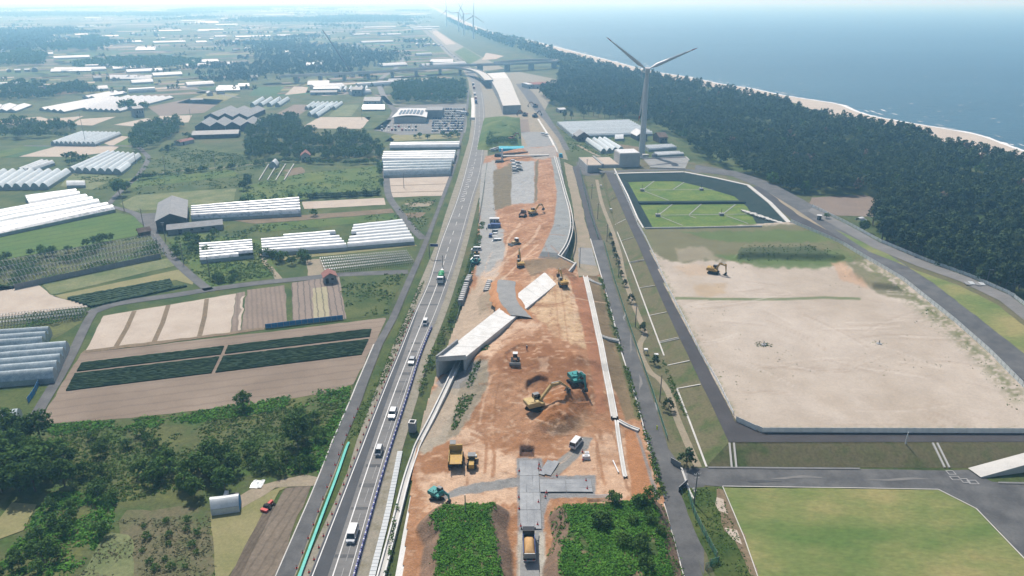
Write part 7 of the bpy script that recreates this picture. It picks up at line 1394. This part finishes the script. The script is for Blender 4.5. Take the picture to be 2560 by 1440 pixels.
house('small white roofed shed at the left forest corner', (1398, 282), (1414, 281), 8, 3, 1.0, 'wall_pale', 'roof_white', 'x', 'shed', 'shed'); house('dark red roofed roadside hall by the forest edge', (1334, 222), (1380, 220), 24, 5, 1.5, 'wall_pale', 'roof_red', 'x', 'hall', 'building'); house('white flat store beside the roadside hall', (1320, 222), (1340, 221), 20, 5, .5, 'wall_pale', 'roof_white', 'x', 'store', 'building')
c = MB(); c.box(0, 0, 0, 1, 1, 1)
for k, (cx, cy, w_, h_) in enumerate(FARHOUSE):
    for j in range(rng.randint(2, 5)):
        t = thing('house', 'distant hazy village house among the fields', 'house', (cx + rng.uniform(-.5, .5) * w_, cy + rng.uniform(-.5, .5) * h_, 0), ang + rng.choice((0, 1.57)) + rng.uniform(-.2, .2), 'distant village houses'); s = rng.uniform(.55, .9)
        mb = MB(); mb.box(0, 0, 2.5 * s, 11 * s, 8 * s, 5 * s); mb.obj('wall', rng.choice(('wall_pale', 'roof_white', 'wall_grey')), t); mb = MB(); mb.extrude([(-5 * s, 5 * s), (0, 8 * s), (5 * s, 5 * s)], Y3, Z_, 12 * s, (0, 0, 0), X_); mb.obj('roof', rng.choice(('roof_white', 'roof_grey', 'roof_grey', 'roof_white', 'roof_white', 'roof_red')), t)
# ---------------------------------------------------------------- roadside shop with solar roof and car park
S('car_park', [(932, 325), (972, 296), (985, 268), (1080, 262), (1166, 260), (1168, 332), (1060, 335), (1000, 338)], 'asphalt_old', 4, amp=0, label='car park of the roadside shop'); 
t = thing('roadside_shop', 'roadside shop with a curved white roof carrying solar panels', 'building', P(1024, 308), R(1)); hx = 15
mb = MB(); mb.box(0, 9, 2.6, 28, 16, 5.2); mb.obj('wall', 'wall_pale', t); mb = MB(); V_ = []
for i in range(13):
    u = i / 12; V_ += [(-16 + 32 * u, -1.5 + 2.4 * math.sin(math.pi * u), 5.4 + 1.6 * math.sin(math.pi * u)), (-14 + 28 * u, 30, 6.6 + 1.6 * math.sin(math.pi * u))]
mb.add(V_, [(2 * i, 2 * i + 2, 2 * i + 3, 2 * i + 1) for i in range(12)]); rf = mb.obj('curved_roof', 'roof_white', t)
for i in range(7): x = -9.5 + i * 3.2; mb = MB(); z1 = 5.65 + 1.6 * math.sin(math.pi * (x + 16) / 32); mb.add([(x - 1.1, 7, z1 + .4), (x + 1.1, 7, z1 + .4), (x + 1.0, 26, z1 + 1.25), (x - 1.2, 26, z1 + 1.25)], [(0, 1, 2, 3)]); mb.obj('solar_panel', 'solar', rf)
mb = MB(); mb.box(20, 36, 4, 16, 22, 8); mb.obj('dark_hall', 'wall_grey', t); mb = MB(); mb.box(-2, 42, 3, 26, 18, 6); mb.obj('rear_hall', 'roof_white', t)
for k in range(140):
    r, cidx = divmod(k, 14); x = 1088 + cidx * 5.6 - r * .7 + rng.uniform(-.8, .8); y = 274 + r * 6.0
    if rng.random() < .92 and x < 1164: mini((x, y), .2, R(90 + rng.uniform(-5, 5)), 'COL car in the busy car park of the roadside shop', 'cars in the shop car park', rng.choice(('car_white', 'car_white', 'car_white', 'car_silver', 'car_silver', 'car_black', 'car_blue')))
for k in range(22): mini((955 + (k % 11) * 8.5, 318 + (k // 11) * 8), .2, R(90), 'COL car in the front bays left of the shop', 'cars in the front bays') if rng.random() < .6 else None
mb = MB()
for r in range(3):
    for k in range(14): a = P(968 + k * 6.4 - r * 8, 313 + r * 7); mb.box(a.x, a.y, .22, .25, 5, .04)
tag(mb.obj('bay_lines', 'paint'), None, None, None, 'structure')
for q, lab in (((1150, 285), 'left'), ((1162, 288), 'right')): truck('dark bus like truck parked at the back of the shop car park, %s one' % lab, 'car_black', 'box', q, .2, R(-20))
# highway far vehicles
for k, (x, y, kd, m, lab) in enumerate(((1190, 258, 'box', 'car_blue', 'blue box truck on the far highway'), (1189, 249, 'box', 'car_red', 'dark red truck ahead of the blue one on the far highway'), (1187, 240, 'box', 'car_white', 'white truck third in the far queue on the highway'), (1185, 222, 'box', 'car_red', 'red truck fourth in the far queue on the highway'), (1183, 214, 'box', 'car_black', 'black truck at the head of the far queue'))): truck(lab, m, kd, (x, y), .24, hdg((1184, 215), (1192, 270)))
for k, y in enumerate((170, 150, 143, 138, 131, 126, 122, 117, 112, 108)):
    x = np.interp(y, [107, 135, 160, 180], [1097, 1127, 1157, 1173]); mini((x + rng.uniform(-1, 1), y), .24, R(110), 'tiny COL car in the hazy far traffic of the highway', 'far highway traffic', rng.choice(('car_white', 'car_black', 'car_silver')))
# ---------------------------------------------------------------- viaduct, its pale approach and the upper works
def deck(pts, zs, w, name, par, m='concrete_grey', th=1.8):
    c = [P(x, y, z) for (x, y), z in zip(pts, zs)]; c2 = [Vector((p.x, p.y, 0)) for p in c]; A_, B_ = shift(c2, -w / 2), shift(c2, w / 2); mb = MB()
    for a, b, p in zip(A_, B_, c): mb.v += [(a.x, a.y, p.z - th), (b.x, b.y, p.z - th), (b.x, b.y, p.z), (a.x, a.y, p.z)]
    mb.f = [(4 * i + j, 4 * i + (j + 1) % 4, 4 * i + 4 + (j + 1) % 4, 4 * i + 4 + j) for i in range(len(c) - 1) for j in range(4)]; mb.obj(name, m, par)
    for L_ in (A_, B_):
        mb = MB(); L2 = shift(L_, .3)
        for a, b, p in zip(L_, L2, c): mb.v += [(a.x, a.y, p.z), (b.x, b.y, p.z), (b.x, b.y, p.z + 1.2), (a.x, a.y, p.z + 1.2)]
        mb.f = [(4 * i + j, 4 * i + (j + 1) % 4, 4 * i + 4 + (j + 1) % 4, 4 * i + 4 + j) for i in range(len(L_) - 1) for j in range(4)]; mb.obj('parapet', 'concrete', par)
t = thing('viaduct', 'long grey viaduct curving over the fields to the pale approach', 'viaduct'); dk1 = spline([(700, 190), (840, 184), (960, 178), (1080, 170), (1140, 169), (1180, 174), (1205, 184), (1222, 200)], 4); deck(dk1, [10] * len(dk1), 11, 'deck', t, 'concrete')
for x, y in ((740, 188), (800, 186), (860, 183), (920, 180), (980, 177), (1040, 173), (1100, 170), (1150, 170)): p = P(x, y, 9); mb = MB(); mb.box(p.x, p.y, 4, 4, 7, 8.3); mb.box(p.x, p.y, 7.8, 5, 9.6, .9); mb.obj('pier', 'concrete_grey', t)
t = thing('viaduct', 'second hazy viaduct crossing behind toward the forest', 'viaduct'); dk2 = spline([(1060, 167), (1150, 163), (1240, 160), (1320, 157), (1375, 154), (1392, 151)], 4); deck(dk2, [11] * len(dk2), 11, 'deck', t); dk3 = spline([(1240, 156), (1310, 150), (1375, 149), (1392, 150)], 4); deck(dk3, [11] * len(dk3), 8, 'ramp_deck', t)
for x, y in ((1268, 160), (1328, 157), (1200, 162), (1385, 153)): p = P(x, y, 10); mb = MB(); mb.box(p.x, p.y, 4.5, 9, 6, 9.2); mb.obj('pier', 'concrete_grey', t)
t = thing('viaduct_approach', 'broad pale concrete approach block of the viaduct with a grey end wall', 'bridge'); ap = [(1213, 182), (1262, 180), (1302, 263), (1257, 264)]; w4 = [P(*q, 8) for q in [(1214, 184), (1230, 205), (1245, 232), (1257, 265)]]; w5 = [P(*q, 8) for q in [(1262, 181), (1278, 205), (1290, 235), (1302, 263)]]; mb = MB()
for a, b in zip(w4, w5): mb.v += [(a.x, a.y, 0), (b.x, b.y, 0), (b.x, b.y, 8), (a.x, a.y, 8)]
mb.f = [(4 * i + j, 4 * i + (j + 1) % 4, 4 * i + 4 + (j + 1) % 4, 4 * i + 4 + j) for i in range(3) for j in range(1, 4, 2)] + [(12, 13, 14, 15), (0, 1, 2, 3)]; mb.obj('retaining_wall', 'concrete_grey', t)
for i in range(14):
    u0, u1 = i / 14, (i + .985) / 14; l = lambda W_, u: W_[min(2, int(u * 3))].lerp(W_[min(2, int(u * 3)) + 1], min(1, u * 3 - min(2, int(u * 3)))); mb = MB(); q = [l(w4, u0), l(w5, u0), l(w5, u1), l(w4, u1)]; mb.prism(q, 8.0, 8.25 + .02 * (i % 2)); mb.obj('deck_slab', 'concrete_white' if i < 3 else 'concrete', t)
S('approach_ground', [(1200, 185), (1300, 180), (1400, 200), (1360, 280), (1395, 330), (1420, 400), (1300, 372), (1215, 300), (1205, 250)], 'verge', 2, amp=0); strip('approach_road', [(1290, 210), (1312, 240), (1335, 275), (1360, 300), (1395, 345), (1410, 375)], [(1310, 208), (1340, 240), (1362, 275), (1378, 300), (1408, 345), (1425, 375)], 'asphalt', .14)
S('works_ground', [(1262, 285), (1360, 280), (1375, 310), (1395, 345), (1408, 385), (1300, 372), (1260, 330)], 'track', 4, amp=1.0) ; S('gravel_pad', [(1300, 330), (1368, 330), (1392, 362), (1320, 368)], 'gravel', 5); S('bare_soil', [(1272, 300), (1320, 298), (1325, 330), (1285, 333)], 'furrow', 5)
line('white_kerb', [(1345, 298), (1362, 325), (1378, 350), (1392, 380)], 1.6, 'concrete_white', .35)
S('works_ground', [(1218, 392), (1300, 366), (1392, 364), (1400, 396), (1300, 404), (1220, 420)], 'gravel', 6, amp=.5)
mb = MB(); hp = P(1252, 330); nX, nY = 22, 34
for i in range(nX):
    for j in range(nY): u, v = i / (nX - 1) * 2 - 1, j / (nY - 1) * 2 - 1; mb.v.append((hp.x + u * 17, hp.y + v * 78, .1 + 5.2 * max(0, 1 - u * u) ** .8 * max(0, 1 - v * v) ** .5 * (.7 + .6 * float(fbm(np.array(u * 4), np.array(v * 8), 6)))))
mb.f = [(i * nY + j, (i + 1) * nY + j, (i + 1) * nY + j + 1, i * nY + j + 1) for i in range(nX - 1) for j in range(nY - 1)]; o = mb.obj('green_hillock', 'grass_bright', None, True); tag(o, 'bushy green hillock beside the highway', None, None, 'structure')
scatter('hillock_plants', [(1215, 372), (1222, 325), (1285, 325), (1295, 368)], .8, .8, 5, 1.0, 'leaf_bright', lambda X, Y_: 1.0 + 3.2 * np.clip(1 - ((X - hp.x) / 17) ** 2, 0, 1), 35, 'rank green plants over the hillock')
for pl, lab in ((((1249, 380), (1300, 376)), 'left'), (((1296, 378), (1309, 377)), 'right')):
    a, b = P(*pl[0], .5), P(*pl[1], .5); t = thing('cyan_sheeting', 'bright cyan sheeting over the far excavation, %s piece' % lab, 'tarpaulin', (a + b) / 2); mb = MB(); L_ = (b - a).length
    for i in range(9): [mb.v.append((-L_ / 2 + L_ * i / 8, y_, z_ + rng.uniform(-.1, .1))) for y_, z_ in ((-2.5, .2), (-1.5, 2.2), (4, 3.0), (9, .4))]
    mb.f = [(4 * i + j, 4 * i + 4 + j, 4 * i + 5 + j, 4 * i + 1 + j) for i in range(8) for j in range(3)]; mb.obj('sheet', 'cyan_tarp', t)
t = thing('sheet_pile_wall', 'brown sheet pile wall with a white beam across the far works', 'wall'); a, b = P(1258, 399, .5), P(1318, 394, .5)
for i in range(18): q = a.lerp(b, i / 17); mb = MB(); mb.box(q.x, q.y + (i % 2) * .3, 2.4, (b - a).length / 18, .3, 4.8); mb.obj('pile', 'wall_wood', t)
a, b = P(1255, 390, 5), P(1372, 388, 5); mb = MB(); mb.beam(a, b, 2.6, .7); mb.obj('capping_beam', 'concrete', t); mb = MB(); mb.tube(a + Vector((0, 0, -5)), a + Vector((0, 0, 5)), .6); mb.obj('white_post', 'white_plastic', t)
for (x, y, lab) in ((1247, 393, 'farther'), (1249, 410, 'nearer')):
    t = thing('pipe_coil', 'dark round stack of coils beside the far works, %s one' % lab, 'coil', P(x, y, .6))
    for i in range(3): mb = MB(); mb.tube((0, 0, i * .9), (0, 0, i * .9 + .8), 3.4 - i * .3, 3.4 - i * .3, 18); mb.obj('coil_layer', 'rubber', t)
t = thing('cyan_sheeting', 'small cyan sheet heap right of the retaining wall', 'tarpaulin', P(1402, 392, .3)); mb = MB(); mb.box(0, 0, 1.2, 3, 5, 2.4, top=(.6, .5)); mb.obj('sheet', 'cyan_tarp', t)
t = thing('lattice_crane', 'tall dark crane jib leaning left above the far fields', 'crane', P(880, 190)); mb = MB(); mb.box(0, 0, 2, 6, 8, 4); mb.obj('carrier', 'machine_rust', t); tip = P(840, 122, 60) - P(880, 190); mb = MB()
tp = Vector((-44, 30, 62)); mb.beam((0, 0, 4), tp, 1.6, 1.6, .8, .8); mb.obj('jib', 'steel_dark', t)
# road signs on the highway
t = thing('road_sign', 'blue white overhead direction board on a post between highway and side road', 'sign', P(1074, 645), 0); mb = MB(); mb.tube((0, 0, 0), (0, 0, 6.5), .16); mb.beam((0, 0, 6.2), (3.6, 0, 6.2), .14, .14); mb.obj('post', 'concrete_dark', t); mb = MB(); mb.box(2.2, -.1, 5.9, 3.6, .1, 1.4); bo = mb.obj('board', 'panel_white', t); mb = MB(); mb.box(2.2, -.16, 5.9, 3.3, .02, 1.1); mb.obj('sign_face', 'car_blue', bo)
t = thing('road_sign', 'white overhead sign gantry beside the shop car park exit', 'sign', P(1176, 315), 0); mb = MB(); mb.tube((0, 0, 0), (0, 0, 7), .2); mb.obj('post', 'steel', t); mb = MB(); mb.box(1.6, -.1, 6.4, 5, .1, 2.2); mb.obj('board', 'white_plastic', t)
line('noise_kerb', [(1182, 300), (1183, 265), (1181, 245)], 3.5, 'concrete_white', .3)
# ---------------------------------------------------------------- left: poles, storage corner, tractor
for k, q in enumerate(((311, 528), (359, 565), (414, 601), (459, 657), (525, 693), (538, 418), (477, 296), (340, 408), (413, 425), (1108, 690), (1010, 470), (905, 300), (700, 258), (215, 360))): pole(q, 9 if k != 13 else 24, ['utility pole at the lane by the left greenhouses', 'utility pole beside the asphalt yard', 'utility pole at the corner of the long low shed', 'utility pole in the weeds below the long shed', 'utility pole at the fork of the lanes', 'utility pole on the meadow above the dry field', 'utility pole left of the grey roofed farm', 'utility pole at the seven span greenhouse', 'utility pole on the lawn right of the seven span greenhouse', 'pole on the verge beside the mixer truck', 'pole at the pale field by the side road', 'pole at the edge of the pale far field', 'pole among the far tunnels', 'tall slender pylon before the ten span greenhouse'][k])
t = thing('kei_truck', 'small white pickup with a dark bed behind the storage tunnel', 'truck', P(578, 1246), R(180 + 8)); mb = MB(); mb.extrude([(.5, .4), (.5, 1.7), (1.3, 1.75), (1.6, 1.0), (1.65, .4)], X_, Z_, 1.45, (0, 0, 0), Y3); cb = mb.obj('cab', 'car_white', t); mb = MB(); mb.beam((1.36, 0, 1.66), (1.6, 0, 1.06), 1.25, .04); mb.obj('windscreen', 'glass_dark', cb); mb = MB(); mb.box(-.6, 0, .75, 2.1, 1.45, .4); mb.obj('bed', 'steel_dark', t)
for sx in (-1.1, 1.0):
    for sy in (-.6, .6): wheel(t, sx, sy, .28)
t = thing('tractor', 'small red tractor tilling the brown plot', 'tractor', P(673, 1268), R(70)); mb = MB(); mb.box(.5, 0, .85, 1.5, .7, .6, top=(.95, .85)); mb.obj('hood', 'red_plastic', t); mb = MB(); mb.box(-.5, 0, 1.0, .8, .9, .35); mb.obj('seat', 'rubber', t); mb = MB(); mb.box(-1.6, 0, .45, .7, 1.7, .5); mb.obj('rotary_tiller', 'red_plastic', t)
for sx, r_ in ((-.5, .55), (.95, .35)):
    for sy in (-.65, .65): wheel(t, sx, sy, r_, .3)
S('dry_lawn', [(527, 1283), (640, 1240), (750, 1205), (700, 1230), (560, 1460), (540, 1460)], 'dry_lawn', 4); S('tilled_field', [(715, 1222), (780, 1212), (762, 1250), (690, 1440), (650, 1540), (520, 1540), (575, 1440)], 'tilled', 3); S('tilled_strip', [(668, 1262), (690, 1262), (600, 1440), (560, 1530), (520, 1530), (575, 1440)], 'tilled_dark', 5, amp=.2); S('dirt_yard', [(595, 1245), (640, 1215), (760, 1190), (800, 1195), (785, 1213), (690, 1222), (600, 1275)], 'track', 5, amp=.5)
t = thing('plastic_sheet', 'crumpled white plastic sheet on the dirt yard', 'sheet', P(644, 1212)); mb = MB(); V_ = [(x * .55 - 1.4, y * .6 - 1.5, .15 + .25 * rng.random()) for x in range(6) for y in range(6)]; mb.add(V_, [(x * 6 + y, x * 6 + 6 + y, x * 6 + 7 + y, x * 6 + y + 1) for x in range(5) for y in range(5)]); mb.obj('sheet', 'plastic_white', t)
S('small_paddy', [(-60, 1360), (30, 1258), (95, 1262), (60, 1325), (-10, 1350)], 'dry_lawn', 5); S('sand_track', [(200, 1440), (250, 1330), (320, 1340), (330, 1440), (330, 1540), (180, 1540)], 'grass_dry', 4, amp=1.2); S('shrub_meadow', [(330, 1270), (527, 1285), (545, 1540), (330, 1540), (300, 1360)], 'grass_olive', 3, amp=2.2)
# ---------------------------------------------------------------- trees on the left
def grove(poly, n, keys, s0, s1, label, grp, name='broadleaf_tree', zz=0.0, minsep=2.5):
    w = [P(*q) for q in poly]; pl = [(p.x, p.y) for p in w]; x0, x1 = min(p.x for p in w), max(p.x for p in w); y0, y1 = min(p.y for p in w), max(p.y for p in w); k = 0; tries = 0; done = []
    while k < n and tries < n * 60:
        tries += 1; x, y = rng.uniform(x0, x1), rng.uniform(y0, y1)
        if not inpoly(np.array([x]), np.array([y]), pl)[0] or any((x - a) ** 2 + (y - b) ** 2 < minsep ** 2 for a, b in done): continue
        done.append((x, y)); tree(name, rng.choice(keys), (x, y, zz), rng.uniform(s0, s1), label, 'tree' if 'tree' in name else 'bush', grp); k += 1
BR = ['broad%d' % k for k in range(4)]; BU = ['bush%d' % k for k in range(3)]; FB = ['farbroad%d' % k for k in range(3)]; SHR = ['shrub0', 'shrub1']
grove([(-60, 1085), (90, 1075), (150, 1130), (180, 1200), (150, 1235), (-60, 1240)], 20, BR, .8, 1.15, 'tall dark tree in the thicket at the lower left edge', 'thicket at the lower left edge', minsep=3.6); grove([(-100, 1400), (60, 1370), (110, 1270), (190, 1260), (210, 1330), (160, 1440), (100, 1540), (-150, 1540)], 26, BU, .7, 1.1, 'dense green tree in the lower left corner scrub', 'lower left corner scrub', minsep=2.6)
grove([(170, 1180), (260, 1130), (300, 1200), (280, 1260), (200, 1260)], 6, BU, .8, 1.2, 'bushy tree between the thicket and the shrub meadow', 'bushes beside the thicket'); grove([(440, 1180), (520, 1150), (590, 1160), (580, 1225), (470, 1250)], 10, BR, .6, .85, 'dark tree in the clump behind the storage tunnel', 'clump behind the storage tunnel', minsep=2.8); grove([(590, 1140), (700, 1120), (790, 1140), (780, 1180), (640, 1195), (590, 1190)], 10, BU, .6, 1.0, 'dark bush in the belt above the dirt yard', 'belt above the dirt yard')
grove([(330, 1170), (420, 1160), (410, 1220), (330, 1230)], 5, BU, 1.0, 1.4, 'rounded bush in the rough meadow left of the clump', 'rounded bushes of the rough meadow'); grove([(220, 1090), (420, 1070), (430, 1130), (230, 1150)], 6, BU, .6, 1.0, 'small bush on the open rough meadow', 'small bushes of the rough meadow'); grove([(700, 1060), (800, 1020), (850, 1040), (800, 1110), (720, 1110)], 5, BU, .7, 1.1, 'bush in the meadow corner by the side road', 'bushes by the side road corner')
for q, s, lab in (((745, 1108), 1.1, 'slender tall tree leaning over the rough meadow'), ((610, 1020), .7, 'small upright tree on the meadow edge below the plough land')): tree('broadleaf_tree', 'broad1', P(*q), s, lab, 'tree', None)
tree('broadleaf_tree', 'bush0', P(262, 1335), 1.0, 'dark round bush beside the sandy track at the lower left', 'bush', None); grove([(350, 1310), (500, 1300), (520, 1430), (350, 1430)], 16, SHR, .35, .7, 'small green shrub dotted over the shrub meadow', 'shrubs of the shrub meadow', 'small_shrub')
meadow = [(130, 1068), (480, 1032), (800, 990), (878, 968), (800, 1180), (600, 1190), (300, 1260), (180, 1230)]
scatter('meadow_weeds', meadow, 3.0, .42, 5, .42, 'leaf_weed', None, 51, 'tall rank weeds of the rough meadow', flat=.25, mask=clumpy(7, .42, 60)); scatter('meadow_creeper', [(100, 1064), (480, 1030), (880, 964), (870, 1000), (480, 1060), (130, 1090)], 4, .5, 5, .7, 'leaf_cover', None, 52, 'bright creeper along the edge below the plough land', mask=clumpy(6, .40, 61)); scatter('meadow_creeper', [(820, 1060), (880, 980), (860, 1040), (800, 1180), (700, 1190), (760, 1120)], 3.5, .5, 5, .7, 'leaf_cover', None, 53, 'creeper filling the corner between meadow and side road', mask=clumpy(6, .42, 62))
scatter('shrub_meadow_weeds', [(200, 1440), (300, 1300), (527, 1290), (545, 1500), (150, 1500)], 3.0, .35, 4, .4, 'leaf_tan', None, 54, 'pale dry weeds of the shrub meadow', mask=clumpy(5, .46, 63)); scatter('corner_creeper', [(60, 1325), (130, 1230), (300, 1240), (270, 1330), (180, 1440), (100, 1500), (-60, 1500)], 4.5, .5, 5, .7, 'leaf_cover', None, 55, 'creeper covered scrub of the lower left corner', mask=clumpy(6, .40, 64))
scatter('verge_weeds', [(868, 1104), (905, 1010), (950, 940), (1000, 820), (1045, 720), (1062, 700), (1030, 790), (975, 920), (930, 1010), (895, 1090)], 4, .4, 5, .45, 'leaf_weed', None, 56, 'thick weeds on the verge between side road and highway', mask=clumpy(4, .38, 65))
grove([(590, 470), (620, 455), (640, 470), (610, 490)], 3, BR, .7, 1.0, 'dark tree at the end of the dry field', 'trees at the end of the dry field'); tree('broadleaf_tree', 'broad2', P(300, 490), 1.3, 'spreading lone tree above the asphalt yard', 'tree', None); tree('broadleaf_tree', 'broad0', P(318, 478), .8, 'smaller tree right behind the spreading lone tree', 'tree', None); tree('broadleaf_tree', 'shrub0', P(785, 540), 1.6, 'yellow green round tree beside the long shiny greenhouse', 'tree', None)
grove([(-40, 662), (120, 628), (200, 612), (310, 590), (300, 600), (140, 640), (-40, 675)], 12, BU, .8, 1.2, 'bush in the row along the bright green field', 'bushes along the bright green field'); grove([(410, 610), (500, 590), (560, 580), (500, 660), (440, 650)], 14, BU, .7, 1.2, 'bush in the weeds between the long shed and the lane', 'bushes between shed and lane'); grove([(690, 650), (770, 640), (770, 660), (700, 665)], 6, BU, .9, 1.3, 'dark bush at the foot of the stepped greenhouse', 'bushes at the stepped greenhouse'); grove([(530, 690), (590, 680), (600, 705), (545, 715)], 6, BU, .7, 1.0, 'dark shrub beside the fork of the lanes', 'shrubs by the lane fork')
scatter('lane_weeds', [(420, 600), (640, 600), (690, 690), (530, 715), (470, 670)], 1.2, .6, 5, .7, 'leaf_weed', None, 57, 'weeds around the ragged white greenhouse', mask=clumpy(7, .44, 66))
wood([(600, 400), (640, 360), (700, 335), (760, 330), (900, 345), (960, 370), (955, 400), (850, 405), (700, 398)], 6, 'w', .6, 1.15, 'dark wood above the red roofed house')
wood([(600, 345), (680, 300), (745, 292), (750, 330), (680, 345), (620, 375)], 6.5, 'w', .6, 1.1, 'wood right of the grey roofed farm'); wood([(318, 372), (340, 322), (440, 305), (470, 318), (420, 350), (380, 385)], 6.5, 'w', .6, 1.1, 'wood left of the grey roofed farm')
wood([(-20, 345), (10, 310), (130, 312), (200, 325), (190, 340), (60, 350)], 7, 'w', .7, 1.2, 'tree belt before the pale far fields'); wood([(972, 258), (985, 215), (1060, 208), (1160, 212), (1168, 256), (1080, 262)], 8, 'v', .8, 1.3, 'dark wood behind the roadside shop')
wood([(180, 165), (260, 150), (420, 148), (505, 158), (490, 172), (300, 176), (190, 175)], 10, 'v', .9, 1.3, 'far dark wood behind the white greenhouse on the left'); wood([(100, 125), (230, 92), (300, 110), (250, 130), (120, 132)], 14, 'v', 1.1, 1.6, 'hazy dark wood in the far left'); wood([(-20, 150), (60, 128), (120, 140), (110, 165), (-20, 168)], 11, 'v', 1.0, 1.4, 'hazy wood at the far left frame edge'); wood([(-20, 240), (40, 210), (200, 215), (250, 232), (120, 250), (-20, 255)], 8, 'v', .8, 1.2, 'wood around the far left farm houses')
grove([(280, 275), (320, 262), (372, 266), (360, 282)], 12, FB, .8, 1.1, 'tree before the far left greenhouse cluster', 'trees by the far left cluster'); grove([(1030, 342), (1150, 338), (1160, 346), (1040, 350)], 10, FB, .4, .6, 'low tree in the hedge below the car park', 'hedge below the car park'); grove([(140, 410), (180, 395), (230, 400), (200, 420)], 8, FB, .5, .7, 'bush between the left greenhouse blocks', 'bushes between greenhouse blocks')
grove([(1400, 300), (1440, 285), (1560, 292), (1570, 300), (1430, 302)], 14, ['pine0', 'pine2', 'pine3'], .7, 1.0, 'scattered pine behind the broad pale greenhouse', 'pines behind the pale greenhouse', 'pine_tree', minsep=5)
S('farm_green', [(1425, 380), (1395, 300), (1570, 298), (1720, 372), (1735, 395), (1600, 398), (1450, 404)], 'grass', 2, amp=0); S('bare_patch', [(1545, 360), (1600, 368), (1600, 378), (1560, 374)], 'brown_dry', 4); lane('farm_lane', [(1442, 362), (1475, 380), (1500, 392)], 2.5, 'track')
for k_, (pl, dn) in enumerate((([(350, 395), (600, 380), (720, 410), (700, 440), (590, 470), (340, 487)], .25), ([(598, 472), (700, 440), (950, 415), (948, 478), (760, 500), (610, 505)], .25), ([(850, 692), (1008, 685), (966, 786), (868, 794)], .5), ([(980, 502), (1095, 494), (1050, 588)], .4), ([(640, 562), (985, 534), (1000, 548), (650, 582)], .4), ([(560, 575), (650, 570), (660, 600), (640, 640), (560, 600)], .5), ([(1425, 380), (1400, 310), (1560, 345), (1600, 398)], .2), ([(180, 432), (300, 442), (330, 470), (230, 475)], .3), ([(400, 365), (600, 385), (620, 410), (420, 400)], .4))):
    scatter('field_weeds', pl, dn, .8, 5, .9, 'leaf_weed', None, 400 + k_, ['weed clumps on the meadow above the dry field', 'weed clumps on the green meadow below the wood', 'weed clumps on the green triangle by the side road', 'weed clumps on the grass beside the pale field', 'weed clumps on the strip above the stepped greenhouses', 'weed clumps behind the ragged greenhouse', 'weed clumps around the four tunnels', 'weed clumps around the single white tunnel', 'weed clumps below the grey roofed farm'][k_], mask=clumpy(8, .5, 70 + k_))
for k_, (pts_, n_) in enumerate((([(350, 450), (480, 432), (600, 420), (720, 405)], 26), ([(770, 498), (860, 494), (950, 488)], 12), ([(600, 505), (760, 500)], 8), ([(950, 415), (955, 470)], 10), ([(720, 405), (850, 412), (950, 408)], 22), ([(0, 330), (180, 345)], 14), ([(430, 330), (480, 350), (430, 370), (400, 385)], 16), ([(650, 640), (700, 648)], 5))):
    sp_ = spline(pts_, 8); Q = []
    for i in range(n_ * 2): a_ = rng.random() * (len(sp_) - 1); i0 = int(a_); f_ = a_ - i0; q = P(sp_[i0][0] * (1 - f_) + sp_[i0 + 1][0] * f_, sp_[i0][1] * (1 - f_) + sp_[i0 + 1][1] * f_); Q.append((q.x + rng.uniform(-1, 1), q.y + rng.uniform(-1.5, 1.5), 0, .42))
    mass('hedge', Q, ['w'] * len(Q), 'leaf', ['hedge along the track above the dry field', 'hedge behind the short dark crop plot', 'hedge behind the long shiny greenhouse', 'hedge beside the lane at the meadow', 'hedge in front of the wood by the red roofed house', 'hedge below the left tree belt', 'hedge left of the grey roofed farm', 'hedge by the dirt track'][k_], 'hedge', .6, 1.3)
# far woods
pts = []; lods = []
for cx, cy, w_, h_ in WOODS:
    sp = 9 * max(1, cy / 900) ** .55
    for _ in range(int(min(170, w_ * h_ / sp ** 2))): pts.append((cx + rng.uniform(-.5, .5) * w_ * ux - rng.uniform(-.5, .5) * h_ * uy, cy + rng.uniform(-.5, .5) * h_, 0, .75 * max(1, cy / 900) ** .38)); lods.append('b' if cy < 1400 else 'c')
print('far trees', len(pts)); mass('far_woods', pts, lods, 'leaf_far', 'hazy far woods and hedges across the plain', 'woods')
# corridor of the far bypass right of the highway
S('far_corridor', [(1205, 178), (1160, 150), (1110, 115), (1062, 68), (1072, 62), (1130, 100), (1200, 140), (1262, 172)], 'verge', 3, amp=0); S('far_grass', [(1175, 160), (1135, 130), (1160, 118), (1205, 145)], 'grass_bright', 5); S('far_soil', [(1115, 112), (1080, 80), (1090, 76), (1140, 110)], 'pale_soil', 5); S('far_pad', [(1205, 150), (1240, 148), (1260, 140), (1215, 132)], 'pale_soil', 5)
# ---------------------------------------------------------------- haze
hb = MB(); hb.box(0, 7000, 54, 31000, 15400 + 1200, 116)
hz = hb.obj('haze', 'haze'); tag(hz, 'pale blue coastal haze filling the air', 'haze', None, 'stuff')
